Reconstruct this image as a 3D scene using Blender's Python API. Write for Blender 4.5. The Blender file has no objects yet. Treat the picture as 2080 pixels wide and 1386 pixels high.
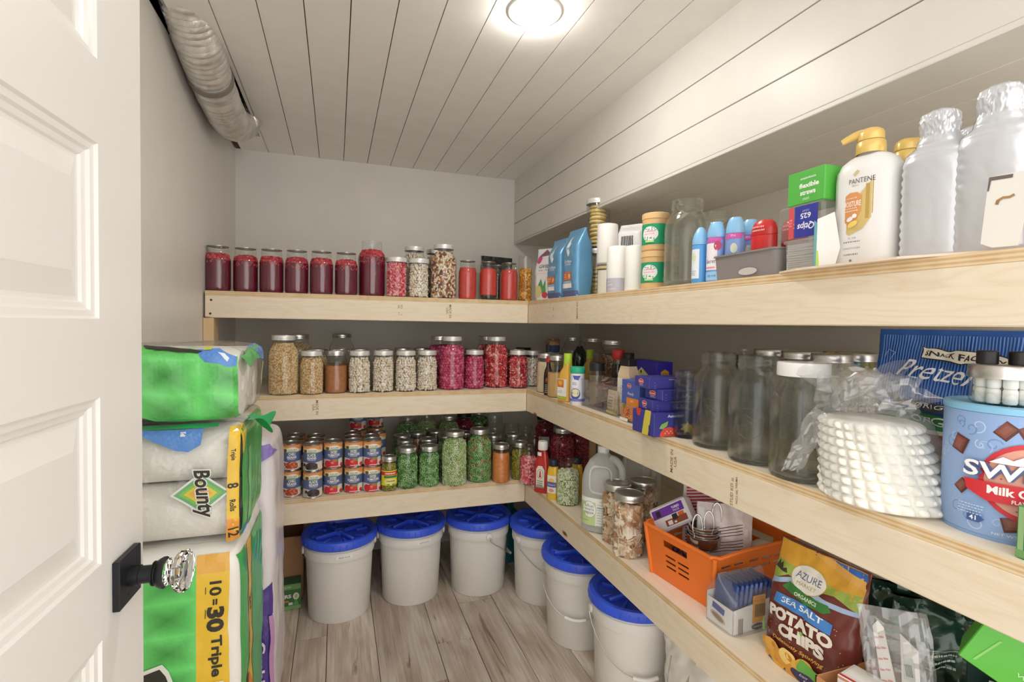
import bpy, math, random
from mathutils import Vector, Matrix, Euler
from mathutils.geometry import tessellate_polygon
PI = math.pi
C = bpy.context.scene
COL = C.collection
rnd = random.Random(7)

# ---------------------------------------------------------------- camera, world, exposure
CAM = Vector((-0.87190, -2.31095, 1.30818))
CR = Vector((0.945961, -0.323847, 0.016775))
CU = Vector((-0.005687, 0.035154, 0.999366))
CF = Vector((0.324231, 0.945456, -0.031413))
FPX = 1043.143
cd = bpy.data.cameras.new('camera')
cam = bpy.data.objects.new('camera', cd)
COL.objects.link(cam)
cam.matrix_world = Matrix(((CR.x, CU.x, -CF.x, CAM.x), (CR.y, CU.y, -CF.y, CAM.y), (CR.z, CU.z, -CF.z, CAM.z), (0, 0, 0, 1)))
cd.sensor_width = 36.0
cd.lens = 36.0 * FPX / 2080.0
cd.clip_start = 0.02
C.camera = cam
W = bpy.data.worlds.new('world')
C.world = W
W.use_nodes = True
WORLD_STRENGTH = 1.25
LAMP_STRENGTH = 98.0
W.node_tree.nodes['Background'].inputs[0].default_value = (1.0, 0.975, 0.945, 1)
W.node_tree.nodes['Background'].inputs[1].default_value = WORLD_STRENGTH
C.view_settings.view_transform = 'Standard'
C.view_settings.look = 'None'
C.view_settings.exposure = 0.88
C.view_settings.gamma = 1.0
C.view_settings.use_curve_mapping = False
C.cycles.max_bounces = 10
C.cycles.diffuse_bounces = 5
C.cycles.glossy_bounces = 4
C.cycles.transmission_bounces = 8
C.cycles.transparent_max_bounces = 40
C.cycles.caustics_reflective = False
C.cycles.caustics_refractive = False
C.cycles.sample_clamp_indirect = 6.0

# ---------------------------------------------------------------- room measures (metres)
XL, YB, XR, ZC = -1.37, 0.70, 0.62, 2.196        # left wall, back wall, right wall, ceiling
ZB = (1.317, 0.893, 0.452)                       # underside of each tier's front board
PLY = 0.018
T1, T2, T3 = (z + 0.089 + PLY for z in ZB)       # shelf surfaces
YF = -2.05                                       # near end of the side shelves

def ray(px, py):
    return CF + CR * ((px - 1040) / FPX) - CU * ((py - 693) / FPX)
def on_z(px, py, z):
    v = ray(px, py); return CAM + v * ((z - CAM.z) / v.z)
def back_of(P, d):
    """P moved d metres away from the camera, along the floor."""
    h = Vector((P.x - CAM.x, P.y - CAM.y, 0)).normalized()
    return Vector((P.x, P.y, P.z)) + h * d
def S(px, py, z, r=0.0):
    """centre of a round foot of radius r whose nearest point shows at px, py on the level z"""
    return back_of(on_z(px, py, z), r)
def SY(px, y, z):
    n = CR * FPX - CF * (px - 1040)
    return Vector((CAM.x - (n.y * (y - CAM.y) + n.z * (z - CAM.z)) / n.x, y, z))
def SX(px, x, z):
    n = CR * FPX - CF * (px - 1040)
    return Vector((x, CAM.y - (n.x * (x - CAM.x) + n.z * (z - CAM.z)) / n.y, z))

# ---------------------------------------------------------------- materials
def lin(h):
    if not isinstance(h, str): return tuple(h[:3])
    h = h.lstrip('#')
    out = []
    for i in (0, 2, 4):
        c = int(h[i:i + 2], 16) / 255
        out.append(c / 12.92 if c <= 0.04045 else ((c + 0.055) / 1.055) ** 2.4)
    return tuple(out)
_mats = {}
def M(h, rough=0.5, metal=0.0, coat=0.0, trans=0.0, emit=0.0, sss=0.0, noise=0.0, nscale=40.0, bump=0.0, bscale=60.0, alpha=1.0, ior=1.45):
    """plain procedural material: a colour with optional mottling and relief"""
    key = (h, rough, metal, coat, trans, emit, sss, noise, nscale, bump, bscale, alpha, ior)
    if key in _mats: return _mats[key]
    m = bpy.data.materials.new('mat_' + (h.lstrip('#') if isinstance(h, str) else 'x'))
    m.use_nodes = True
    nt = m.node_tree; b = nt.nodes['Principled BSDF']
    c = lin(h)
    b.inputs['Base Color'].default_value = (*c, 1)
    b.inputs['Roughness'].default_value = rough
    b.inputs['Metallic'].default_value = metal
    b.inputs['Coat Weight'].default_value = coat
    b.inputs['Coat Roughness'].default_value = 0.08
    b.inputs['Transmission Weight'].default_value = trans
    b.inputs['Alpha'].default_value = alpha
    b.inputs['IOR'].default_value = ior
    if sss:
        b.inputs['Subsurface Weight'].default_value = sss
        b.inputs['Subsurface Radius'].default_value = (0.01, 0.008, 0.006)
        b.inputs['Subsurface Scale'].default_value = 0.6
    if emit:
        b.inputs['Emission Color'].default_value = (*c, 1)
        b.inputs['Emission Strength'].default_value = emit
    if noise or bump:
        tc = nt.nodes.new('ShaderNodeTexCoord')
    if noise:
        n = nt.nodes.new('ShaderNodeTexNoise'); n.inputs['Scale'].default_value = nscale; n.inputs['Detail'].default_value = 4
        nt.links.new(tc.outputs['Object'], n.inputs['Vector'])
        r = nt.nodes.new('ShaderNodeValToRGB')
        r.color_ramp.elements[0].position = 0.3; r.color_ramp.elements[1].position = 0.7
        r.color_ramp.elements[0].color = (*[max(0, x * (1 - noise)) for x in c], 1)
        r.color_ramp.elements[1].color = (*[min(1, x * (1 + noise * 0.6)) for x in c], 1)
        nt.links.new(n.outputs['Fac'], r.inputs['Fac']); nt.links.new(r.outputs['Color'], b.inputs['Base Color'])
    if bump:
        n2 = nt.nodes.new('ShaderNodeTexNoise'); n2.inputs['Scale'].default_value = bscale; n2.inputs['Detail'].default_value = 3
        nt.links.new(tc.outputs['Object'], n2.inputs['Vector'])
        bp = nt.nodes.new('ShaderNodeBump'); bp.inputs['Strength'].default_value = bump; bp.inputs['Distance'].default_value = 0.01
        nt.links.new(n2.outputs['Fac'], bp.inputs['Height']); nt.links.new(bp.outputs['Normal'], b.inputs['Normal'])
    _mats[key] = m
    return m

def glass(name, face=(0.975, 0.98, 0.975), edge=(0.66, 0.69, 0.66), rough=0.02, ior=1.5, bump=0.0, bscale=40.0, haze=0.0, hazecol=(0.9, 0.9, 0.9), edge_at=0.75):
    """thin clear wall: Fresnel reflection over a see-through body that grows tinted where one looks along it"""
    key = ('glass', name)
    if key in _mats: return _mats[key]
    m = bpy.data.materials.new(name); m.use_nodes = True
    nt = m.node_tree; nt.nodes.clear()
    N = nt.nodes.new; L = nt.links.new
    out = N('ShaderNodeOutputMaterial'); mix = N('ShaderNodeMixShader')
    tr = N('ShaderNodeBsdfTransparent'); gl = N('ShaderNodeBsdfGlossy'); gl.inputs['Roughness'].default_value = rough
    lw = N('ShaderNodeLayerWeight'); lw.inputs['Blend'].default_value = 0.5
    p5 = N('ShaderNodeMath'); p5.operation = 'POWER'; L(lw.outputs['Facing'], p5.inputs[0]); p5.inputs[1].default_value = 5.0
    fr = N('ShaderNodeMath'); fr.operation = 'MULTIPLY_ADD'; L(p5.outputs[0], fr.inputs[0]); fr.inputs[1].default_value = 0.6; fr.inputs[2].default_value = ((ior - 1) / (ior + 1)) ** 2 * 1.6
    rp = N('ShaderNodeValToRGB')
    rp.color_ramp.elements[0].position = edge_at; rp.color_ramp.elements[0].color = (*face, 1)
    rp.color_ramp.elements[1].position = 0.99; rp.color_ramp.elements[1].color = (*edge, 1)
    L(lw.outputs['Facing'], rp.inputs['Fac']); L(rp.outputs['Color'], tr.inputs['Color'])
    L(fr.outputs[0], mix.inputs['Fac']); L(tr.outputs[0], mix.inputs[1]); L(gl.outputs[0], mix.inputs[2])
    last = mix
    if haze:
        df = N('ShaderNodeBsdfTranslucent'); d2 = N('ShaderNodeBsdfDiffuse')
        for q in (df, d2): q.inputs['Color'].default_value = (*hazecol, 1)
        hm = N('ShaderNodeMixShader'); hm.inputs['Fac'].default_value = 0.35; L(d2.outputs[0], hm.inputs[1]); L(df.outputs[0], hm.inputs[2])
        h2 = N('ShaderNodeMixShader'); h2.inputs['Fac'].default_value = haze
        L(mix.outputs[0], h2.inputs[1]); L(hm.outputs[0], h2.inputs[2]); last = h2
    if bump:
        tc = N('ShaderNodeTexCoord'); n2 = N('ShaderNodeTexNoise'); n2.inputs['Scale'].default_value = bscale
        bp = N('ShaderNodeBump'); bp.inputs['Strength'].default_value = bump; bp.inputs['Distance'].default_value = 0.01
        L(tc.outputs['Object'], n2.inputs['Vector']); L(n2.outputs['Fac'], bp.inputs['Height']); L(bp.outputs['Normal'], gl.inputs['Normal']); L(bp.outputs['Normal'], lw.inputs['Normal'])
    L(last.outputs[0], out.inputs['Surface'])
    _mats[key] = m
    return m

def nodes_mat(name):
    m = bpy.data.materials.new(name); m.use_nodes = True
    return m, m.node_tree, m.node_tree.nodes['Principled BSDF']

def wood(name, axis, light, dark, knots=True, ring=0.55, scale=1.0, rough=0.6, knot_size=0.10, streak=0.35, seed=0.0):
    """board with grain along one axis, growth-ring bands and knots that bend the grain"""
    m, nt, b = nodes_mat(name)
    N = nt.nodes.new; L = nt.links.new
    b.inputs['Roughness'].default_value = rough
    tc = N('ShaderNodeTexCoord'); oi = N('ShaderNodeObjectInfo')
    off = N('ShaderNodeVectorMath'); off.operation = 'SCALE'; off.inputs[0].default_value = (3.1 + seed, 1.7, 2.3)
    L(oi.outputs['Random'], off.inputs['Scale'])
    add = N('ShaderNodeVectorMath'); add.operation = 'ADD'
    L(tc.outputs['Object'], add.inputs[0]); L(off.outputs[0], add.inputs[1])
    def mapped(along, across):
        mp = N('ShaderNodeMapping'); mp.vector_type = 'POINT'
        s = [across * scale] * 3; s['XYZ'.index(axis)] = along * scale
        mp.inputs['Scale'].default_value = s
        L(add.outputs[0], mp.inputs['Vector']); return mp
    fine = N('ShaderNodeTexNoise'); fine.inputs['Scale'].default_value = 1; fine.inputs['Detail'].default_value = 6
    L(mapped(5, 160).outputs[0], fine.inputs['Vector'])
    broad = N('ShaderNodeTexNoise'); broad.inputs['Scale'].default_value = 1; broad.inputs['Detail'].default_value = 3
    L(mapped(2.0, 14).outputs[0], broad.inputs['Vector'])
    vor = N('ShaderNodeTexVoronoi'); vor.inputs['Scale'].default_value = 1; vor.inputs['Randomness'].default_value = 1
    L(mapped(3.4, 9.5).outputs[0], vor.inputs['Vector'])
    # growth rings: a wave across the board, pushed aside near knots
    sum_ = N('ShaderNodeMath'); sum_.operation = 'MULTIPLY_ADD'
    L(broad.outputs['Fac'], sum_.inputs[0]); sum_.inputs[1].default_value = 9.0
    inv = N('ShaderNodeMath'); inv.operation = 'POWER'; inv.use_clamp = True
    one = N('ShaderNodeMath'); one.operation = 'SUBTRACT'; one.inputs[0].default_value = 0.75; one.use_clamp = True
    L(vor.outputs['Distance'], one.inputs[1]); L(one.outputs[0], inv.inputs[0]); inv.inputs[1].default_value = 2.0
    k5 = N('ShaderNodeMath'); k5.operation = 'MULTIPLY'; L(inv.outputs[0], k5.inputs[0]); k5.inputs[1].default_value = 7.0 if knots else 0.0
    L(k5.outputs[0], sum_.inputs[2])
    sn = N('ShaderNodeMath'); sn.operation = 'PINGPONG'; L(sum_.outputs[0], sn.inputs[0]); sn.inputs[1].default_value = 0.5
    pw = N('ShaderNodeMath'); pw.operation = 'POWER'; L(sn.outputs[0], pw.inputs[0]); pw.inputs[1].default_value = 2.5
    rg = N('ShaderNodeMath'); rg.operation = 'MULTIPLY'; L(pw.outputs[0], rg.inputs[0]); rg.inputs[1].default_value = ring * 4
    st = N('ShaderNodeMath'); st.operation = 'MULTIPLY_ADD'; L(fine.outputs['Fac'], st.inputs[0]); st.inputs[1].default_value = streak; L(rg.outputs[0], st.inputs[2])
    st.use_clamp = True
    cr = N('ShaderNodeMix'); cr.data_type = 'RGBA'
    cr.inputs['A'].default_value = (*lin(light), 1); cr.inputs['B'].default_value = (*lin(dark), 1)
    L(st.outputs[0], cr.inputs['Factor'])
    last = cr.outputs['Result']
    if knots:
        kr = N('ShaderNodeValToRGB')
        e = kr.color_ramp.elements
        e[0].position = knot_size * 0.35; e[0].color = (*lin('6b4526'), 1); e[1].position = knot_size; e[1].color = (1, 1, 1, 1)
        e.new(knot_size * 0.7).color = (*lin('c7a06e'), 1)
        L(vor.outputs['Distance'], kr.inputs['Fac'])
        mu = N('ShaderNodeMix'); mu.data_type = 'RGBA'; mu.blend_type = 'MULTIPLY'; mu.inputs['Factor'].default_value = 1
        L(last, mu.inputs['A']); L(kr.outputs['Color'], mu.inputs['B']); last = mu.outputs['Result']
    L(last, b.inputs['Base Color'])
    bp = N('ShaderNodeBump'); bp.inputs['Strength'].default_value = 0.12; bp.inputs['Distance'].default_value = 0.004
    L(fine.outputs['Fac'], bp.inputs['Height']); L(bp.outputs['Normal'], b.inputs['Normal'])
    return m

# ---------------------------------------------------------------- mesh building
class MB:
    def __init__(s):
        s.v = []; s.f = []; s.m = []; s.mats = []; s.T = Matrix.Identity(4)
    def mi(s, mat):
        if mat not in s.mats: s.mats.append(mat)
        return s.mats.index(mat)
    def add(s, vs, fs, mat):
        o = len(s.v); k = s.mi(mat)
        s.v += [s.T @ Vector(p) for p in vs]
        s.f += [tuple(i + o for i in f) for f in fs]; s.m += [k] * len(fs)
        return s
    def box(s, c, d, mat, bev=0.0, skip=''):
        x, y, z = c; a, b, e = d[0] / 2, d[1] / 2, d[2] / 2
        if bev <= 0:
            vs = [(x + i * a, y + j * b, z + k * e) for k in (-1, 1) for j in (-1, 1) for i in (-1, 1)]
            fs = {'b': (0, 2, 3, 1), 't': (4, 5, 7, 6), 'f': (0, 1, 5, 4), 'k': (2, 6, 7, 3), 'l': (0, 4, 6, 2), 'r': (1, 3, 7, 5)}
            return s.add(vs, [q for n, q in fs.items() if n not in skip], mat)
        vs = []; idx = {}
        for i in (-1, 1):
            for j in (-1, 1):
                for k in (-1, 1):
                    for ax in range(3):
                        p = [x + i * (a - (bev if ax != 0 else 0)), y + j * (b - (bev if ax != 1 else 0)), z + k * (e - (bev if ax != 2 else 0))]
                        idx[(i, j, k, ax)] = len(vs); vs.append(p)
        fs = []
        def q(*ks): fs.append(tuple(idx[k] for k in ks))
        for i in (-1, 1):
            o = ((-1, -1), (1, -1), (1, 1), (-1, 1))
            o1 = o if i > 0 else o[::-1]
            q(*[(i, j, k, 0) for j, k in o1]); q(*[(j, i, k, 1) for j, k in (o if i < 0 else o[::-1])]); q(*[(j, k, i, 2) for j, k in o1])
        for i in (-1, 1):
            for j in (-1, 1):
                e1 = [(i, j, -1, 0), (i, j, 1, 0), (i, j, 1, 1), (i, j, -1, 1)]
                e2 = [(i, -1, j, 0), (i, 1, j, 0), (i, 1, j, 2), (i, -1, j, 2)]
                e3 = [(-1, i, j, 1), (1, i, j, 1), (1, i, j, 2), (-1, i, j, 2)]
                for e_, par in ((e1, i * j < 0), (e2, i * j > 0), (e3, i * j < 0)):
                    q(*(e_[::-1] if not par else e_))
                for k in (-1, 1):
                    t = [(i, j, k, 0), (i, j, k, 1), (i, j, k, 2)]
                    q(*(t if i * j * k > 0 else t[::-1]))
        return s.add(vs, fs, mat)
    def lathe(s, prof, mat, n=28, c=(0, 0, 0), cap0=False, cap1=False, sq=0.0, arc=None):
        """profile [(r, z)...] from the foot up; sq>0 squares the plan; arc limits the sweep"""
        vs = []; fs = []; full = arc is None
        a0, a1 = arc if arc else (0, 2 * PI)
        cols = n if full else n + 1
        for r, z in prof:
            for i in range(cols):
                a = a0 + (a1 - a0) * i / n
                k = 1.0
                if sq: k = (abs(math.cos(a)) ** (2 + sq) + abs(math.sin(a)) ** (2 + sq)) ** (-1 / (2 + sq))
                vs.append((c[0] + r * k * math.cos(a), c[1] + r * k * math.sin(a), c[2] + z))
        for j in range(len(prof) - 1):
            for i in range(n):
                i2 = (i + 1) % cols
                fs.append((j * cols + i, j * cols + i2, (j + 1) * cols + i2, (j + 1) * cols + i))
        if cap0: fs.append(tuple(range(cols))[::-1])
        if cap1: fs.append(tuple((len(prof) - 1) * cols + i for i in range(cols)))
        return s.add(vs, fs, mat)
    def tube(s, pts, r, mat, n=8, closed=False, caps=True):
        pts = [Vector(p) for p in pts]; L = len(pts)
        rs = r if isinstance(r, (list, tuple)) else [r] * L
        vs = []; fs = []; up = None
        for i, p in enumerate(pts):
            if closed: t = pts[(i + 1) % L] - pts[i - 1]
            else: t = pts[min(i + 1, L - 1)] - pts[max(i - 1, 0)]
            t.normalize()
            if up is None:
                up = Vector((0, 0, 1)) if abs(t.z) < 0.9 else Vector((1, 0, 0))
            up = (up - t * up.dot(t)).normalized(); w = t.cross(up)
            for k in range(n):
                a = 2 * PI * k / n
                vs.append(p + (up * math.cos(a) + w * math.sin(a)) * rs[i])
        for i in range(L if closed else L - 1):
            j = (i + 1) % L
            for k in range(n):
                k2 = (k + 1) % n
                fs.append((i * n + k, i * n + k2, j * n + k2, j * n + k))
        if caps and not closed:
            fs.append(tuple(range(n))[::-1]); fs.append(tuple((L - 1) * n + k for k in range(n)))
        return s.add(vs, fs, mat)
    def grid(s, fn, nu, nv, mat, wrap=False):
        vs = [fn(i / nu, j / nv) for j in range(nv + 1) for i in range(nu + (0 if wrap else 1))]
        w = nu if wrap else nu + 1
        fs = [(j * w + i, j * w + (i + 1) % w, (j + 1) * w + (i + 1) % w, (j + 1) * w + i) for j in range(nv) for i in range(nu)]
        return s.add(vs, fs, mat)
    def poly_prism(s, pts, y0, y1, mat):
        """outline in x,z extruded along y"""
        n = len(pts)
        vs = [(x, y0, z) for x, z in pts] + [(x, y1, z) for x, z in pts]
        fs = [tuple(range(n)), tuple(range(2 * n - 1, n - 1, -1))] + [(i, i + n, (i + 1) % n + n, (i + 1) % n) for i in range(n)]
        return s.add(vs, fs, mat)
    def data(s, name, smooth=40):
        me = bpy.data.meshes.new(name)
        me.from_pydata([tuple(p) for p in s.v], [], s.f)
        for m in s.mats: me.materials.append(m)
        me.polygons.foreach_set('material_index', s.m)
        if smooth:
            me.polygons.foreach_set('use_smooth', [True] * len(me.polygons))
            try: me.set_sharp_from_angle(angle=math.radians(smooth))
            except Exception: pass
        me.update()
        return me
    def build(s, name, parent=None, loc=(0, 0, 0), rz=0.0, smooth=40, kind=None):
        return put(name, s.data(name, smooth), parent, loc, rz, kind)
def put(name, me, parent=None, loc=(0, 0, 0), rz=0.0, kind=None):
    o = bpy.data.objects.new(name, me); COL.objects.link(o)
    o.location = loc; o.rotation_euler = (0, 0, rz)
    if parent: o.parent = parent
    if kind: o['kind'] = kind
    return o
def tag(o, label, cat, group=None):
    o['label'] = label; o['category'] = cat
    if group: o['group'] = group
    return o
def thing(name, label, cat, loc=(0, 0, 0), rz=0.0, group=None):
    o = bpy.data.objects.new(name, None); COL.objects.link(o)
    o.empty_display_size = 0.05
    o.location = loc; o.rotation_euler = (0, 0, rz)
    return tag(o, label, cat, group)
_kids = {}
def dup(root, label, loc, rz=0.0, group=None):
    """copy a thing with its parts and sub-parts"""
    def cp(o, par):
        c = o.copy(); COL.objects.link(c); c.parent = par
        for k in [x for x in COL.objects if x.parent == o]: cp(k, c)
        return c
    c = cp(root, None); c.location = loc; c.rotation_euler = (0, 0, rz); c['label'] = label
    if group: c['group'] = group
    return c

# ---------------------------------------------------------------- flat print: shapes drawn in metres and laid on a surface
_glyph = {}
def text_shape(s, bold=0.0, sp=1.0):
    k = (s, bold, sp)
    if k not in _glyph:
        cu = bpy.data.curves.new('t', 'FONT'); cu.body = s; cu.size = 1.0; cu.offset = bold; cu.space_character = sp; cu.resolution_u = 3
        o = bpy.data.objects.new('t', cu)
        me = bpy.data.meshes.new_from_object(o)
        me.calc_loop_triangles()
        vs = [(v.co.x, v.co.y) for v in me.vertices]; ts = [tuple(t.vertices) for t in me.loop_triangles]
        bpy.data.objects.remove(o); bpy.data.curves.remove(cu); bpy.data.meshes.remove(me)
        xs = [v[0] for v in vs] or [0]; ys = [v[1] for v in vs] or [0]
        _glyph[k] = (vs, ts, min(xs), max(xs), min(ys), max(ys))
    return _glyph[k]
class Art:
    def __init__(s): s.sh = []; s.n = 0; s.hold = False
    def tris(s, vs, ts, mat, lift=None):
        if not s.hold: s.n += 1
        s.sh.append((vs, ts, mat if not isinstance(mat, str) else M(mat, 0.5), s.n if lift is None else lift)); return s
    def poly(s, pts, mat):
        ts = tessellate_polygon([[Vector((x, y, 0)) for x, y in pts]])
        return s.tris(list(pts), [tuple(t) for t in ts], mat)
    def rect(s, x0, y0, x1, y1, mat): return s.poly([(x0, y0), (x1, y0), (x1, y1), (x0, y1)], mat)
    def ell(s, cx, cy, rx, ry, mat, n=24, rot=0.0):
        c, d = math.cos(rot), math.sin(rot)
        P = [(rx * math.cos(2 * PI * i / n), ry * math.sin(2 * PI * i / n)) for i in range(n)]
        return s.poly([(cx + x * c - y * d, cy + x * d + y * c) for x, y in P], mat)
    def ring(s, cx, cy, rx, ry, w, mat, n=28, a0=0.0, a1=2 * PI):
        vs = []; ts = []
        for i in range(n + 1):
            a = a0 + (a1 - a0) * i / n
            vs += [(cx + rx * math.cos(a), cy + ry * math.sin(a)), (cx + (rx - w) * math.cos(a), cy + (ry - w) * math.sin(a))]
        for i in range(n): ts += [(2 * i, 2 * i + 2, 2 * i + 1), (2 * i + 1, 2 * i + 2, 2 * i + 3)]
        return s.tris(vs, ts, mat)
    def line(s, pts, w, mat):
        vs = []; ts = []
        for i, p in enumerate(pts):
            a = Vector(pts[max(i - 1, 0)]); b = Vector(pts[min(i + 1, len(pts) - 1)]); t = (b - a).normalized(); n = Vector((-t.y, t.x)) * w / 2
            vs += [(p[0] + n.x, p[1] + n.y), (p[0] - n.x, p[1] - n.y)]
        for i in range(len(pts) - 1): ts += [(2 * i, 2 * i + 1, 2 * i + 2), (2 * i + 1, 2 * i + 3, 2 * i + 2)]
        return s.tris(vs, ts, mat)
    def text(s, t, cx, cy, h, mat, w=None, rot=0.0, bold=0.0, shear=0.0, sp=1.0, arch=0.0):
        """h: height of the ink; w: wanted width (stretched to it); arch: rise of a curved baseline"""
        vs, ts, x0, x1, y0, y1 = text_shape(t, bold, sp)
        if not ts: return s
        ky = h / (y1 - y0); kx = ky if w is None else w / (x1 - x0)
        c, d = math.cos(rot), math.sin(rot); out = []
        for x, y in vs:
            X = (x - (x0 + x1) / 2) * kx; Y = (y - (y0 + y1) / 2) * ky
            X += shear * Y; Y += arch * (1 - (2 * X / ((x1 - x0) * kx + 1e-9)) ** 2)
            out.append((cx + X * c - Y * d, cy + X * d + Y * c))
        return s.tris(out, ts, mat)
    def build(s, name, surf, parent, edge=0.02, base=0.0004, step=0.00012, loc=(0, 0, 0), rz=0.0, kind=None):
        mb = MB()
        for vs, ts, mat, lift in s.sh:
            P = [Vector(p) for p in vs]; T = list(ts); out = []
            stack = T; mid = {}
            while stack:
                a, b, c = stack.pop()
                la, lb, lc = (P[b] - P[c]).length, (P[a] - P[c]).length, (P[a] - P[b]).length
                L = max(la, lb, lc)
                if L <= edge: out.append((a, b, c)); continue
                if L == la: i, j, k = b, c, a
                elif L == lb: i, j, k = c, a, b
                else: i, j, k = a, b, c
                key = (min(i, j), max(i, j))
                if key not in mid: mid[key] = len(P); P.append((P[i] + P[j]) / 2)
                m = mid[key]; stack += [(i, m, k), (m, j, k)]
            V3 = []
            for p in P:
                q, n = surf(p.x, p.y); V3.append(Vector(q) + Vector(n) * (base + step * lift))
            fs = []
            for a, b, c in out:
                n = (V3[b] - V3[a]).cross(V3[c] - V3[a])
                if n.length < 1e-14: continue
                q, nn = surf((P[a].x + P[b].x + P[c].x) / 3, (P[a].y + P[b].y + P[c].y) / 3)
                fs.append((a, b, c) if n.dot(Vector(nn)) >= 0 else (a, c, b))
            mb.add(V3, fs, mat)
        return mb.build(name, parent, loc, rz, smooth=0, kind=kind)
def on_plane(o, U, V):
    o, U, V = Vector(o), Vector(U).normalized(), Vector(V).normalized(); n = U.cross(V)
    return lambda u, v: (o + U * u + V * v, n)
def on_cyl(r, z0=0.0, face=-PI / 2, cx=0.0, cy=0.0):
    R = r if callable(r) else (lambda v: r)
    def f(u, v):
        q = R(v); a = face + u / q; n = Vector((math.cos(a), math.sin(a), 0))
        return (Vector((cx + q * n.x, cy + q * n.y, z0 + v)), n)
    return f
# ================================================================ the room
def noisy_paint(name, col, rough=0.5, bump=0.05):
    return M(col, rough, noise=0.03, nscale=6, bump=bump, bscale=180)
WALLP = noisy_paint('wall', 'e4e1da', 0.38)
SHIP_LIFTED = M('f3f1ec', 0.42, noise=0.03, nscale=9)  # ceiling boards: the shiplap white lightened to make up for weak light overhead
SHIP_DIMMED = M('dbd8d1', 0.42, noise=0.03, nscale=9)  # same shiplap white darkened on the soffit, toning down lamp light in the colour
DARK = M('3a2a22', 0.8)
def structure(o): o['kind'] = 'structure'; return o
def panel(name, c, d, mat, bev=0.0, parent=None):
    o = MB().box((0, 0, 0), d, mat, bev).build(name, parent, c)
    if parent is None: structure(o)
    return o
YN = -2.30
panel('wall_left', (XL - 0.05, (YN + YB) / 2, 1.098), (0.1, YB - YN, 2.196), WALLP)
panel('wall_back', ((XL + XR) / 2, YB + 0.05, 1.2), (XR - XL + 0.2, 0.1, 2.4), WALLP)
panel('wall_right', (XR + 0.05, (YN + YB) / 2, 1.2), (0.1, YB - YN, 2.4), WALLP)
# floor: weathered planks of mixed widths
def plank_mat():
    m, nt, b = nodes_mat('weathered plank')
    N = nt.nodes.new; L = nt.links.new
    tc = N('ShaderNodeTexCoord'); oi = N('ShaderNodeObjectInfo')
    off = N('ShaderNodeVectorMath'); off.operation = 'SCALE'; off.inputs[0].default_value = (9, 17, 5); L(oi.outputs['Random'], off.inputs['Scale'])
    ad = N('ShaderNodeVectorMath'); ad.operation = 'ADD'; L(tc.outputs['Object'], ad.inputs[0]); L(off.outputs[0], ad.inputs[1])
    def nz(sc, det, dist=0.0):
        mp = N('ShaderNodeMapping'); mp.inputs['Scale'].default_value = sc; L(ad.outputs[0], mp.inputs['Vector'])
        n = N('ShaderNodeTexNoise'); n.inputs['Scale'].default_value = 1; n.inputs['Detail'].default_value = det; n.inputs['Distortion'].default_value = dist
        L(mp.outputs[0], n.inputs['Vector']); return n
    fine = nz((90, 4, 1), 8, 0.6); blot = nz((9, 2.2, 1), 4, 0.8); crack = nz((38, 2.5, 1), 5, 1.2)
    r1 = N('ShaderNodeValToRGB'); e = r1.color_ramp.elements
    e[0].position = 0.28; e[0].color = (*lin('b39f8f'), 1); e[1].position = 0.62; e[1].color = (*lin('e6dbcf'), 1); e.new(0.47).color = (*lin('d3c4b5'), 1)
    L(blot.outputs['Fac'], r1.inputs['Fac'])
    r2 = N('ShaderNodeValToRGB'); e = r2.color_ramp.elements
    e[0].position = 0.3; e[0].color = (0.74, 0.68, 0.63, 1); e[1].position = 0.6; e[1].color = (1, 1, 1, 1)
    L(fine.outputs['Fac'], r2.inputs['Fac'])
    r3 = N('ShaderNodeValToRGB'); e = r3.color_ramp.elements
    e[0].position = 0.30; e[0].color = (0.42, 0.33, 0.27, 1); e[1].position = 0.37; e[1].color = (1, 1, 1, 1)
    L(crack.outputs['Fac'], r3.inputs['Fac'])
    def mul(a, bb):
        x = N('ShaderNodeMix'); x.data_type = 'RGBA'; x.blend_type = 'MULTIPLY'; x.inputs['Factor'].default_value = 0.9
        L(a, x.inputs['A']); L(bb, x.inputs['B']); return x.outputs['Result']
    c = mul(mul(r1.outputs['Color'], r2.outputs['Color']), r3.outputs['Color'])
    tone = N('ShaderNodeMapRange'); tone.inputs['To Min'].default_value = 0.8; tone.inputs['To Max'].default_value = 1.15
    L(oi.outputs['Random'], tone.inputs['Value'])
    vm = N('ShaderNodeVectorMath'); vm.operation = 'SCALE'; L(c, vm.inputs[0]); L(tone.outputs[0], vm.inputs['Scale'])
    L(vm.outputs[0], b.inputs['Base Color'])
    b.inputs['Roughness'].default_value = 0.42
    bp = N('ShaderNodeBump'); bp.inputs['Strength'].default_value = 0.15; bp.inputs['Distance'].default_value = 0.004
    L(fine.outputs['Fac'], bp.inputs['Height']); L(bp.outputs['Normal'], b.inputs['Normal'])
    return m
floor = structure(MB().box((0, 0, -0.03), (XR - XL + 0.2, YB - YN + 1.2, 0.04), M('6b5546', 0.8)).build('floor', None, ((XL + XR) / 2, (YN + YB) / 2 - 0.5, -0.002)))
PLK = plank_mat()
seams = [(-1.37, -1.21, [0.25]), (-1.21, -1.022, [-0.6]), (-1.022, -0.90, [-0.08, -1.1]), (-0.90, -0.71, [-0.95]), (-0.71, -0.475, [-0.49]), (-0.475, -0.324, [-0.27]),
         (-0.324, -0.157, [0.0, -1.2]), (-0.157, 0.03, [-0.75]), (0.03, 0.17, [-0.35]), (0.17, 0.36, [0.1]), (0.36, 0.62, [-0.6])]
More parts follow.
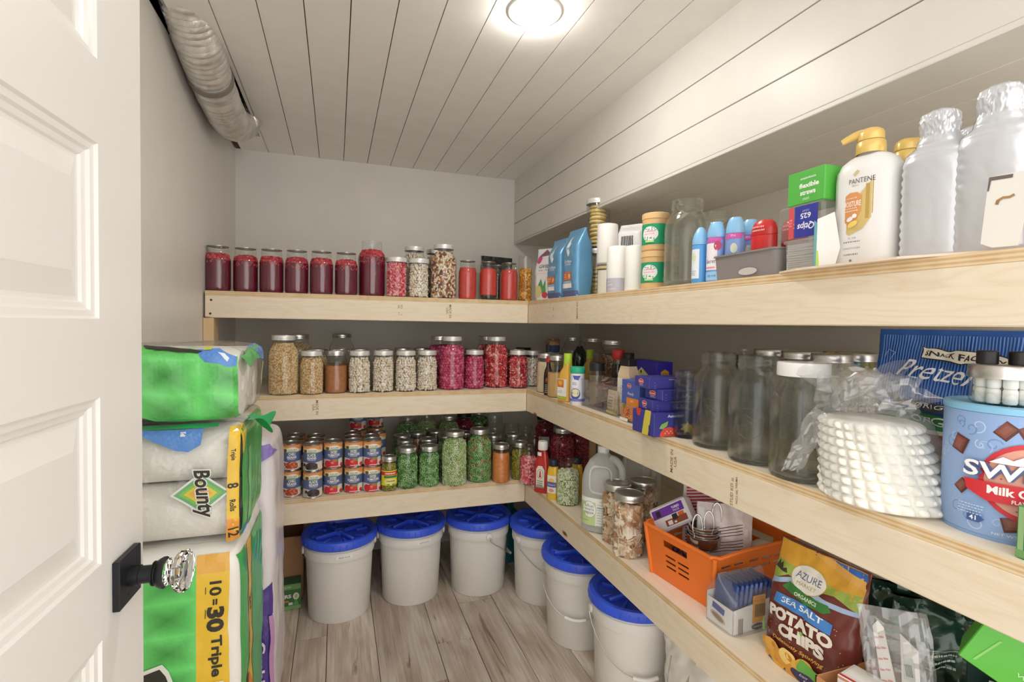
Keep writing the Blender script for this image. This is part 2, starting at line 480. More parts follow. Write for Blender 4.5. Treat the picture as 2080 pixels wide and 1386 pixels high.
for x0, x1, cuts in seams:
    ys = [YB] + sorted(cuts, reverse=True) + [YN - 0.3]
    for a, b in zip(ys, ys[1:]):
        MB().box((0, 0, 0), (x1 - x0 - 0.0022, a - b - 0.0022, 0.012), PLK, 0.0012).build('plank', floor, ((x0 + x1) / 2 - floor.location.x, (a + b) / 2 - floor.location.y, -0.006 + 0.002))
# ceiling: shiplap boards with a cut-out along the left wall for the duct
ceiling = structure(MB().box((0, 0, 0), (1.83 - 0.002, YB - YN, 0.02), M('6e655c', 0.9)).build('ceiling', None, (XR - 0.915, (YN + YB) / 2, ZC + 0.03)))
cl = ceiling.location
GX0, GD = -1.213, 0.12525
def cboard(poly):
    mb = MB(); n = len(poly)
    cx = sum(p[0] for p in poly) / n; cy = sum(p[1] for p in poly) / n
    lo = [(x - cx, y - cy, 0.0) for x, y in poly]; hi = [(x, y, 0.018) for x, y, _ in lo]
    i0 = [(x - (0.0008 if x > 0 else -0.0008), y, -0.0) for x, y, _ in lo]
    mb.add(lo + hi, [tuple(range(n))[::-1], tuple(range(n, 2 * n))] + [(i, (i + 1) % n, (i + 1) % n + n, i + n) for i in range(n)], SHIP_LIFTED)
    return mb.build('board', ceiling, (cx - cl.x, cy - cl.y, ZC - cl.z), smooth=0)
G = 0.0016
edges = [GX0 + i * GD for i in range(12)]
cboard([(-1.336, YN), (GX0 - G, YN), (GX0 - G, -0.33), (-1.226, -0.33), (-1.333, -0.56)])
cboard([(-1.343, 0.465), (GX0 - G, 0.465), (GX0 - G, YB), (-1.343, YB)])
cboard([(-1.228, -0.33), (GX0 - G, -0.33), (GX0 - G, 0.465), (-1.224, 0.465)])
for a, b in zip(edges, edges[1:]):
    cboard([(a + G, YN), (min(b, XR) - G, YN), (min(b, XR) - G, YB), (a + G, YB)])
# the joist space above the cut-out
cav = MB()
RB = M('5d2f20', 0.75, noise=0.35, nscale=14)
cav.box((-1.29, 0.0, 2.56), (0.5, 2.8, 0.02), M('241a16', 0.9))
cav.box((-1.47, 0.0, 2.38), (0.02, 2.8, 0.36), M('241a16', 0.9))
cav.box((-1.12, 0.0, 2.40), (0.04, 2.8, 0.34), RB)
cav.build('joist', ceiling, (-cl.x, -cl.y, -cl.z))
for jy in (-0.42, 0.02, 0.52):
    MB().box((0, 0, 0), (0.32, 0.038, 0.22), RB).build('joist', ceiling, (-1.29 - cl.x, jy - cl.y, 2.44 - cl.z))
MB().box((0, 0, 0), (0.03, 0.62, 0.035), RB).build('top_plate', ceiling, (-1.352 - cl.x, 0.39 - cl.y, 2.216 - cl.z))
# soffit over the side shelf: boards on its face, boards under it, a corner strip
XS, ZS = 0.161, 1.804
soff = structure(MB().box((0, 0, 0), (0.41, YB - YN, 0.35), M('77716a', 0.9)).build('trim_1', None, (0.40, (YN + YB) / 2, 2.02)))
so = soff.location
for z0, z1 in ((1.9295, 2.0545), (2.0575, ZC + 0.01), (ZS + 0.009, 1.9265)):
    MB().box((0, 0, 0), (0.014, YB - YN, z1 - z0), SHIP_DIMMED, 0.0012).build('board', soff, (XS + 0.007 - so.x, 0, (z0 + z1) / 2 - so.z))
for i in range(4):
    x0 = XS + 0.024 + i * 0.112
    MB().box((0, 0, 0), (0.11, YB - YN, 0.014), SHIP_DIMMED, 0.0014).build('board', soff, (x0 + 0.055 - so.x, 0, ZS + 0.007 - so.z))
MB().box((0, 0, 0), (0.022, YB - YN, 0.012), SHIP_DIMMED, 0.002).build('corner_strip', soff, (XS + 0.011 - so.x, 0, ZS + 0.003 - so.z))

# ---------------------------------------------------------------- door, standing open along the left
DOORW = M('e6e4df', 0.32)
door = thing('door_1', 'white panelled door standing open with a black rose and glass knob', 'door', (-1.141, -1.425, 0.01), 0.0)
door['kind'] = 'structure'
ddir = Vector((-0.0562, -0.9984, 0)); dn = Vector((0.9984, -0.0562, 0))
door.matrix_world = Matrix(((ddir.x, dn.x, 0, -1.141), (ddir.y, dn.y, 0, -1.425), (0, 0, 1, 0.01), (0, 0, 0, 1)))
# local x runs from the latch edge to the hinges, local y is out of the face, z up
DW, DH, DT = 0.76, 2.03, 0.035
pz = [(0.06, 0.26), (0.36, 0.58), (0.68, 0.893), (0.99, 1.20), (1.297, 1.511), (1.612, 1.825)]
mb = MB()
mb.box((DW / 2, -DT / 2 - 0.016, DH / 2), (DW, DT - 0.032 + 0.016, DH), DOORW)
SW = 0.122
def q4(x0, z0, x1, z1, y=0.0): mb.add([(x0, y, z0), (x1, y, z0), (x1, y, z1), (x0, y, z1)], [(0, 1, 2, 3)], DOORW)
q4(0, 0, SW, DH); q4(DW - SW, 0, DW, DH)
zz = 0.0
for a, b in pz + [(DH, DH)]:
    q4(SW, zz, DW - SW, a); zz = b
for x in (0, DW): mb.add([(x, 0, 0), (x, -DT, 0), (x, -DT, DH), (x, 0, DH)], [(0, 1, 2, 3)], DOORW)
mb.add([(0, -DT, 0), (DW, -DT, 0), (DW, -DT, DH), (0, -DT, DH)], [(0, 1, 2, 3)], DOORW)
mb.build('slab', door, smooth=0)
rings = [(0, 0), (0.003, -0.0035), (0.010, -0.0045), (0.013, -0.008), (0.019, -0.0095), (0.021, -0.0125), (0.026, -0.0125), (0.052, -0.004), (0.0545, -0.003)]
for a, b in pz:
    pm = MB(); vs = []; fs = []
    for ins, dep in rings:
        vs += [(SW + ins, dep, a + ins), (DW - SW - ins, dep, a + ins), (DW - SW - ins, dep, b - ins), (SW + ins, dep, b - ins)]
    for i in range(len(rings) - 1):
        for k in range(4): fs.append((i * 4 + k, i * 4 + (k + 1) % 4, i * 4 + 4 + (k + 1) % 4, i * 4 + 4 + k))
    fs.append(tuple(range(len(vs) - 4, len(vs))))
    pm.add(vs, fs, DOORW).build('door_panel', door, smooth=0)
BLK = M('2b2c2f', 0.38, metal=0.6)
KX, KZ = 0.063, 0.946
ros = MB(); ros.box((KX, 0.0045, KZ), (0.066, 0.009, 0.066), BLK, 0.0012)
rose = ros.build('rose', door, smooth=0)
kr = Matrix.Translation((KX, 0, KZ)) @ Matrix.Rotation(-PI / 2, 4, 'X')
sm = MB(); sm.T = kr
sm.lathe([(0.0135, 0.009), (0.0135, 0.020), (0.0118, 0.021), (0.0118, 0.034), (0.0165, 0.036), (0.0165, 0.0375), (0.0145, 0.0385), (0.0145, 0.040), (0.018, 0.0415), (0.021, 0.047), (0.021, 0.050), (0.0, 0.0502)], BLK, 28)
sm.build('knob_stem', door)
ph = MB(); ph.T = Matrix.Translation((KX + 0.008, 0.0091, KZ - 0.021)) @ Matrix.Rotation(-PI / 2, 4, 'X'); ph.lathe([(0.0022, 0), (0.0, 0.0002)], M('0a0a0a', 0.6), 12).build('pin_hole', door)
KG = M('ffffff', 0.0, trans=1.0, ior=1.5)
kg = MB(); kg.T = kr
kg.lathe([(0.0, 0.0515), (0.017, 0.0515), (0.019, 0.054), (0.016, 0.0575), (0.0165, 0.060), (0.026, 0.0655), (0.0285, 0.070), (0.0285, 0.076), (0.025, 0.0795), (0.015, 0.0785), (0.0, 0.077)], KG, 12)
kg.build('glass_knob', door, smooth=15)

# ---------------------------------------------------------------- ceiling lamp
LX, LY = -0.345, -0.925
lamp = thing('downlight', 'round white downlight shining in the boarded ceiling', 'light', (LX, LY, ZC))
MB().lathe([(0.076, 0.0), (0.075, -0.004), (0.070, -0.006), (0.056, -0.005), (0.053, 0.004)], M('efeeea', 0.4), 48).build('trim_ring', lamp)
em = M('fffaf4', 0.5, emit=LAMP_STRENGTH)
MB().lathe([(0.0, -0.024), (0.036, -0.0235), (0.046, -0.021), (0.0505, -0.015), (0.052, -0.003)][::-1], em, 48).build('diffuser', lamp)

# ---------------------------------------------------------------- foil duct
FOIL = M('e4e2dc', 0.30, metal=0.65, noise=0.18, nscale=30, bump=0.3, bscale=45)
def bez(ps, n):
    """smooth path through points (Catmull-Rom)"""
    ps = [Vector(p) for p in ps]; P = [ps[0] * 2 - ps[1]] + ps + [ps[-1] * 2 - ps[-2]]; out = []
    for i in range(1, len(P) - 2):
        for k in range(n):
            t = k / n; a, b, c, d = P[i - 1:i + 3]
            out.append(0.5 * ((2 * b) + (c - a) * t + (2 * a - 5 * b + 4 * c - d) * t * t + (3 * b - a - 3 * c + d) * t ** 3))
    out.append(ps[-1]); return out
duct = thing('foil_duct', 'crinkled silver foil duct sagging from the ceiling cut-out', 'duct')
path = bez([(-1.29, -1.25, 2.40), (-1.295, -0.85, 2.345), (-1.296, -0.60, 2.272), (-1.294, -0.36, 2.185), (-1.290, -0.10, 2.135), (-1.287, 0.10, 2.130), (-1.275, 0.23, 2.17), (-1.245, 0.28, 2.24), (-1.20, 0.29, 2.34)], 34)
rr = random.Random(3)
rs = []
for i, p in enumerate(path):
    rs.append(0.0690 + (0.0030 if i % 3 == 0 else (-0.0030 if i % 3 == 1 else 0.0006)) + rr.uniform(-0.0008, 0.0008))
dm = MB(); dm.tube(path, rs, FOIL, 24, caps=False); dm.build('hose', duct, smooth=60)
bi = 34 * 3 + 14
MB().tube(path[bi:bi + 4], 0.0738, M('8f8a82', 0.5, metal=0.3), 24).build('clamp_band', duct)

# ---------------------------------------------------------------- wooden shelving
PINE_X = wood('pine x', 'X', 'ede1cc', 'd9c29c', ring=0.35, streak=0.28)
PINE_Y = wood('pine y', 'Y', 'ecdfc9', 'd6be96', ring=0.35, streak=0.28, seed=0.6)
PINE_Z = wood('pine z', 'Z', 'e3c9a0', 'cfa874', knots=False, ring=0.3)
PLYT = wood('ply face', 'Y', 'f3e8d6', 'e3cfae', knots=False, ring=0.4, scale=0.6)
PLYX = wood('ply face x', 'X', 'f3e8d6', 'e3cfae', knots=False, ring=0.4, scale=0.6)
def ply_edge():
    m, nt, b = nodes_mat('ply edge'); N = nt.nodes.new; L = nt.links.new
    tc = N('ShaderNodeTexCoord'); sp = N('ShaderNodeSeparateXYZ'); L(tc.outputs['Object'], sp.inputs[0])
    mu = N('ShaderNodeMath'); mu.operation = 'MULTIPLY'; L(sp.outputs['Z'], mu.inputs[0]); mu.inputs[1].default_value = 1 / 0.0072
    pp = N('ShaderNodeMath'); pp.operation = 'PINGPONG'; L(mu.outputs[0], pp.inputs[0]); pp.inputs[1].default_value = 0.5
    n = N('ShaderNodeTexNoise'); n.inputs['Scale'].default_value = 30; L(tc.outputs['Object'], n.inputs['Vector'])
    ma = N('ShaderNodeMath'); ma.operation = 'MULTIPLY_ADD'; L(n.outputs['Fac'], ma.inputs[0]); ma.inputs[1].default_value = 0.5; L(pp.outputs[0], ma.inputs[2])
    r = N('ShaderNodeValToRGB'); e = r.color_ramp.elements
    e[0].position = 0.3; e[0].color = (*lin('e3cda6'), 1); e[1].position = 0.85; e[1].color = (*lin('c49a68'), 1)
    L(ma.outputs[0], r.inputs['Fac']); L(r.outputs['Color'], b.inputs['Base Color']); b.inputs['Roughness'].default_value = 0.7
    return m
PLYE = ply_edge()
def ply(c, d, face, name, parent, front):
    m = MB(); m.box((0, 0, 0), d, face, 0, skip='flrk'); m.box((0, 0, 0), d, PLYE, 0, skip='tb')
    return m.build(name, parent, c, smooth=0)
tier = ('top', 'middle', 'bottom')
STAMP = M('9a7a58', 0.7)
shelfY, shelfX = [], []
for i, zb in enumerate(ZB):
    xe = -1.362 if i == 0 else -1.329
    s1 = thing('back_shelf', 'pale pine and plywood shelf across the end wall, %s tier' % tier[i], 'shelf', (xe, 0, zb), group='tiers of the pine shelving')
    w = 0 - xe
    MB().box((0, 0, 0), (w, 0.038, 0.089), PINE_X, 0.0022).build('front_board', s1, (w / 2, 0.019, 0.0445), smooth=0)
    MB().box((0, 0, 0), (w, 0.038, 0.089), PINE_X, 0.002).build('wall_board', s1, (w / 2, YB - 0.021, 0.0445), smooth=0)
    ply((w / 2, (YB - 0.001) / 2, 0.089 + PLY / 2), (w - 0.001, YB - 0.001, PLY), PLYX, 'plywood_top', s1, 'Y')
    if i == 0:
        for k, (x, z) in enumerate(((0.0100 + 0.012, 0.070), (0.0190, 0.016))):
            sc = MB(); sc.T = Matrix.Translation((x, -0.0003, z)) @ Matrix.Rotation(PI / 2, 4, 'X'); sc.lathe([(0.0045, 0), (0.003, 0.0006), (0.0, 0.0003)], M('4a3a2c', 0.5), 14).build('screw', s1)
    s2 = thing('side_shelf', 'pale pine and plywood shelf along the soffit wall, %s tier' % tier[i], 'shelf', (0, 0, zb), group='tiers of the pine shelving')
    ln = 0.0 - YF
    MB().box((0, 0, 0), (0.038, ln, 0.089), PINE_Y, 0.0022).build('front_board', s2, (0.019, YF / 2, 0.0445), smooth=0)
    MB().box((0, 0, 0), (0.038, YB - YF - 0.04, 0.089), PINE_Y, 0.002).build('wall_board', s2, (XR - 0.02, (YB + YF) / 2, 0.0445), smooth=0)
    ply((XR / 2, (YB + YF) / 2, 0.089 + PLY / 2), (XR - 0.001, YB - YF - 0.001, PLY), PLYT, 'plywood_top', s2, 'X')
    shelfY.append(s1); shelfX.append(s2)
def stamp(parent, surf, u, rows, h):
    a = Art()
    for k, (t, du, dv, hh) in enumerate(rows): a.text(t, u + du, dv, hh, STAMP, rot=-PI / 2 if h > 0 else PI / 2, bold=0.01)
    a.build('ink_stamp', surf, parent, 0.05)
def front_y(i): return on_plane((0, 0, 0), (1, 0, 0), (0, 0, 1))
def front_x(i): return on_plane((0, 0, 0), (0, -1, 0), (0, 0, 1))
def ux(px, y, z): return SY(px, y, z).x + (1.362 if z > 1.2 else 1.329)
def uy(px, z): return -SX(px, 0, z).y
stamp(shelfY[0], front_y(0), ux(812, 0, 1.36), [('SEL', -0.004, 0.062, 0.008), ('H T', -0.004, 0.032, 0.006), ('KD', 0.008, 0.062, 0.008), ('12', 0.008, 0.028, 0.006)], 1)
stamp(shelfY[0], front_y(0), ux(912, 0, 1.36), [('MADE IN', 0.006, 0.048, 0.011), ('USA', -0.008, 0.050, 0.011)], 1)
stamp(shelfY[1], front_y(1), ux(641, 0, 0.94), [('MADE IN', 0.006, 0.052, 0.011), ('USA', -0.008, 0.052, 0.011)], 1)
stamp(shelfX[1], front_x(1), uy(1368, 0.94), [('MADE IN', -0.008, 0.050, 0.0115), ('USA', 0.008, 0.052, 0.0115)], -1)
stamp(shelfX[1], front_x(1), uy(1492, 0.94), [('EE', -0.006, 0.066, 0.006), ('STUD KD', -0.008, 0.030, 0.009), ('NO.2 SEL', 0.008, 0.030, 0.006), ('NELMA', 0.006, 0.062, 0.006)], -1)
stamp(shelfX[0], front_x(0), uy(1171, 1.36), [('MADE IN', 0.006, 0.050, 0.011)], -1)
stamp(shelfX[0], front_x(0), uy(1124, 1.36), [('SEL', 0.0, 0.062, 0.008), ('12', 0.0, 0.03, 0.008)], -1)
p = MB().box((0, 0, 0), (0.038, 0.089, 1.316), PINE_Z, 0.002).build('shelf_post', None, (-1.350, 0.0445, 0.658), smooth=0)
tag(p, 'upright pine post under the free end of the top shelf', 'post')
p = MB().box((0, 0, 0), (0.038, 0.089, 0.451), PINE_Z, 0.002).build('shelf_post', None, (-1.135, 0.62, 0.2255), smooth=0)
tag(p, 'short pine post under the bottom shelf behind the cardboard box', 'post')
p = MB().box((0, 0, 0), (0.089, 0.038, 0.333), PINE_Z, 0.002).build('shelf_post', None, (0.36, 0.06, 0.56 + 0.1665), smooth=0)
tag(p, 'pine post between the side shelves behind the vinegar jug', 'post')
p = MB().box((0, 0, 0), (0.03, 0.10, 0.10), M('3b2f2a', 0.5), 0.004).build('junction_box', None, (XS - 0.0152, -1.745, 2.03), smooth=0)
tag(p, 'small dark brown box fixed high on the soffit boards', 'box')
# ================================================================ jars
GL = glass('jar glass', bump=0.02)
GLE = glass('clear jar glass', face=(0.965, 0.975, 0.965), edge=(0.48, 0.53, 0.49), bump=0.05, bscale=28, edge_at=0.62)
def thick_glass():
    m = bpy.data.materials.new('thick glass'); m.use_nodes = True; nt = m.node_tree; nt.nodes.clear(); N = nt.nodes.new; L = nt.links.new
    g = N('ShaderNodeBsdfGlass'); g.inputs['IOR'].default_value = 1.47; g.inputs['Roughness'].default_value = 0.0; g.inputs['Color'].default_value = (.985, 1, .988, 1)
    t = N('ShaderNodeBsdfTransparent'); t.inputs['Color'].default_value = (.985, .993, .986, 1); x = N('ShaderNodeMixShader'); x.inputs['Fac'].default_value = .45; o = N('ShaderNodeOutputMaterial')
    L(t.outputs[0], x.inputs[1]); L(g.outputs[0], x.inputs[2]); L(x.outputs[0], o.inputs['Surface']); return m
THICK = thick_glass()
STEEL = M('d8d6d2', 0.28, metal=0.9)
LIDTOP = M('b9b6b0', 0.32, metal=0.85)
LIDW = M('e9e8e4', 0.35)
BLACKP = M('1d1d20', 0.4)
_c = {}
def cached(key, fn):
    if key not in _c: _c[key] = fn()
    return _c[key]
def ico(n=1):
    def mk():
        t = (1 + 5 ** .5) / 2
        v = [Vector(p).normalized() for p in ((-1, t, 0), (1, t, 0), (-1, -t, 0), (1, -t, 0), (0, -1, t), (0, 1, t), (0, -1, -t), (0, 1, -t), (t, 0, -1), (t, 0, 1), (-t, 0, -1), (-t, 0, 1))]
        f = [(0, 11, 5), (0, 5, 1), (0, 1, 7), (0, 7, 10), (0, 10, 11), (1, 5, 9), (5, 11, 4), (11, 10, 2), (10, 7, 6), (7, 1, 8), (3, 9, 4), (3, 4, 2), (3, 2, 6), (3, 6, 8), (3, 8, 9), (4, 9, 5), (2, 4, 11), (6, 2, 10), (8, 6, 7), (9, 8, 1)]
        for _ in range(n):
            mid = {}; g = []
            def m(a, b):
                k = (min(a, b), max(a, b))
                if k not in mid: mid[k] = len(v); v.append(((v[a] + v[b]) / 2).normalized())
                return mid[k]
            for a, b, c in f:
                x, y, z = m(a, b), m(b, c), m(c, a); g += [(a, x, z), (b, y, x), (c, z, y), (x, y, z)]
            f = g
        return v, f
    return cached(('ico', n), mk)
# kind: (R, H, neck ratio)
JK = {'Q': (0.049, 0.180, 0.80), 'H': (0.061, 0.245, 0.70), 'q': (0.043, 0.176, 0.80), 'P': (0.043, 0.132, 0.84), 'p': (0.0345, 0.150, 0.84), 'G': (0.069, 0.275, 0.66), 'W': (0.0475, 0.172, 0.92),
      'T': (0.033, 0.215, 1.0), 'C': (0.046, 0.24, 0.97), 'S': (0.037, 0.085, 0.95), 'N': (0.050, 0.20, 0.80)}
def jprof(k):
    R, H, n = JK[k]; Rn = R * n
    if k in 'TCS':
        return [(R * .9, 0), (R * .97, .003), (R, .008), (R, H * .9), (Rn, H * .93), (Rn, H)]
    return [(R * .84, 0), (R * .93, .003), (R * .985, .009), (R, .02), (R, H * .66), (R * .985, H * .72), (R * .94, H * .765), (Rn * 1.08 + R * .02, H * .825), (Rn, H * .865),
            (Rn, H * .9), (Rn + .0016, H * .91), (Rn + .0016, H * .925), (Rn, H * .935), (Rn + .0012, H * .95), (Rn, H * .965), (Rn, H)]
def jrad(k, z):
    p = jprof(k)
    for (r0, z0), (r1, z1) in zip(p, p[1:]):
        if z0 <= z <= z1: return r0 + (r1 - r0) * (z - z0) / max(z1 - z0, 1e-6)
    return p[-1][0]
def glass_mesh(k, clear):
    def mk():
        m = MB(); p = jprof(k); mat = GLE if clear else GL
        Rn = p[-1][0]; H = p[-1][1]
        if clear == 'thick':      # a closed glass wall with a heavy foot, light bends through it
            th = .0030; inner = [(max(r - th, .002), zz) for r, zz in p if zz > .016]
            m.lathe([(0, .003), (p[0][0] * .72, .002), (p[0][0] * .9, 0.0)] + p + [(Rn - .0012, H + .0014), (Rn - th + .0008, H + .0012)] + inner[::-1] + [(inner[0][0] * .97, .0115), (inner[0][0] * .85, .0085), (0, .0075)], THICK, 64)
            return m.data('jar_glass', smooth=60)
        m.lathe([(0, 0.0)] + p, mat, 36)
        m.lathe([(Rn, H), (Rn - .001, H + .0015), (Rn - .0035, H + .0015), (Rn - .0045, H - .002)], mat, 36)
        if clear:       # the thick foot of an empty jar
            m.lathe([(p[3][0] - .004, 0.02), (p[2][0] - .008, .009), (0, .006)], mat, 36)
        return m.data('jar_glass')
    return cached(('g', k, clear), mk)
def lid_meshes(k, style):
    def mk():
        R, H, n = JK[k]; Rn = R * n; a = MB(); b = MB()
        if style == 'flat':
            a.lathe([(Rn + .0012, H + .0016), (Rn + .0016, H + .004), (Rn - .002, H + .0046), (Rn - .004, H + .0036), (0, H + .0036)], LIDTOP, 32)
            return a.data('lid'), None
        if style == 'cap':
            a.lathe([(Rn + .002, H - .02), (Rn + .0035, H - .019), (Rn + .0035, H + .001), (Rn + .002, H + .003), (0, H + .0032)], LIDW, 36); return a.data('lid'), None
        if style == 'black':
            a.lathe([(Rn + .002, H - .02), (Rn + .0035, H - .019), (Rn + .0035, H + .001), (Rn + .002, H + .003), (0, H + .0032)], BLACKP, 36); return a.data('lid'), None
        mat = M('e4e3df', 0.33, metal=0.35) if style == 'white' else STEEL
        b.lathe([(Rn + .0018, H - .017), (Rn + .0042, H - .0165), (Rn + .0036, H - .012), (Rn + .0042, H - .0105), (Rn + .0036, H - .006), (Rn + .004, H - .001), (Rn + .0022, H + .0035), (Rn - .0035, H + .0038), (Rn - .004, H + .0024)], mat, 40)
        a.lathe([(Rn - .0035, H + .0024), (Rn - .007, H + .003), (Rn - .0085, H + .0018), (0, H + .0018)], M('cfccc6', 0.35, metal=0.7) if style == 'white' else LIDTOP, 36)
        return a.data('lid'), b.data('band')
    return cached(('l', k, style), mk)
def rot_mat(rg): return Euler((rg.uniform(0, 6.28), rg.uniform(0, 6.28), rg.uniform(0, 6.28))).to_matrix()
def shape(st, rg):
    """one morsel, about unit size"""
    if st in ('grain', 'corn'):
        v, f = ico(0); return [(p.x, p.y * .75, p.z * .6) for p in v], f
    if st == 'bean':
        v, f = ico(1); return [(p.x, p.y * .66, p.z * .58 - .12 * p.x * p.x) for p in v], f
    if st == 'berry':
        v, f = ico(1); return [tuple(p) for p in v], f
    if st == 'rasp':
        v, f = ico(2); return [tuple(p * (1.0 + (0.13 if i < 42 else -0.06))) for i, p in enumerate(v)], f
    if st == 'chunk':
        v, f = ico(1); a, b, c = rg.uniform(.8, 1.2), rg.uniform(.5, .8), rg.uniform(.35, .6)
        return [(p.x * a * rg.uniform(.85, 1.1), p.y * b * rg.uniform(.85, 1.1), p.z * c) for p in v], f
    if st == 'ring':
        m = MB(); m.tube([(math.cos(a) * .8, math.sin(a) * .8, 0) for a in [2 * PI * i / 10 for i in range(10)]], .26, None, 5, closed=True); return m.v, m.f
    if st == 'cube':
        m = MB(); m.box((0, 0, 0), (1.4, 1.2, 1.1), None, .18); return m.v, m.f
    if st == 'flake':
        m = MB(); k = rg.uniform(-.5, .5); m.grid(lambda u, v: ((u - .5) * 2.2, (v - .5) * 1.6, k * (u - .5) ** 2 * 3), 3, 2, None)
        n = len(m.v); vs = list(m.v) + [p + Vector((0, 0, .2)) for p in m.v]; return vs, m.f + [tuple(i + n for i in f[::-1]) for f in m.f] + [(0, n, n + 1, 1), (1, n + 1, n + 2, 2), (2, n + 2, n + 3, 3), (8, 9, 9 + n, 8 + n), (9, 10, 10 + n, 9 + n), (10, 11, 11 + n, 10 + n), (0, 4, 4 + n, n), (4, 8, 8 + n, 4 + n), (3, 3 + n, 7 + n, 7), (7, 7 + n, 11 + n, 11)]
CONT = {  # style: shape, size, spacing, tints, core tint darkened as shade between morsels, flat-on?
    'oats': ('grain', .0042, .0056, ['e9d3a6', 'dfbf86', 'f2e3c2', 'cf9f5f'], 'b98f55', 0),
    'barley': ('grain', .0042, .0056, ['ead7ae', 'dcbd88', 'f0e2c4', 'd0a871'], 'b8905a', 0),
    'white beans': ('bean', .0090, .0122, ['efe6d6', 'e6d9c4', 'f3ede2', 'dfcfb6'], '9c8a70', 0),
    'mixed beans': ('bean', .0078, .0106, ['efe2c8', 'e6d3ac', '9c5a3c', 'f2eadb', '7d4a4a', 'c98f5c', 'e9dcc0'], '8a6a4e', 0),
    'pinto beans': ('bean', .0062, .0085, ['e0cdb0', 'd2b795', 'e8dbc4'], '8f7757', 0),
    'raspberries': ('rasp', .0088, .0140, ['d2557a', 'c23f68', 'df7391', 'b83560'], '8c2446', 0),
    'strawberries': ('chunk', .0105, .0130, ['d84a54', 'c8343f', 'ea8684', 'f0b3a6', 'b82a3a', 'e2666a'], '93202d', 0),
    'pink bits': ('chunk', .0088, .0110, ['ef8d96', 'e4606f', 'f4b3b0', 'd6465c', 'f0a0a4'], 'b03548', 0),
    'green rings': ('ring', .0072, .0094, ['7fb56a', '9ccb86', '65a052', 'b5d9a0', '548c46'], '2f5c2a', 1),
    'celery': ('ring', .0074, .0096, ['c9dba2', 'dbe6bd', 'b2cd86', 'e4ecce', 'a5c374'], '6d8748', 1),
    'beans and carrot': ('ring', .0070, .0096, ['6fae5e', '8cc478', '569848', 'a7d393', '79b768', 'e4806a'], '2c5a2a', 1),
    'peppers': ('ring', .0066, .0088, ['b2a638', '9a9230', 'c4bb58', '868228'], '5f5a1c', 1),
    'cubes': ('cube', .0062, .0098, ['dfe6c6', 'cbd8a8', 'eef0de', 'b3c88a', 'e5e9d3'], '6f7f4c', 0),
    'mushrooms': ('flake', .0125, .0140, ['e3cfb4', 'd2b08a', 'efe2d0', 'b98a62', 'e8d8c0', 'c99f78'], '8d6a4b', 1),
    'corn flakes': ('flake', .0085, .0100, ['e6ac3c', 'd8962c', 'f0c35e', 'c58224'], '9c641a', 0),
    'cinnamon': ('cube', .0062, .0100, ['8a6142', '7a5236', '9c7452'], '4e3522', 0),
    'garlic': ('chunk', .0095, .0120, ['eee7d8', 'e2d6c2', 'd8c0b8', 'f3eee4'], '93806c', 0),
    'popcorn': ('bean', .0068, .0095, ['efe0b8', 'f3ead2', 'e3c88c'], 'a98c55', 0),
    'crushed': ('chunk', .006, .008, ['b3324a', 'a02840', 'c4526a', '8e2038'], '5c1424', 0),
}
def contents_mesh(k, style, f0, f1, seed=0):
    def mk():
        st, sz, sp, cols, core, flat = CONT[style]
        rg = random.Random(hash((k, style, seed)) % 9999 if False else len(style) * 31 + ord(k) + seed)
        R, H, n = JK[k]; z0, z1 = f0 * H + .004, f1 * H
        m = MB(); mats = [M(c, 0.5) for c in cols]
        cp = []
        z = z0
        while z < z1 - sz * .7: cp.append((max(jrad(k, z) - .0025 - sz * 1.05, .004), z)); z += .01
        cp.append((max(jrad(k, z1) - .003 - sz, .004), z1 - sz * .7))
        m.lathe([(0, z0)] + cp + [(0, z1 - sz * .7)], M(core, 0.7), 24)
        shapes = [shape(st, rg) for _ in range(6)]
        def drop(x, y, z, ang):
            v, f = rg.choice(shapes); s = sz * rg.uniform(.85, 1.12)
            if flat:
                Q = Matrix.Rotation(ang, 3, 'Z') @ Euler((rg.uniform(-.6, .6), PI / 2 + rg.uniform(-.6, .6), rg.uniform(0, 6.28)), 'ZXY').to_matrix() if rg.random() < .75 else rot_mat(rg)
            else: Q = rot_mat(rg)
            c = Vector((x, y, z))
            m.add([c + Q @ (Vector(p) * s) for p in v], f, rg.choice(mats))
        z = z0 + sz * .6; row = 0
        while z < z1:
            r = jrad(k, z) - .003 - sz * .72; num = max(6, int(2 * PI * r / sp))
            for i in range(num):
                a = 2 * PI * (i + (row % 2) * .5 + rg.uniform(-.22, .22)) / num
                rr = r - abs(rg.gauss(0, .12)) * sz
                drop(rr * math.cos(a), rr * math.sin(a), z + rg.uniform(-.2, .2) * sp, a)
            z += sp * .82; row += 1
        rt = jrad(k, z1) - .004 - sz
        q = sp
        while q < rt * 2:      # the top layer
            rad = rt - q + sp * .3
            if rad < 0: break
            num = max(1, int(2 * PI * rad / sp))
            for i in range(num):
                a = 2 * PI * i / num; drop(rad * math.cos(a), rad * math.sin(a), z1 - sz * .3 + rg.uniform(-.2, .4) * sz, a)
            q += sp
        return m.data('contents', smooth=60)
    return cached(('c', k, style, f0, f1, seed), mk)
def solid_mesh(k, mat, f0, f1):
    def mk():
        H = JK[k][1]; z0, z1 = f0 * H + .003, f1 * H; p = [(0, z0)]
        n = 14
        for i in range(n + 1):
            z = z0 + (z1 - z0) * i / n; p.append((max(jrad(k, z) - .0022, .003), z))
        return MB().lathe(p + [(0, z1)], mat, 36).data('contents')
    return cached(('s', k, mat.name, f0, f1), mk)
JUICE = M('6c1630', 0.12, coat=0.4, noise=0.15, nscale=18)
ORD = ['first', 'second', 'third', 'fourth', 'fifth', 'sixth', 'seventh', 'eighth']
jr = random.Random(11)
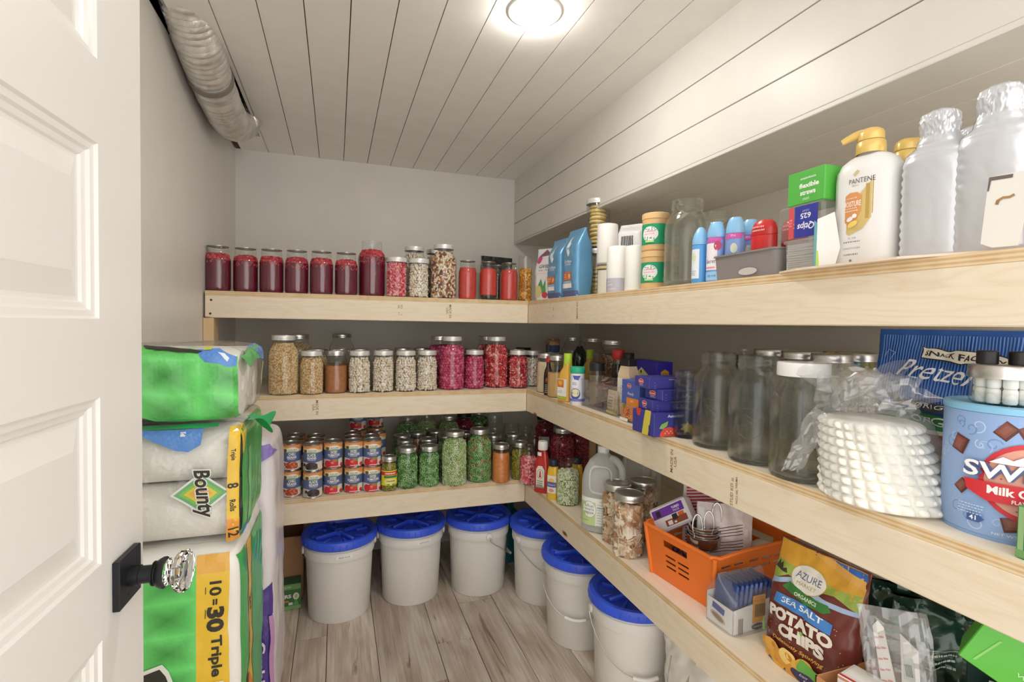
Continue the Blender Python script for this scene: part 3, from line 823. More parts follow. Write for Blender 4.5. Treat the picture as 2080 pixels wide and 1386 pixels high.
def jar(k, loc, content=None, lid='band', label='', group=None, fill=(0.0, 0.8), clear=None, name='mason_jar', cat='jar', seed=0):
    t = thing(name, label, cat, loc, jr.uniform(0, 6.28), group)
    put('jar_glass', glass_mesh(k, content is None if clear is None else clear), t)
    if lid:
        a, b = lid_meshes(k, lid); put('lid', a, t)
        if b: put('band', b, t)
    if content == 'berries in juice':
        put('juice', solid_mesh(k, JUICE, 0, .72), t)
        put('berries', contents_mesh_berries(k, seed), t, kind='stuff')
    elif isinstance(content, str):
        put('contents', contents_mesh(k, content, fill[0], fill[1], seed), t, kind='stuff')
    elif content is not None:
        put('contents', solid_mesh(k, content, *fill), t)
    return t
CONT['cran'] = ('berry', .0062, .0088, ['b8283e', 'a31f36', 'cc4852', 'c2364a', 'd8605e'], '6a1224', 0)
def contents_mesh_berries(k, seed): return contents_mesh(k, 'cran', .56 if seed % 2 else .62, .84, seed % 2)

# ---- top tier, end wall
yq = JK['Q'][0] + .004
for i, px in enumerate((443, 499, 552, 603, 653, 703)):
    jar('Q', SY(px, yq, T1), 'berries in juice', 'flat', 'quart jar of red berries in dark juice, %s from the shelf post, top shelf' % ORD[i], 'berry jars on the top shelf', seed=i)
jar('H', SY(755, .065, T1), 'berries in juice', None, 'tall half gallon jar of berries in purple juice at the end of the berry row', seed=1)
jar('W', SY(805, yq, T1), 'pink bits', 'white', 'jar of pale pink dried fruit slices beside the tall berry jar', fill=(0, .9))
jar('W', SY(850, yq, T1), 'white beans', 'white', 'jar of white beans on the top shelf beside the mixed beans', fill=(0, .9))
jar('H', SY(841, .185, T1), 'white beans', 'white', 'tall jar of cream beans standing behind the white beans on the top shelf', fill=(0, .86))
jar('H', SY(900, .065, T1), 'mixed beans', 'white', 'tall jar of mixed cream and brown beans on the top shelf', fill=(0, .88))
jar('H', SY(884, .20, T1), 'mixed beans', 'band', 'tall jar hidden behind the mixed beans on the top shelf', fill=(0, .88))
RED = M('d0463c', 0.45, noise=0.16, nscale=120)
for i, px in enumerate((949, 991, 1033)):
    jar('q', SY(px, .05, T1), RED, 'flat', 'jar of smooth red tomato sauce, %s of three beside the mixed beans' % ORD[i], 'tomato sauce jars', fill=(.12 if i == 1 else 0, .84))
jar('Q', SY(1010, .20, T1), None, 'flat', 'empty clear jar standing behind the middle tomato sauce jar')
jar('Q', SY(1046, .19, T1), None, None, 'empty clear jar standing behind the last tomato sauce jar')
jar('T', SY(1066, .044, T1), 'corn flakes', None, 'straight clear tumbler of orange corn chips at the shelf corner', fill=(0, .72), name='glass_tumbler', cat='tumbler')

# ---- middle tier, end wall
jar('H', S(576, 805, T2, .061), 'oats', 'white', 'tall half gallon jar of oat groats nearest the paper towels', fill=(0, .88))
jar('H', SY(606, .21, T2), 'barley', 'band', 'tall jar of pale grain standing behind the tall oat jar', fill=(0, .84))
jar('Q', S(633, 803, T2, .049), 'oats', 'white', 'quart jar of oat groats beside the brown spice jar', fill=(0, .86))
jar('Q', SY(644, .19, T2), 'barley', 'band', 'quart jar of grain behind the quart of oat groats', fill=(0, .86))
SPICE = M('b4764c', 0.6, noise=0.2, nscale=60, bump=0.1)
jar('Q', S(682, 800, T2, .049), SPICE, 'band', 'quart jar two thirds full of brown ground spice', fill=(0, .66))
jar('Q', SY(690, .18, T2), SPICE, 'band', 'steel lidded quart jar behind the brown ground spice', fill=(0, .66))
jar('H', SY(694, .46, T2), None, 'band', 'tall empty jar with a lid near the end wall, middle shelf')
for i, (px, py) in enumerate(((730, 800), (778, 798), (824, 797), (867, 795))):
    jar('Q', S(px, py, T2, .049), 'white beans', 'white', 'quart jar of white beans on the middle shelf, %s counted from the brown spice jar' % ORD[i], 'white bean jars on the middle shelf', fill=(0, .86), seed=i % 2)
for i, (px, y) in enumerate(((731, .19), (781, .19), (817, .31), (856, .31))):
    jar('Q', SY(px, y, T2), 'pinto beans', 'band', 'steel lidded jar half hidden behind the middle shelf white beans, %s from the spice jar' % ORD[i], 'jars behind the white beans', fill=(0, .84))
jar('H', S(917, 793, T2, .061), 'raspberries', 'white', 'tall half gallon jar of dried raspberries', fill=(0, .83))
jar('H', SY(893, .21, T2), 'raspberries', 'band', 'tall jar of raspberries standing behind the tall raspberry jar', fill=(0, .8))
jar('Q', S(963, 791, T2, .048), 'raspberries', 'white', 'quart jar of dried raspberries between the two tall red jars', fill=(0, .87))
jar('H', S(1007, 790, T2, .060), 'strawberries', 'white', 'tall half gallon jar of dried strawberry slices', fill=(0, .83))
jar('H', SY(989, .20, T2), 'strawberries', 'band', 'tall jar of strawberries standing behind the tall strawberry jar', fill=(0, .8))
jar('Q', S(1052, 790, T2, .047), 'strawberries', 'white', 'quart jar of dried strawberry slices at the shelf corner', fill=(0, .88))
jar('Q', SY(938, .30, T2), 'pinto beans', 'band', 'quart jar deep behind the quart raspberry jar', fill=(0, .8))
jar('Q', SY(958, .19, T2), 'crushed', 'band', 'dark quart jar directly behind the quart raspberry jar', fill=(0, .8))
jar('Q', SY(1046, .20, T2), 'crushed', 'band', 'dark quart jar directly behind the corner strawberry jar', fill=(0, .8))
jar('Q', SY(1062, .38, T2), 'crushed', 'black', 'dark lidded jar deep in the corner of the middle shelf', fill=(0, .8))

# ================================================================ tins
CR_, CH_ = .0385, .1135
TIN = M('c9c9c6', 0.25, metal=0.9)
def dashes(a, cx, cy, w, n, h, gap, mat, rg):
    """small print too fine to read: rows of short strokes"""
    for j in range(n):
        x = cx - w / 2; y = cy - j * gap
        while x < cx + w / 2 - .002:
            l = rg.uniform(.002, .006) * w / .05; l = min(l, cx + w / 2 - x)
            a.rect(x, y, x + l, y + h, mat); x += l + .0012
ar = random.Random(5)
def tin_proto(kind):
    t = thing('tin_can', '', 'tin can')
    m = MB(); r, h = CR_, CH_
    m.lathe([(0, .002), (r - .004, .002), (r - .003, 0), (r, .0005), (r, .003), (r - .0008, .0045), (r - .0008, h - .0045), (r, h - .003), (r, h), (r - .002, h + .0006), (r - .003, h - .003), (r - .012, h - .004), (r - .013, h - .003), (0, h - .003)], TIN, 40)
    m.build('body', t)
    a = Art(); Wd = PI * r * .92; blue, cream, org = '5d6f9c', 'f0dca8', 'e79a5e'
    a.rect(-Wd, .005, Wd, h - .005, 'e9e3da')
    a.rect(-Wd, h * .70, Wd, h - .005, cream)
    for x0 in (-.09, -.0, .09): a.poly([(x0 - .045, h - .005), (x0 - .045, h * .9), (x0 - .02, h * .86), (x0, h * .88), (x0 + .03, h * .80), (x0 + .045, h * .78), (x0 + .045, h - .005)], org)
    a.rect(-Wd, h * .36, Wd, h * .70, blue)
    n = 16
    a.poly([(-Wd, h * .33)] + [(-Wd + 2 * Wd * i / n, h * (.36 - .05 * math.sin(PI * i / n * 3) ** 2)) for i in range(n + 1)] + [(Wd, h * .37), (-Wd, h * .37)], blue)
    a.ell(0.003, h * .765, .023, .0125, 'f4efe2'); a.ell(0, h * .695, .022, .004, '8fae86')
    a.ell(-.027, h * .76, .008, .007, '7a5a2e')
    a.text('AZURE', .003, h * .775, .0065, '6c7f9e', w=.033, bold=.01); a.text('MARKET', .003, h * .725, .003, 'a9a08c', w=.02)
    wh = 'f5f3ee'
    if kind == 'chili': L = ('CHILI', 'BEANS', .026, .036)
    elif kind == 'black': L = ('BLACK', 'BEANS', .034, .036)
    else: L = ('DICED', 'TOMATOES', .026, .050)
    a.text(L[0], 0, h * .615, .0105, wh, w=L[2], bold=.03); a.text(L[1], 0, h * .505, .0105, wh, w=L[3], bold=.03)
    dashes(a, 0, h * .425, .03, 1, .0022, .004, wh, ar)
    if kind == 'tomato':
        a.ell(-.002, h * .18, .021, .019, 'd8323c'); a.ell(-.026, h * .17, .013, .016, 'c8303a'); a.ell(.006, h * .30, .012, .006, '9b8a46'); a.ell(-.006, h * .22, .006, .005, 'ee8078'); a.ell(.026, h * .2, .009, .02, 'dfe0cf'); a.ell(.033, h * .12, .008, .008, 'd8323c')
    else:
        base = 'b04a34' if kind == 'chili' else '4b3f3f'
        a.ell(0, h * .19, .025, .0175, base)
        for _ in range(26):
            an, q = ar.uniform(0, 6.28), ar.uniform(0, 1) ** .5
            a.ell(.022 * q * math.cos(an), h * .19 + .015 * q * math.sin(an), .0038, .0026, ar.choice(['d4714e', 'c45238', 'e0916a'] if kind == 'chili' else ['2f2629', '3c3234', '5b4c4c']), 8, ar.uniform(0, 3))
        a.ell(-.028, h * .12, .006, .006, 'a8bfae'); a.ell(.028, h * .22, .007, .014, 'e7d9c4'); a.ell(-.027, h * .26, .006, .007, base)
    dashes(a, .002, h * .065, .032, 1, .0028, .004, wh, ar)
    a.build('label', on_cyl(r), t, .006)
    return t
protos = {k: tin_proto(k) for k in ('chili', 'black', 'tomato')}
used = set()
TN = {'chili': 'chili beans', 'black': 'black beans', 'tomato': 'diced tomatoes'}
def tin(kind, p, lev, label, grp):
    loc = (p.x, p.y, T3 + lev * (CH_ + .0012)); rz = math.atan2(p.y - CAM.y, p.x - CAM.x) - PI / 2 + ar.uniform(-.12, .12)
    if kind not in used:
        used.add(kind); o = protos[kind]; o.location = loc; o.rotation_euler.z = rz; o['label'] = label; o['group'] = grp
    else: dup(protos[kind], label, loc, rz, grp)
RW = ('front row', 'second row', 'third row', 'fourth row', 'wall row')
LV = ('lower', 'upper', 'third level')
cols = [('chili', 592, 1011, 3, 'chili beans column', 2), ('black', 635, 1013, 3, 'black beans column', 2), ('tomato', 676, 1005, 1, 'single tomato column', 2), ('tomato', 718, 1002, 3, 'middle tomato column', 2), ('tomato', 755.5, 1000, 2, 'outer tomato column', 2)]
for kd, px, py, rows, nm, lv in cols:
    b = S(px, py, T3, CR_)
    for rw in range(rows):
        p = Vector((b.x + (.004 * rw if kd != 'tomato' else 0), b.y + rw * .0815, T3))
        for l in range(lv):
            tin(kd, p, l, 'tin of %s, %s tin in the %s of the %s' % (TN[kd], LV[l], RW[rw], nm), 'tins on the bottom shelf')
b = S(592, 1011, T3, CR_); p = Vector((b.x - .082, b.y + .01, T3))
for l in range(2): tin('chili', p, l, 'tin of chili beans, %s tin tucked against the toilet paper pack' % LV[l], 'tins on the bottom shelf')
b = S(755.5, 1000, T3, CR_)
for l in range(2): tin('tomato', Vector((b.x + .035, b.y + .163, T3)), l, 'tin of diced tomatoes, %s tin behind the pickled pepper jar' % LV[l], 'tins on the bottom shelf')
for l in range(3): tin('tomato', Vector((b.x - .052, b.y + .245, T3)), l, 'tin of diced tomatoes, %s of the stack of three by the wall' % LV[l], 'tins on the bottom shelf')
for l in range(3): tin('tomato', Vector((b.x + .035, b.y + .30, T3)), l, 'tin of diced tomatoes, %s of the stack of three near the green jars' % LV[l], 'tins on the bottom shelf')

# ---- bottom tier, end wall
jp = jar('p', S(790, 1000, T3, .034), 'peppers', 'band', 'small jar of pickled pepper rings with a yellow and red label', fill=(0, .8))
jp.rotation_euler.z = 0.12
a = Art(); a.rect(-.05, .028, .05, .095, 'ece03a'); a.rect(-.05, .074, .05, .090, 'd8352f'); dashes(a, 0, .079, .05, 1, .006, .008, 'f6e9e2', ar); a.rect(-.03, .063, .03, .072, '2f8a52'); a.ell(0, .046, .03, .015, 'f0e98a')
dashes(a, 0, .046, .036, 1, .005, .008, '7d6a3a', ar); a.rect(-.015, .031, -.004, .036, '5c9a3a'); a.rect(.005, .031, .018, .036, '5c9a3a')
a.build('label', on_cyl(.0347), jp, .006)
for i, (px, py) in enumerate(((827, 995), (871, 992))):
    jar('Q', S(px, py, T3, .049), 'green rings', 'band', 'quart jar of sliced green bean rings, %s from the pickled pepper jar' % ORD[i], 'green ring jars', fill=(0, .88), seed=i)
jar('H', S(922, 990, T3, .061), 'celery', 'band', 'tall half gallon jar of pale chopped celery', fill=(0, .88))
jar('H', S(973, 985, T3, .060), 'beans and carrot', 'band', 'tall half gallon jar of green rings with orange carrot bits', fill=(0, .88))
ORN = M('df8a45', 0.45, noise=0.18, nscale=90, bump=0.1)
jar('q', S(1017, 983, T3, .043), ORN, 'band', 'jar of orange grated carrot beside the tall green jar', fill=(0, .8))
jar('q', S(1055, 978, T3, .043), 'peppers', 'band', 'jar of olive green pickled peppers at the shelf corner', fill=(0, .8))
back = [('Q', 822, .20, 'green rings', 'band', 'steel lidded jar of green rings behind the first front green ring jar'), ('Q', 869, .20, 'green rings', 'band', 'steel lidded jar of green rings behind the second front green ring jar'),
        ('Q', 816, .31, 'green rings', 'band', 'green ring jar in the third row nearest the tins'), ('Q', 848, .33, ORN, 'band', 'jar of orange puree in the third row between green jars'), ('Q', 885, .34, 'green rings', 'band', 'green ring jar in the third row behind the tall celery jar'),
        ('Q', 906, .25, 'celery', 'band', 'short celery jar directly behind the tall celery jar'), ('H', 827, .46, 'green rings', None, 'tall lidless jar of green rings against the end wall near the tins'), ('H', 866, .48, 'celery', None, 'tall lidless jar of pale celery against the end wall'),
        ('H', 911, .38, 'celery', 'band', 'tall copper lidded celery jar behind the front celery jar'), ('Q', 945, .30, 'crushed', 'band', 'dark quart jar behind the tall jar with carrot bits'), ('H', 902, .55, 'green rings', 'band', 'tall lidded green jar farthest back by the end wall'), ('H', 940, .52, 'crushed', 'black', 'tall black lidded jar by the end wall')]
for i, (k, px, y, c, l, lb) in enumerate(back):
    jar(k, SY(px, y, T3), c, l, lb, 'jars in the back rows of the bottom shelf', fill=(0, .84))
jar('H', SY(1003, .42, T3), None, None, 'tall empty clear jar without a lid, bottom shelf corner')
jar('Q', SY(1037, .42, T3), None, None, 'empty clear quart jar behind the olive green peppers')
jar('Q', SY(1067, .40, T3), None, None, 'empty clear quart jar deep in the corner beside the dark lidded red jar')
jar('Q', SY(1001, .20, T3), None, 'band', 'clear lidded quart jar behind the orange carrot jar')
jar('Q', SY(1042, .20, T3), None, 'band', 'clear lidded quart jar behind the olive green peppers')
jar('q', SY(1085, .20, T3), None, None, 'empty clear jar in the corner behind the ketchup bottle')

# ================================================================ buckets
BKT = M('e6e4df', 0.42, sss=0.15)
BLID = M('3a5ce0', 0.35)
def bucket(loc, label, rz=0.0, text=None, handle=0.0, warn=False):
    t = thing('bucket', label, 'bucket', loc, rz, 'lidded buckets under the shelves')
    b0, b1, h = .1325, .1465, .345
    m = MB()
    m.lathe([(0, .004), (b0 - .012, .004), (b0 - .004, 0), (b0, .006), (b1 - .002, h * .80), (b1 + .005, h * .80 + .001), (b1 + .006, h * .82), (b1 + .006, h * .905), (b1 + .004, h * .915), (b1 - .001, h * .918), (b1 + .0005, h * .945), (b1 + .006, h * .95), (b1 + .006, h * .965), (b1, h)], BKT, 64)
    m.build('pail', t)
    l = MB(); R = .1635
    l.lathe([(b1 + .003, h - .018), (R - .006, h - .018), (R, h - .012), (R, h + .012), (R - .004, h + .019), (R - .016, h + .021), (R - .022, h + .016), (R - .030, h + .014), (R - .034, h + .002), (R - .09, h - .002), (0, h - .002)], BLID, 64)
    for k in range(36):
        a = 2 * PI * k / 36
        l.T = Matrix.Rotation(a, 4, 'Z') @ Matrix.Translation((R + .0004, 0, h)); l.box((0, 0, 0), (.0022, .006, .018), BLID, .0006)
    l.T = Matrix.Identity(4)
    l.build('lid', t)
    g = MB()
    for k in range(2):
        g.T = Matrix.Rotation(PI / 2 * k + .5, 4, 'Z'); g.box((0, 0, h + .008), (.235, .016, .020), BLID, .005)
    for k in range(8):
        a = 2 * PI * k / 8 + .2; g.T = Matrix.Rotation(a, 4, 'Z'); g.box((.098, 0, h + .004), (.05, .01, .013), BLID, .003)
    g.T = Matrix.Identity(4); g.lathe([(.022, h - .001), (.022, h + .018), (0, h + .02)], BLID, 20); g.build('grip_ribs', t)
    for s in (-1, 1):
        e = MB(); e.T = Matrix.Rotation(handle, 4, 'Z') @ Matrix.Translation((s * (b1 + .006), 0, h * .86)) @ Matrix.Rotation(s * PI / 2, 4, 'Y'); e.lathe([(.017, 0), (.017, .006), (.011, .010), (0, .010)], BKT, 20); e.build('ear', t)
    wire = MB(); pts = []
    R2 = b1 + .016
    for k in range(25):
        a = PI * k / 24; x = R2 * math.cos(a); q = .158 * math.sin(a)
        yy = -math.sqrt(max(0, (b1 + .012) ** 2 - x * x)) - .004
        pts.append((x, min(yy, 0) if k not in (0, 24) else 0, h * .86 - q * .98))
    wire.tube(pts, .0018, M('c9c6c0', 0.35, metal=0.8), 6); w = wire.build('bail', t, rz=handle)
    gr = MB(); gp = [Vector(p) + Vector((0, -.002, 0)) for p in pts[10:15]]; gr.tube(gp, .0065, M('f0efec', 0.4), 10); gr.build('handle_grip', w)
    if text:
        a = Art(); a.rect(-.034, h * .845, .034, h * .885, 'f4f3f0'); a.text(text, 0, h * .865, .0062, '55524e', w=.048, bold=.005); a.build('name_strip', on_cyl(b1 + .0062, 0, -PI / 2 + .12), t, .01)
    if warn:
        a = Art(); wc = '5f6670'
        a.ring(0, .2, .028, .155 / 2 + .05, .0012, wc, 4, PI / 4, PI / 4 + 2 * PI) if False else None
        for x0, y0, x1, y1 in ((-.026, .075, .026, .0762), (-.026, .285, .026, .2862), (-.026, .075, -.0248, .2862), (.0248, .075, .026, .2862), (-.026, .15, .026, .151), (-.026, .25, .026, .251)): a.rect(x0, y0, x1, y1, wc)
        a.ring(0, .20, .021, .03, .003, wc); a.line([(-.014, .178), (.014, .222)], .003, wc); a.ell(0, .214, .005, .006, wc, 12); a.poly([(-.008, .207), (.008, .207), (.010, .184), (-.010, .184)], wc)
        dashes(a, 0, .268, .044, 2, .004, .009, wc, ar); dashes(a, 0, .142, .044, 10, .0022, .0062, wc, ar); a.text('!', -.018, .268, .012, wc)
        a.build('warning_print', on_cyl(lambda v: b0 + .0005 + (b1 - .002 - b0) * v / (h * .8), 0, -PI / 2 + .75), t, .012)
    return t
bucket((-.850, .122, .0005), 'white bucket with a blue lid nearest the cardboard box', .0, 'BREAD FLOUR', PI + .1)
bucket((-.522, .171, .0005), 'white bucket with a blue lid, second from the cardboard box', .15, 'WHITE SUGAR', PI - .2)
bucket((-.188, .155, .0005), 'white bucket with a blue lid and a printed warning panel', .3, None, 1.35, True)
bucket((.092, -.020, .0005), 'white bucket with a blue lid standing in the shelf corner', .2, 'WHITE FLOUR', .1)
bucket((.115, -.372, .0005), 'white bucket with a blue lid, second from the corner along the side wall', -.55)
bucket((.150, -.735, .0005), 'white bucket with a blue lid nearest the viewer under the side shelf', -.3)
# ================================================================ builders for packets, bottles, cartons
from mathutils import noise as NZ
def face_cam(p, off=0.0): return math.atan2(p.y - CAM.y, p.x - CAM.x) - PI / 2 + off
SIDE = -PI / 2        # facing the aisle from the side shelf; a thing's own right flank then faces the viewer
class Pouch:
    """stand-up bag: superellipse plan that closes to a flat seal at the top"""
    def __init__(s, w, h, d, e=3.2, close=.55, wr=.004, seed=0, lean=0.0, pinch=.0, foot=.92, wtop=1.0, seal=.004):
        s.w, s.h, s.d, s.e, s.cl, s.wr, s.seed, s.lean, s.pinch, s.foot, s.wt, s.seal = w, h, d, e, close, wr, seed, lean, pinch, foot, wtop, seal
    def ab(s, v):
        t = max(0.0, (v - s.cl) / (1 - s.cl)); q = 1 - t * t * (3 - 2 * t)
        b = s.d / 2 * q + s.seal / 2
        f = s.foot + (1 - s.foot) * min(1, v / .12)
        a = s.w / 2 * (1 + (s.wt - 1) * v) * (1 - s.pinch * math.sin(PI * min(1, v / max(s.cl, .2)))) 
        return a * f, b * f
    def wob(s, x, v, k):
        z = v * s.h
        return s.wr * (NZ.noise(Vector((x * 22 + s.seed, z * 14, k * 3.7))) + .5 * NZ.noise(Vector((x * 50, z * 40 + s.seed, k * 1.3)))) * min(1, v * 8)
    def yo(s, v): return s.lean * v * v
    def front(s, u, vz):
        v = min(max(vz / s.h, 0), 1); a, b = s.ab(v); r = min(abs(u) / a, .999)
        return Vector((u, -b * (1 - r ** s.e) ** (1 / s.e) + s.yo(v) - s.wob(u, v, 0), vz))
    def surf(s):
        def f(u, v):
            p = s.front(u, v); q = s.front(u + .002, v) - s.front(u - .002, v); w = s.front(u, v + .002) - s.front(u, v - .002)
            n = q.cross(w)
            return p, (n.normalized() if n.length > 1e-12 else Vector((0, -1, 0)))
        return f
    def flank(s, sg=1):
        def f(u, vz):
            v = min(max(vz / s.h, 0), 1); a, b = s.ab(v); r = min(abs(u) / b, .999)
            return Vector((sg * (a * (1 - r ** s.e) ** (1 / s.e) + .001), (u if sg > 0 else -u) + s.yo(v), vz)), Vector((sg, 0, 0))
        return f
    def mesh(s, mat, nu=64, nv=40):
        m = MB()
        def pt(u, v):
            t = 2 * PI * u; a, b = s.ab(v); c, d = math.cos(t), math.sin(t)
            x = a * math.copysign(abs(c) ** (2 / s.e), c); y = b * math.copysign(abs(d) ** (2 / s.e), d)
            k = s.wob(x, v, 0 if d < 0 else 1)
            return (x + (math.copysign(1, c) * k * .6 if abs(c) > .8 else 0), y + math.copysign(1, d) * k * min(1, abs(d) * 2) + s.yo(v), v * s.h)
        m.grid(pt, nu, nv, mat, wrap=True)
        m.f.append(tuple(range(nu))[::-1]); m.m.append(0)
        m.f.append(tuple(nv * nu + i for i in range(nu))); m.m.append(0)
        return m
def oval(prof, k, mat, n=40, power=0.0):
    m = MB(); m.T = Matrix.Diagonal((1, k, 1, 1)); m.lathe(prof, mat, n, sq=power); m.T = Matrix.Identity(4); return m
def on_oval(prof, k, z0=0.0, rot=0.0):
    def rad(z):
        for (r0, a), (r1, b) in zip(prof, prof[1:]):
            if a <= z <= b: return r0 + (r1 - r0) * (z - a) / max(b - a, 1e-9)
        return prof[-1][0]
    def f(u, v):
        r = rad(v + z0); t = max(-.999, min(.999, u / r)); q = math.sqrt(1 - t * t)
        n = Vector((t, -q / k, 0)).normalized()
        return Vector((r * t, -r * k * q, v + z0)), n
    return f
def carton(name, label, cat, loc, rz, w, d, h, mat, group=None, bev=.0015):
    t = thing(name, label, cat, loc, rz, group)
    MB().box((0, 0, h / 2), (w, d, h), mat, bev).build('carton', t, smooth=0)
    return t
def fr(w, d, h): return on_plane((0, -d / 2, 0), (1, 0, 0), (0, 0, 1))
def rt(w, d, h): return on_plane((w / 2, 0, 0), (0, 1, 0), (0, 0, 1))
def lf(w, d, h): return on_plane((-w / 2, 0, 0), (0, -1, 0), (0, 0, 1))
def tp(w, d, h): return on_plane((0, 0, h), (1, 0, 0), (0, 1, 0))
EP = .0006      # clearance between things that touch

# ================================================================ top tier, side shelf
z = T1 + EP
p = SY(1008, .50, z); pc = Pouch(.19, .268, .07, wr=.012, seed=3, close=.35, wtop=1.06)
t = thing('coffee_pouch', 'crumpled dark grey foil pouch in the corner of the top shelf', 'pouch', p, .22)
pc.mesh(M('4d4b4b', .25, metal=.55, coat=.4)).build('pouch', t)
# white greens pouch
t = thing('greens_pouch', 'white pouch printed with vegetables at the corner of the top shelf', 'pouch', (.092, -.030, z), -.98)
pc = Pouch(.135, .255, .075, wr=.005, seed=9, close=.5, wtop=1.12, lean=.02)
WHT = M('e9e7e8', .35)
pc.mesh(WHT).build('pouch', t)
a = Art(); a.text('GREENS', .0, .165, .017, '3c3a3c', w=.085, bold=.01); a.text('& SUPERFOOD', 0, .146, .008, '55525a', w=.08)
a.rect(-.05, .130, .045, .1312, 'c9a7b4'); a.poly([(-.03, .03), (-.045, .06), (-.02, .105), (-.008, .07), (.005, .10), (.008, .045)], '5aa05c'); a.ell(-.035, .045, .02, .03, 'd9cf8c'); a.ell(.002, .028, .016, .015, 'd04a5c')
for k in range(3): a.ell(.045, .105 - k * .03, .008, .008, 'd9909f'); 
a.ell(-.052, .20, .014, .02, 'd24f86'); a.poly([(-.06, .215), (-.02, .25), (.01, .22)], '8a5a6c'); a.poly([(.01, .245), (.05, .235), (.04, .212), (.0, .215)], 'a9bf6e'); a.rect(.02, .222, .032, .232, '5f6b2c')
a.build('print', pc.surf(), t, .01)
# two blue coffee bags
BLU = M('6aa3cb', .35, metal=.25, coat=.2)
for i, (x, y, h) in enumerate(((.066, -.225, .262), (.075, -.372, .282))):
    t = thing('coffee_bag', 'pale blue coffee bag with white feather print, %s' % ('next to the white pouch' if i == 0 else 'next to the cookie jars'), 'coffee bag', (x, y, z), SIDE + .05, 'coffee bags')
    pc = Pouch(.122, h, .072, e=5, close=.72, wr=.005, seed=20 + i * 7, lean=.0, seal=.012)
    pc.mesh(BLU, 72, 48).build('bag', t)
    a = Art(); w_ = 'eef3f6'
    a.poly([(-.014, h * .66), (-.02, h * .72), (-.012, h * .80), (-.004, h * .90), (.004, h * .80), (.012, h * .78), (.006, h * .70), (.012, h * .66), (-.002, h * .60)], w_)
    a.line([(-.01, h * .64), (.0, h * .72), (.0, h * .84)], .002, '8fb9d6'); a.line([(-.012, h * .7), (.008, h * .74)], .002, '8fb9d6')
    a.text('Caribou', -.006, h * .53, .012, w_, w=.062, bold=.015); a.text('COFFEE', -.006, h * .485, .007, w_, w=.045)
    a.rect(-.05, h * .255, .028, h * .375, 'd9773c'); a.text('MEDIUM', -.028, h * .34, .006, 'fbeee4', w=.03); a.text('ROAST', -.028, h * .305, .006, 'fbeee4', w=.03); a.ell(.012, h * .31, .009, .011, 'f0c9a8')
    a.rect(-.05, h * .215, .028, h * .245, '9cc0dc'); a.rect(-.05, h * .14, .028, h * .21, 'f0f0ee'); a.rect(-.057, .006, .057, h * .10, '55618c')
    a.build('print', pc.surf(), t, .01)
# cookies in two stacked clear canisters
JK['C'] = (.048, .205, .97)
pJ = SX(1211, .178, z)
jar('C', pJ, None, 'white', 'clear straight canister of cookies standing on the shelf beside the blue bags', name='cookie_canister', cat='canister')
jar('C', pJ + Vector((0, 0, .2105)), None, 'white', 'clear straight canister of cookies stacked on another canister', name='cookie_canister', cat='canister')
CKY = M('f2d890', .6, noise=.25, nscale=50, bump=.3, bscale=120)
ckm = MB(); ckm.lathe([(0, 0), (.028, 0), (.034, .003), (.035, .007), (.033, .011), (.025, .0135), (0, .014)], CKY, 20); ckd = ckm.data('cookie')
cg = random.Random(4)
NTH = ['bottom', 'second', 'third', 'fourth', 'fifth', 'sixth', 'seventh', 'eighth', 'ninth', 'tenth', 'topmost']
for base, num, nm in ((0, 8, 'lower'), (.2105, 11, 'upper')):
    zz = .007
    for k in range(num):
        o = put('cookie', ckd, None, (pJ.x + cg.uniform(-.004, .004), pJ.y + cg.uniform(-.004, .004), pJ.z + base + zz))
        o.rotation_euler = (cg.uniform(-.10, .10) if k else 0, cg.uniform(-.1, .1) if k else 0, cg.uniform(0, 6))
        zz += .0165
        tag(o, 'round yellow shortbread cookie, %s one up in the %s clear canister' % (NTH[k], nm), 'cookie', 'cookies in the %s canister' % nm)
# candles
WAX = M('efeeea', .4, sss=.25); WAXC = M('ece9dc', .4, sss=.25)
def candle(label, p, r, h, mat=WAX):
    t = thing('pillar_candle', label, 'candle', p)
    MB().lathe([(0, 0), (r * .97, 0), (r, .003), (r, h - .005), (r - .002, h - .001), (r - .006, h), (r * .5, h - .001), (0, h - .004)], mat, 40).build('wax', t)
    MB().tube([(0, 0, h - .004), (.001, 0, h + .003), (.002, .001, h + .008)], .0011, M('e8e4da', .8), 6).build('wick', t)
    return t
pc1 = SX(1231, .115, z)
cj = thing('jar_candle', 'cream candle in a clear glass under a taller white pillar candle', 'candle', pc1)
MB().lathe([(0, 0), (.034, 0), (.036, .004), (.036, .121), (.034, .121), (.034, .118)], GL, 36).build('glass_cup', cj)
MB().lathe([(0, .004), (.0335, .004), (.0335, .098), (0, .098)], WAXC, 36).build('wax', cj)
MB().lathe([(.0362, .104), (.0362, .114)], M('c9b98c', .4), 36).build('gold_ring', cj)
MB().lathe([(0, .1215), (.036, .1215), (.0365, .1235), (.036, .1245), (0, .1245)], M('e8e6e0', .4), 36).build('lid', cj)
candle('tall white pillar candle standing on top of a glass jar candle', pc1 + Vector((.0, -.002, .1252)), .0395, .150)
c2 = candle('wide white pillar candle with a grey paper band on the front', SX(1256, .050, z), .0415, .158)
a = Art(); g_ = 'b9b6bf'; a.rect(-.06, .001, .028, .048, g_); a.text('pillar', -.035, .036, .006, 'efeef2'); a.text('candle', -.033, .026, .006, 'efeef2'); a.text('unscented', -.024, .012, .005, 'efeef2', w=.03)
a.build('paper_band', on_cyl(.0416), c2, .012); c2.rotation_euler.z = face_cam(c2.location)
candle('white pillar candle beside the green labelled canisters', SX(1290, .050, z), .0345, .146)
pk = thing('wrapped_rolls', 'white plastic wrapped package with a barcode behind the candles', 'package', SX(1283, .20, z), SIDE + .55)
pc = Pouch(.105, .275, .085, e=3.5, close=.86, wr=.006, seed=31)
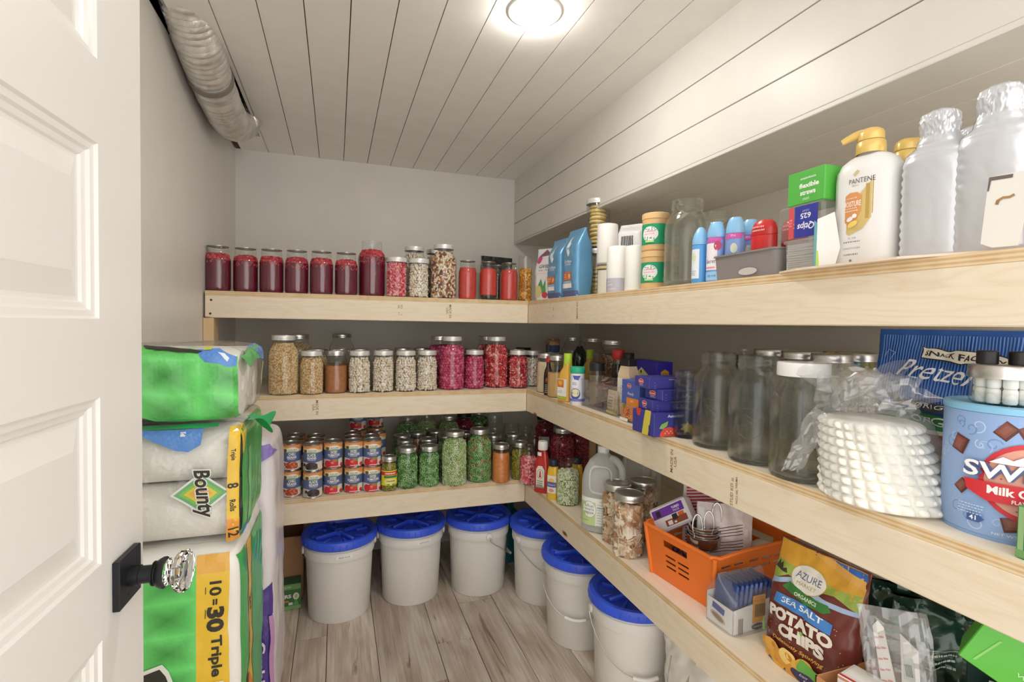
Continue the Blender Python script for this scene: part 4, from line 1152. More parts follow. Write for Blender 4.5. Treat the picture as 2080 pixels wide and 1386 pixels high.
pc.mesh(M('eceaea', .3, coat=.3)).build('wrapper', pk)
a = Art()
bx = -.028
for k in range(14):
    wd = [.0012, .0022, .0016, .003][(k * 7) % 4]; a.rect(bx, .185, bx + wd, .225, '2a2a2e'); bx += wd + [.0016, .001, .0024][k % 3]
a.build('barcode', pc.surf(), pk, .01)
# two green-banded canisters, stacked
TANP = M('dcb37c', .4)
def green_canister(p, label):
    t = thing('snack_canister', label, 'canister', p, face_cam(p, -.45), 'green banded canisters')
    r, h = .0405, .1145
    MB().lathe([(0, 0), (r - .003, 0), (r, .003), (r, h - .020), (r - .001, h - .019)], TANP, 40).build('tub', t)
    MB().lathe([(r - .001, h - .019), (r + .0012, h - .018), (r + .0012, h - .002), (r - .002, h), (0, h)], M('e2be88', .35), 40).build('lid', t)
    a = Art(); a.rect(-.11, .018, .11, .080, '1f9b6a'); a.ell(0, .05, .026, .022, 'f3efee'); a.text('Tone', 0, .060, .006, 'd79aa6', shear=.2); a.text("Schoenberg", 0, .051, .007, 'd98fa0', w=.036, shear=.2) if False else dashes(a, 0, .056, .034, 2, .003, .008, 'e0a6b2', ar)
    a.rect(-.012, .024, .014, .029, 'bfe08a'); dashes(a, .055, .03, .03, 2, .002, .005, '8fd0b4', ar)
    a.build('band_label', on_cyl(r), t, .011)
    return t
pg = SX(1329, .055, z)
green_canister(pg, 'tan canister with a green band, under an identical one')
green_canister(pg + Vector((0, 0, .1152)), 'tan canister with a green band, stacked on an identical one')
# big empty jar with graduations
def graduations(t, k, n=6):
    R = JK[k][0]; a = MB()
    for j in range(n):
        zc = .03 + j * .022
        for sgn, w0 in ((1, .012), (-1, .008)):
            a.tube([(R * math.cos(q) * 1.006, R * math.sin(q) * 1.006, zc) for q in [-PI / 2 + sgn * .45 + d * w0 / R for d in (-1, -.5, 0, .5, 1)]], .0008, THICK, 6)
    a.build('graduations', t)
def emblem(t, k):
    R = JK[k][0]; a = MB()
    def c(u, v): q = -PI / 2 + u / R; return (R * 1.012 * math.cos(q), R * 1.012 * math.sin(q), v)
    for rx, ry, w in ((.030, .034, .0011),):
        a.tube([c(rx * math.cos(2 * PI * i / 36), .095 + ry * math.sin(2 * PI * i / 36)) for i in range(36)], w * .8, THICK, 6, closed=True)
    a.tube([c(-.016 + .032 * i / 10, .090 + .008 * math.sin(i * 1.3)) for i in range(11)], .0008, THICK, 6)
    a.tube([c(.013 * math.cos(1 + i * .9), .105 + .010 * math.sin(i * .9)) for i in range(9)], .0008, THICK, 6)
    a.build('embossed_oval', t)
bj = jar('H', SX(1392, .075, z), None, None, 'large empty clear jar beside the blue spray bottles, top shelf', clear='thick'); bj.rotation_euler.z = face_cam(bj.location); graduations(bj, 'H')
jar('H', SX(1453, .26, z), None, None, 'large empty clear jar standing behind the blue spray cans, top shelf', clear='thick')
# air-freshener and spray deodorants
LB = M('8fc6ee', .3, coat=.3); MB_ = M('5aa3e0', .35)
t = thing('spray_bottle', 'slim sky blue spray bottle in front of the large empty jar', 'bottle', SX(1421, .030, z)); t.rotation_euler.z = face_cam(t.location, -.6)
MB().lathe([(0, 0), (.019, 0), (.0205, .003), (.0205, .098), (.0195, .1)], MB_, 32).build('body', t)
MB().lathe([(.0205, .1), (.021, .103), (.0208, .112), (.018, .125), (.012, .139), (.006, .146), (0, .147)], LB, 32).build('cap', t)
a = Art(); a.rect(-.018, .012, .010, .088, 'e8eef4'); a.ell(-.005, .066, .006, .012, 'd9e3a8'); dashes(a, -.004, .03, .016, 3, .002, .005, '8c9cc0', ar); a.build('label', on_cyl(.0205), t, .01)
# grey bin with deodorants standing in it
def open_bin(name, label, loc, rz, w, d, h, mat, th=.003, flare=.004, rimw=.004, bot=None):
    t = thing(name, label, 'bin', loc, rz)
    m = MB()
    def sq(w_, d_, zq, r=.018, n=5):
        out = []
        for cx, cy, a0 in ((1, 1, 0), (-1, 1, 90), (-1, -1, 180), (1, -1, 270)):
            for i in range(n + 1):
                an = math.radians(a0 + 90 * i / n); out.append((cx * (w_ / 2 - r) + r * math.cos(an), cy * (d_ / 2 - r) + r * math.sin(an), zq))
        return out
    loops = [sq(w - 2 * flare, d - 2 * flare, .0), sq(w, d, h - rimw), sq(w + .006, d + .006, h - rimw), sq(w + .006, d + .006, h), sq(w - 2 * th, d - 2 * th, h), sq(w - 2 * flare - 2 * th, d - 2 * flare - 2 * th, th)]
    vs = [p for l in loops for p in l]; n = len(loops[0]); fs = []
    for j in range(len(loops) - 1):
        for i in range(n): fs.append((j * n + i, j * n + (i + 1) % n, (j + 1) * n + (i + 1) % n, (j + 1) * n + i))
    fs.append(tuple(range(n))[::-1]); fs.append(tuple((len(loops) - 1) * n + i for i in range(n)))
    m.add(vs, fs, mat).build('tub', t, smooth=35)
    return t
gb = open_bin('storage_bin', 'low grey plastic bin holding deodorants, top shelf', (.086, -1.345, z), SIDE, .20, .128, .062, M('8b8583', .5))
a = Art(); a.poly([(.02 + .028 * math.cos(q) * (1 if abs(math.cos(q)) < .8 else 1), .016 + .0085 * math.sin(q)) for q in [2 * PI * i / 20 for i in range(20)]], M('c9c5c2', .4)); a.build('logo_badge', on_plane((0, -.0625, 0), (1, 0, 0), (0, -.065, 1)), gb, .05, base=.0012)
def deo(label, p, off, art, kx=.78):
    t = thing('deodorant', label, 'deodorant', p, face_cam(p, off), 'spray deodorants'); pr = [(.0, 0), (.0205, 0), (.0222, .004), (.0222, .105), (.0205, .112)]
    oval(pr, kx, M('7f9fd8', .35, coat=.3), 32).build('body', t)
    cp = MB(); cp.T = Matrix.Diagonal((1, kx, 1, 1)); cp.lathe([(.0215, .112), (.0222, .114), (.0218, .125), (.019, .138), (.0155, .147), (.013, .151), (0, .152)], LB, 32); cp.build('cap', t)
    a = Art(); a.rect(-.022, .098, .022, .1115, 'cf5fb0'); art(a); a.build('label', on_oval(pr[1:], kx), t, .01)
def art1(a):
    a.rect(-.020, .03, .012, .097, 'f0eaf0'); a.text('Secret', -.004, .052, .010, '4a4a6c', w=.026, shear=.25); a.ell(.012, .09, .008, .012, 'c24a6a'); a.rect(-.018, .034, .008, .038, 'e39aa6'); a.rect(-.021, .004, .021, .026, '9cc6ee'); a.text('48 HR', 0, .015, .006, '4f7fb4')
def art2(a): a.text('PH', 0, .105, .006, 'f4d9ee'); a.ell(.002, .075, .008, .012, 'd8dcc8'); a.text('Secret', 0, .05, .010, '3c4468', w=.028, shear=.25)
deo('white and pink spray deodorant standing beside the blue spray bottle', SX(1452, .036, z), -.5, art1)
deo('blue spray deodorant in the grey bin beside the white and pink one', Vector((.052, -1.290, z + .004)), -.3, art2)
deo('blue spray deodorant at the wall end of the grey bin, next to the red stick', Vector((.104, -1.283, z + .004)), -.3, art2)
REDP = M('d22a2c', .3, coat=.4)
for i, (x, y) in enumerate(((.066, -1.366), (.116, -1.405))):
    pp = Vector((x, y, z + .004)); t = thing('deodorant_stick', 'red deodorant stick in the grey bin, %s' % ('front one with a crest label' if i == 0 else 'the one behind beside the clear tub'), 'deodorant', pp, SIDE + .25, 'red deodorant sticks')
    pr = [(0, 0), (.028, 0), (.0295, .003), (.0295, .048), (.030, .062), (.030, .086)]
    MB.build(oval(pr, .56, M('1f1c1c', .35), 36), 'base', t)
    oval([(.0302, .050), (.0305, .052), (.0305, .094), (.0295, .096)], .57, REDP, 36).build('body', t)
    oval([(.0300, .0965), (.0306, .098), (.030, .112), (.026, .124), (.018, .131), (0, .134)], .57, REDP, 36).build('cap', t)
    a = Art(); a.poly([(-.024, .012), (.010, .012), (.010, .048), (-.006, .062), (-.024, .052)], 'f0c8a8'); a.poly([(-.0228, .013), (.0088, .013), (.0088, .0475), (-.006, .060), (-.0228, .051)], 'cf2c30')
    a.text('Old Spice', -.007, .043, .007, 'f7e9e4', w=.026, shear=.2, bold=.02); a.text('SWEAT', -.007, .031, .007, 'f7e9e4', w=.024, bold=.03); a.text('DEFENSE', -.007, .021, .007, 'f7e9e4', w=.028, bold=.03)
    dashes(a, -.004, .113, .030, 2, .0035, .008, 'f0c4c0', ar)
    a.build('label', on_oval([(.0308, 0), (.0308, .2)], .58), t, .01)
# cotton swabs and the clear tubs
CLP = glass('clear plastic', face=(.93, .93, .925), edge=(.72, .72, .72), rough=.08, bump=.02, haze=.08)
CLD = glass('dimpled plastic', face=(.90, .90, .89), edge=(.7, .7, .7), rough=.15, haze=.22)
tub = open_bin('cotton_swab_tub', 'clear dimpled tub full of cotton swabs on the top shelf', (.062, -1.502, z), SIDE, .088, .078, .068, CLD, th=.0015, flare=.002)
dm_ = MB(); sp_ = shape('berry', None)
for j in range(8):
    for i in range(9):
        dm_.add([Vector((.0430 + .0012 * p[0], -.026 + i * .0065 + .0026 * p[1], .008 + j * .0066 + .0026 * p[2])) for p in ico(0)[0]], ico(0)[1], CLD)
dm_.build('dimples', tub, kind='stuff')
sw = MB(); SWB = M('f4f2ee', .6); sg = random.Random(8)
for j in range(12):
    for i in range(11):
        y0 = -.030 + i * .006 + sg.uniform(-.001, .001); zz = .006 + j * .0048; tl = sg.uniform(-.003, .003)
        sw.tube([(-.036, y0, zz), (-.028, y0, zz + tl * .2), (.028, y0 + tl * .3, zz + tl), (.036, y0 + tl * .3, zz + tl)], [.0028, .0012, .0012, .0028], SWB, 5)
sw = sw.build('cotton_swabs', None, (.062, -1.502, z), SIDE, kind='stuff'); tag(sw, 'white cotton swabs lying in layers in the dimpled tub', 'cotton swabs')
zt = z + .0688
ub = thing('cotton_swab_lid_tub', 'clear upturned tub with a blue label stacked on the swab tub', 'tub', (.070, -1.497, zt), SIDE)
MB().box((0, 0, .036), (.112, .090, .072), CLP, .006).build('tub', ub, smooth=0)
a = Art(); a.rect(-.010, .003, .044, .067, M('3a3f9e', .35)); a.text('Qtips', .017, .026, .017, 'f0eff6', w=.040, rot=PI, shear=.2, bold=.02); a.text('625', .016, .046, .011, 'f0eff6', w=.024, rot=PI, bold=.02); a.text('COUNT', .016, .056, .004, 'c9cae6', w=.016, rot=PI)
a.rect(-.024, .003, -.012, .067, M('d8545c', .4)); dashes(a, -.018, .04, .008, 3, .003, .006, 'f2d0d0', ar)
a.build('label', fr(.112, .090, .07), ub, .02)
gs = carton('straw_box', 'bright green drinking straw box on top of the clear tub', 'box', (.074, -1.503, zt + .0728), SIDE, .088, .082, .068, M('58b64a', .45))
a = Art(); wt = 'f2f7ee'; a.text('flexible', .008, .037, .010, wt, w=.046, bold=.035); a.text('straws', .006, .022, .009, wt, w=.036, bold=.035); a.text('amazonbasics', .006, .052, .005, wt, w=.036, bold=.01); dashes(a, .004, .010, .018, 2, .0015, .003, wt, ar)
a.build('print', fr(.088, .082, .07), gs, .02)
# torn flap of a carton
fl = thing('torn_carton', 'torn white carton flap with a teal edge leaning beside the shampoo', 'carton', (.018, -1.571, z + .005), SIDE + .75)
MB().poly_prism([(-.019, 0), (.012, .0), (.020, .036), (.009, .104), (-.019, .092)], -.001, .001, M('e9e7e2', .6)).build('flap', fl, smooth=0)
MB().poly_prism([(-.023, 0), (-.0195, 0), (-.0195, .085), (-.024, .090)], -.003, .003, M('5b9aa0', .5)).build('teal_edge', fl, smooth=0)
MB().poly_prism([(-.0195, 0), (-.014, 0), (-.016, .03), (-.0195, .034)], -.0022, -.0012, M('b9cf5e', .5)).build('lime_corner', fl, smooth=0)
# cardboard sheet lining the shelf
sh = MB(); rg_ = random.Random(2)
pts = [(.36, -1.51), (.0, -1.475)] + [(-.022 + rg_.uniform(-.001, .001), -1.535 - .012 * i) for i in range(17)] + [(.012, -1.80), (.05, -1.90), (.36, -1.93)]
n = len(pts)
sh.add([(x, y, T1 + .0003) for x, y in pts] + [(x, y, T1 + .0042) for x, y in pts], [tuple(range(n)), tuple(range(2 * n - 1, n - 1, -1))] + [(i, (i + 1) % n, (i + 1) % n + n, i + n) for i in range(n)], M('e6d3bd', .75, noise=.05, nscale=12))
o = sh.build('cardboard_sheet', None, smooth=0); tag(o, 'flat torn cardboard sheet lying under the shampoo bottles', 'cardboard')
z = T1 + .0048
# pump bottles
GOLD = M('e9c46e', .28, coat=.5, metal=.15); PWH = M('eceae8', .28, coat=.3)
PP = [(0, 0), (.050, 0), (.0545, .004), (.0560, .02), (.0560, .165), (.0545, .182), (.047, .196), (.034, .206), (.022, .211), (.020, .216)]
def pump(label, p, rz, prz):
    t = thing('pump_bottle', label, 'bottle', p, rz, 'pump bottles')
    oval(PP, .60, PWH, 48, .6).build('body', t)
    c = MB(); c.lathe([(.0235, .211), (.0245, .213), (.0240, .232), (.0225, .234)], GOLD, 32); c.build('collar', t)
    h = MB(); h.T = Matrix.Rotation(prz, 4, 'Z')
    h.lathe([(.0195, .2345), (.0215, .236), (.0215, .247), (.0195, .254), (.013, .2585), (0, .2595)], GOLD, 28)
    pts = bez([(.0, 0, .2505), (.018, 0, .2515), (.032, 0, .2485), (.047, 0, .2425)], 6)
    h.tube(pts, [.0105 - .0050 * i / (len(pts) - 1) for i in range(len(pts))], GOLD, 14); h.build('pump_head', t)
    return t
pb = SX(1760, .078, z)
t = pump('white and gold pump bottle with an orange label', pb, SIDE + .16, PI + .35)
a = Art()
a.poly([(-.030, .070), (-.030, .115), (.0, .130), (.016, .150), (.030, .165), (.030, .1), (.008, .068), (-.016, .058)], M('d2b878', .4)); a.rect(.012, .086, .018, .150, M('b89a52', .4)); a.rect(.022, .094, .029, .163, M('bda25c', .4))
a.poly([(-.026, .085), (-.029, .105), (-.026, .132), (-.016, .138), (-.002, .137), (.006, .130), (.004, .100), (-.004, .084), (-.014, .074)], M('dc9a62', .4))
a.text('PANTENE', .004, .158, .0090, '4a453c', w=.044, bold=-.004); a.line([(-.010, .170), (-.003, .178)], .0022, 'c9b478'); a.line([(-.008, .167), (-.0, .176)], .0018, 'c9b478'); a.text('PRO-V', -.006, .1495, .003, '7f7a5c')
a.text('MOISTURE', -.011, .1165, .010, 'f8ede2', w=.032, bold=.02); dashes(a, -.011, .126, .02, 1, .002, .004, 'f3dfc9', ar); dashes(a, -.010, .107, .024, 2, .002, .005, 'f3dfc9', ar)
a.ell(-.012, .088, .006, .004, 'efe4ea', rot=.5); a.ell(-.007, .078, .009, .005, 'e8cf6a', rot=.5); a.ell(-.004, .093, .004, .004, 'f5eff2')
a.text('72 HR', -.007, .052, .004, '8a867e'); dashes(a, -.007, .044, .03, 1, .0022, .004, '8a867e', ar); a.text('CONDITIONER', -.007, .033, .003, '6a665e', w=.030); dashes(a, -.007, .020, .026, 1, .003, .004, '8a867e', ar); a.ell(-.007, .010, .0025, .0025, '8a867e', 10)
a.build('print', on_oval(PP[1:], .60 * 1.03), t, .008)
pump('white and gold pump bottle half hidden behind the silver bottle', SX(1833, .195, z), SIDE + .2, .55)
# silver shrink-wrapped bottles
SLV = M('d3d5da', .3, metal=.35, coat=.4)
def wrapped(label, p, rz, s=1.0):
    t = thing('wrapped_bottle', label, 'bottle', p, rz, 'silver wrapped bottles')
    def prof(v):
        for (r0, a), (r1, b) in zip(WP, WP[1:]):
            if a <= v <= b:
                q = (v - a) / (b - a); q = q * q * (3 - 2 * q); return r0 + (r1 - r0) * q
        return WP[-1][0]
    sd = len(label)
    def pt(u, v):
        an = 2 * PI * u; r = prof(v); zz = v * .250
        q = NZ.noise(Vector((math.cos(an) * 3 + sd, math.sin(an) * 3, zz * 45 + an * 2))) * .0008 + NZ.noise(Vector((math.cos(an) * 9, math.sin(an) * 9 + sd, zz * 130))) * (.0024 if v > .82 else .0003)
        # slanting wrinkles beside the seam
        d = (an - 3.6); q += .0011 * math.exp(-(d / .35) ** 2) * math.sin(zz * 420 + d * 6) * (v < .66)
        r = r * s + q; k = .62 + .3 * max(0, (v - .72) / .28)
        c, e = math.cos(an), math.sin(an); f = (abs(c) ** 2.8 + abs(e) ** 2.8) ** (-1 / 2.8)
        return (r * f * c, r * f * k * e, zz * s)
    m = MB(); m.grid(pt, 120, 150, SLV, wrap=True); m.f.append(tuple(range(120))[::-1]); m.m.append(0); m.f.append(tuple(150 * 120 + i for i in range(120))); m.m.append(0)
    m.build('wrapper', t, smooth=70)
    sp = [Vector(pt(.583, i / 60)) * 1.004 for i in range(1, 50)]
    MB().tube(sp, .0005, M('8e9096', .4, metal=.5), 5).build('seam', t)
    return t
WP = [(.046, 0), (.049, .04), (.049, .66), (.046, .71), (.030, .78), (.0255, .84), (.027, .93), (.024, .975), (.014, 1.0)]
wrapped('silver wrapped bottle with a seam beside the gold pump bottle', SX(1898, .085, z), SIDE + .12)
wrapped('tall silver wrapped bottle behind the torn white card', SX(2020, .090, z), SIDE + .1, 1.03)
wrapped('silver wrapped bottle hidden behind the other two', SX(1969, .215, z), SIDE + .1)
# torn white card and the snack pouch
cd_ = thing('torn_card', 'torn white card with a dark printed corner leaning at the shelf end', 'card', SX(2030, .012, z), SIDE + .12)
cd_.rotation_euler = (.0, .09, SIDE + .1)
MB().poly_prism([(-.022, .006), (-.008, .0), (.020, .002), (.026, .104), (-.024, .100)], -.001, .001, M('e6e2da', .7)).build('card', cd_, smooth=0)
a = Art(); a.poly([(-.0235, .080), (-.0235, .0995), (.003, .1005), (.003, .0955), (-.0205, .0945), (-.0215, .080)], '6b625e'); a.line([(-.010, .065), (-.004, .069), (.003, .069), (.008, .072)], .0035, 'a8835a'); a.line([(-.010, .060), (-.009, .066)], .004, '9a744c'); a.build('print', on_plane((0, -.001, 0), (1, 0, 0), (0, 0, 1)), cd_, .05)
t = thing('snack_pouch', 'red and orange snack pouch at the near end of the top shelf', 'pouch', Vector((.06, -1.925, z)), SIDE + .2)
pc = Pouch(.085, .13, .03, wr=.004, seed=55); pc.mesh(M('c8763c', .3, coat=.3)).build('pouch', t)
a = Art(); a.rect(-.04, .0, .04, .022, '7c2a2c'); a.rect(-.04, .022, .04, .038, '4e2a3c'); a.rect(-.04, .038, .04, .05, 'd9884a'); a.rect(-.04, .06, .04, .075, 'c2402e'); a.rect(-.04, .075, .04, .1, 'e3b27a'); a.rect(-.04, .105, .04, .122, 'e6cf4e'); a.build('print', pc.surf(), t, .012)
# ================================================================ middle tier, side shelf
z = T2 + EP
jar('q', S(1081, 786, T2, .037), 'garlic', 'white', 'narrow jar of pale dried pieces between the strawberries and the tan powder', fill=(0, .8))
BEIGE = M('e0cba8', .7, noise=.1, nscale=60)
jar('q', S(1108, 799, T2, .041), BEIGE, 'band', 'jar of beige powder at the corner of the middle side shelf', fill=(0, .8))
t = thing('sauce_bottle', 'slim dark sauce bottle with a red cap beside the beige powder jar', 'bottle', S(1113, 804, T2, .019)); t.rotation_euler.z = face_cam(t.location)
MB().lathe([(0, 0), (.0185, 0), (.0195, .003), (.0195, .095), (.017, .11), (.0095, .128), (.0085, .15)], M('2e1a18', .15, coat=.5), 28).build('bottle', t)
MB().lathe([(.0095, .148), (.0100, .15), (.0100, .166), (0, .167)], M('d8302c', .4), 20).build('cap', t)
a = Art(); a.rect(-.05, .01, .05, .088, '241f22'); a.ell(0, .068, .012, .014, 'b5582c'); dashes(a, 0, .045, .026, 5, .004, .008, 'b9b2ac', ar); a.build('label', on_cyl(.0196), t, .01)
TANB = M('d6ac72', .6, noise=.12, nscale=25)
jar('q', S(1131, 809, T2, .042), TANB, 'band', 'jar with a tan paper bag inside beside the green capped dressing', fill=(0, .6), clear=True)
def dressing(label, p, col, lab):
    t = thing('dressing_bottle', label, 'bottle', p, SIDE + .35)
    MB().lathe([(0, 0), (.027, 0), (.0305, .004), (.0305, .105), (.027, .118), (.0165, .138), (.0150, .158)], col, 32, sq=1.6).build('bottle', t)
    MB().lathe([(.0168, .150), (.0172, .152), (.0168, .193), (.0155, .1955), (0, .1957)], M('b6d83e', .4), 28).build('cap', t)
    if lab:
        a = Art(); a.rect(-.026, .022, .026, .092, 'f0eee8'); a.rect(-.026, .058, .010, .090, 'dd8a32'); a.ell(-.010, .076, .010, .008, 'e6b94c'); a.rect(-.02, .060, .004, .066, 'd2602c'); a.text('360', -.008, .063, .004, 'f5efe0'); dashes(a, -.008, .042, .026, 2, .002, .006, 'a9b38a', ar); a.rect(-.026, .014, .026, .021, 'a5cf3c')
        a.build('label', on_plane((0, -.0308, 0), (1, 0, 0), (0, 0, 1)), t, .02)
dressing('yellow dressing bottle with a lime green cap and orange label', S(1152, 817, T2, .028), M('e2b24a', .25, coat=.4), True)
t = thing('cheese_shaker', 'grated cheese shaker with a turquoise lid in front of the clear bin', 'shaker', S(1172, 824, T2, .026)); t.rotation_euler.z = face_cam(t.location, -.3)
MB().lathe([(0, 0), (.026, 0), (.0275, .003), (.0275, .126), (.026, .128)], M('eceae8', .4), 32).build('tub', t)
MB().lathe([(.0285, .124), (.0295, .126), (.0295, .146), (.027, .149), (0, .149)], M('2fb48e', .4), 32).build('cap', t)
a = Art(); a.rect(-.05, .016, .05, .116, 'dfe1ee'); a.ell(-.003, .085, .016, .018, 'f4f3f4'); a.poly([(-.012, .116), (.02, .116), (.012, .098), (-.004, .1)], '5560b4'); a.ell(.0, .045, .020, .022, '47509a'); a.ell(.0, .049, .016, .016, 'ece3b8'); dashes(a, -.003, .086, .02, 2, .003, .006, '8a90b8', ar); a.rect(-.05, .016, .05, .026, '6f78c0'); a.build('label', on_cyl(.0276), t, .01)
# clear bin of spices
CLB = glass('clear acrylic', face=(.955, .95, .95), edge=(.74, .73, .74), rough=.03, haze=.05)
binw, bind, binh = .325, .20, .105
BC = Vector((.128, -.652, z))
cb = open_bin('spice_bin', 'clear plastic bin holding spice jars on the middle side shelf', BC, SIDE, binw, bind, binh, CLB, th=.002, flare=.003)
zb_ = z + .0026
def spice_jar(label, p, col, r=.024, h=.10, cap='black', capc=None):
    t = thing('spice_jar', label, 'spice jar', p, rnd.uniform(0, 6), 'spice jars in the clear bin')
    MB().lathe([(0, .001), (r - .002, .001), (r - .0012, .004), (r - .0012, h * .72)] + [(0, h * .72)], col, 28).build('spice', t)
    MB().lathe([(0, 0), (r - .001, 0), (r, .003), (r, h * .78), (r * .9, h * .84)], GL, 28).build('jar_glass', t)
    MB().lathe([(r * .9, h * .82), (r * .96, h * .83), (r * .96, h), (r * .9, h + .002), (0, h + .002)], capc or M('26272b', .45), 28).build('cap', t)
spice_jar('black capped spice jar standing at the far end of the clear bin', Vector((.075, -.560, zb_)), M('7c6a52', .8, noise=.3, nscale=90), .030, .165)
spice_jar('black capped spice jar in the middle of the clear bin', Vector((.180, -.610, zb_)), M('6e4a36', .8, noise=.3, nscale=90), .026, .160)
spice_jar('spice jar with a red cap behind the garlic powder shaker', SX(1254, .195, zb_), M('3a3230', .8, noise=.3, nscale=90), .026, .212, capc=M('d33a34', .4))
spice_jar('spice jar with a black cap behind the purple cracker box', SX(1274, .215, zb_), M('4a3c36', .8, noise=.3, nscale=90), .024, .200)
cp_ = thing('pepper_bag', 'bag of dark dried peppers heaped in the clear bin', 'bag', Vector((.088, -.660, zb_)), SIDE + .2)
m = MB(); pr_ = random.Random(12); DP = [M(c, .35, coat=.3) for c in ('5a2a26', '6e3630', '4a2422', '7c4a40', '8a6a62')]
for k in range(46):
    c = Vector((pr_.uniform(-.045, .045), pr_.uniform(-.038, .038), pr_.uniform(.012, .112))); c.x *= 1 - c.z * 3; c.y *= 1 - c.z * 2
    R_ = Euler((pr_.uniform(-.5, .5), pr_.uniform(-.5, .5), pr_.uniform(0, 6))).to_matrix(); L_ = pr_.uniform(.012, .024)
    m.tube([c + R_ @ Vector((q * L_, .004 * math.sin(q * 2), .003 * q * q)) for q in (-1, -.5, 0, .5, 1)], [.002, .0055, .0065, .005, .001], pr_.choice(DP), 6)
m.build('peppers', cp_, kind='stuff')
pc = Pouch(.125, .118, .095, e=2.6, close=.25, wr=.007, seed=77); pc.mesh(glass('film', face=(.93, .93, .94), edge=(.8, .8, .82), rough=.06, bump=.25, bscale=60, haze=.05), 48, 30).build('film', cp_)
pk = thing('seed_packet', 'small clear packet of pale seeds with a label in the clear bin', 'packet', Vector((.046, -.735, zb_)), SIDE + .06)
pc = Pouch(.062, .082, .016, wr=.002, seed=5); pc.mesh(M('cdbb97', .5, noise=.3, nscale=120), 40, 20).build('packet', pk)
a = Art(); a.rect(-.022, .018, .02, .066, 'e3d6b8'); dashes(a, 0, .056, .03, 4, .004, .010, '8d7a56', ar); a.rect(-.03, .004, .028, .012, 'c9bd5a'); a.build('label', pc.surf(), pk, .01)
gp = thing('garlic_powder_shaker', 'tall square shaker of pale garlic powder with a black cap in the clear bin', 'shaker', Vector((.082, -.772, zb_)), SIDE + .12)
GP = M('e2cbab', .45)
m = MB(); m.box((0, 0, .070), (.064, .046, .140), GP, .004)
def frus(w0, d0, z0, w1, d1, z1, mat):
    vs = [(x * w / 2, y * d / 2, q) for w, d, q in ((w0, d0, z0), (w1, d1, z1)) for x, y in ((-1, -1), (1, -1), (1, 1), (-1, 1))]
    return MB().add(vs, [(0, 1, 5, 4), (1, 2, 6, 5), (2, 3, 7, 6), (3, 0, 4, 7), (4, 5, 6, 7), (0, 3, 2, 1)], mat)
m.build('body', gp, smooth=0); frus(.062, .044, .1385, .044, .034, .170, GP).build('shoulder', gp, smooth=0)
MB().box((0, 0, .181), (.046, .036, .026), M('232427', .45), .003).build('cap', gp, smooth=0)
a = Art(); a.rect(-.029, .030, .029, .128, 'e6e3da'); a.ell(0, .085, .022, .024, 'f5f4f0'); a.ring(-.008, .098, .006, .006, .0016, '5a6a9c'); a.text('Garlic', .002, .084, .006, '8a8a90'); a.text('Powder', .002, .075, .006, '8a8a90'); dashes(a, 0, .05, .04, 2, .003, .007, 'a9a7a0', ar)
a.build('label', fr(.064, .046, .1), gp, .03)
a = Art(); a.rect(-.02, .02, .02, .132, 'c7a9a8'); dashes(a, 0, .115, .03, 12, .002, .007, 'a08488', ar); a.build('side_label', rt(.064, .046, .1), gp, .03)
# things standing behind
for k in range(2):
    dup(protos['tomato'], 'blue banded tin standing behind the dressing, %s of two' % ('lower' if k == 0 else 'upper'), SX(1122, .33, z) + Vector((0, 0, k * (CH_ + .0012))), 1.9, 'tins behind the dressing bottles')
jar('H', SX(1162, .36, z), None, 'band', 'tall lidded jar behind the yellow dressing bottle')
jar('H', SX(1203, .38, z), 'mixed beans', 'band', 'tall lidded jar behind the clear spice bin', fill=(0, .3), clear=True)
jar('H', SX(1243, .30, z), 'cinnamon', 'band', 'tall jar of cinnamon sticks behind the clear spice bin', fill=(0, .74))
t = thing('wine_bottle', 'dark green glass bottle lying between the lidded jars behind the dressing', 'bottle', SX(1176, .262, z))
MB().lathe([(0, 0), (.033, 0), (.036, .004), (.036, .15), (.032, .178), (.018, .200), (.0145, .206), (.0145, .21), (0, .21)], M('1d2a20', .08, coat=.6), 32).build('bottle', t)
dressing('lime capped dressing bottle half hidden behind the clear spice bin', SX(1197, .275, z), M('c9a24c', .25, coat=.4), False)
# cracker box, sauce box and the stack of pasta boxes
HB = M('3a2fb8', .38)
w, d, h = .178, .066, .178
t = carton('cracker_box', 'bright blue cracker box with a yellow honeycomb label', 'box', SX(1332, .185, z) + Vector((d / 2, w / 2, 0)), SIDE, w, d, .186, HB)
a = Art(); a.poly([(-.089 + .0015, .176), (-.050, .176), (-.082, .140), (-.0875, .132)], 'ee8f8a'); a.poly([(-.052, .10), (-.052, .13), (-.006, .162), (.042, .134), (.042, .10)], 'f0e79c'); a.ell(-.008, .145, .005, .006, '4c3f6e'); a.text('Honey', -.006, .121, .024, '3c3540', w=.078, bold=.004); a.text('Maid', -.004, .088, .024, '3c3540', w=.06)
a.build('print', fr(w, d, h), t, .03)
a = Art(); a.poly([(.0 + .019 * math.cos(PI / 6 + k * PI / 3), .142 + .019 * math.sin(PI / 6 + k * PI / 3)) for k in range(6)], 'e0b13c'); a.text('HONEY', 0, .145, .005, '3a2f4e', w=.022); a.text('MAID', 0, .137, .005, '3a2f4e', w=.018); a.rect(-.027, .100, .028, .116, 'c9c6e6'); a.text('Nutrition Facts', 0, .108, .006, '38304e', w=.048); dashes(a, 0, .09, .05, 6, .0025, .007, '9a97d0', ar)
a.build('side_print', rt(w, d, h), t, .03)
def pasta_logo(a, x, y, s=1.0):
    a.ell(x, y, .016 * s, .0095 * s, 'e9e4e4', 20); a.ell(x, y, .0148 * s, .0083 * s, 'd23a3c', 20); a.text('Ronzoni', x, y, .0062 * s, 'f4ece8', w=.023 * s, bold=.02)
w, d, h = .104, .045, .136
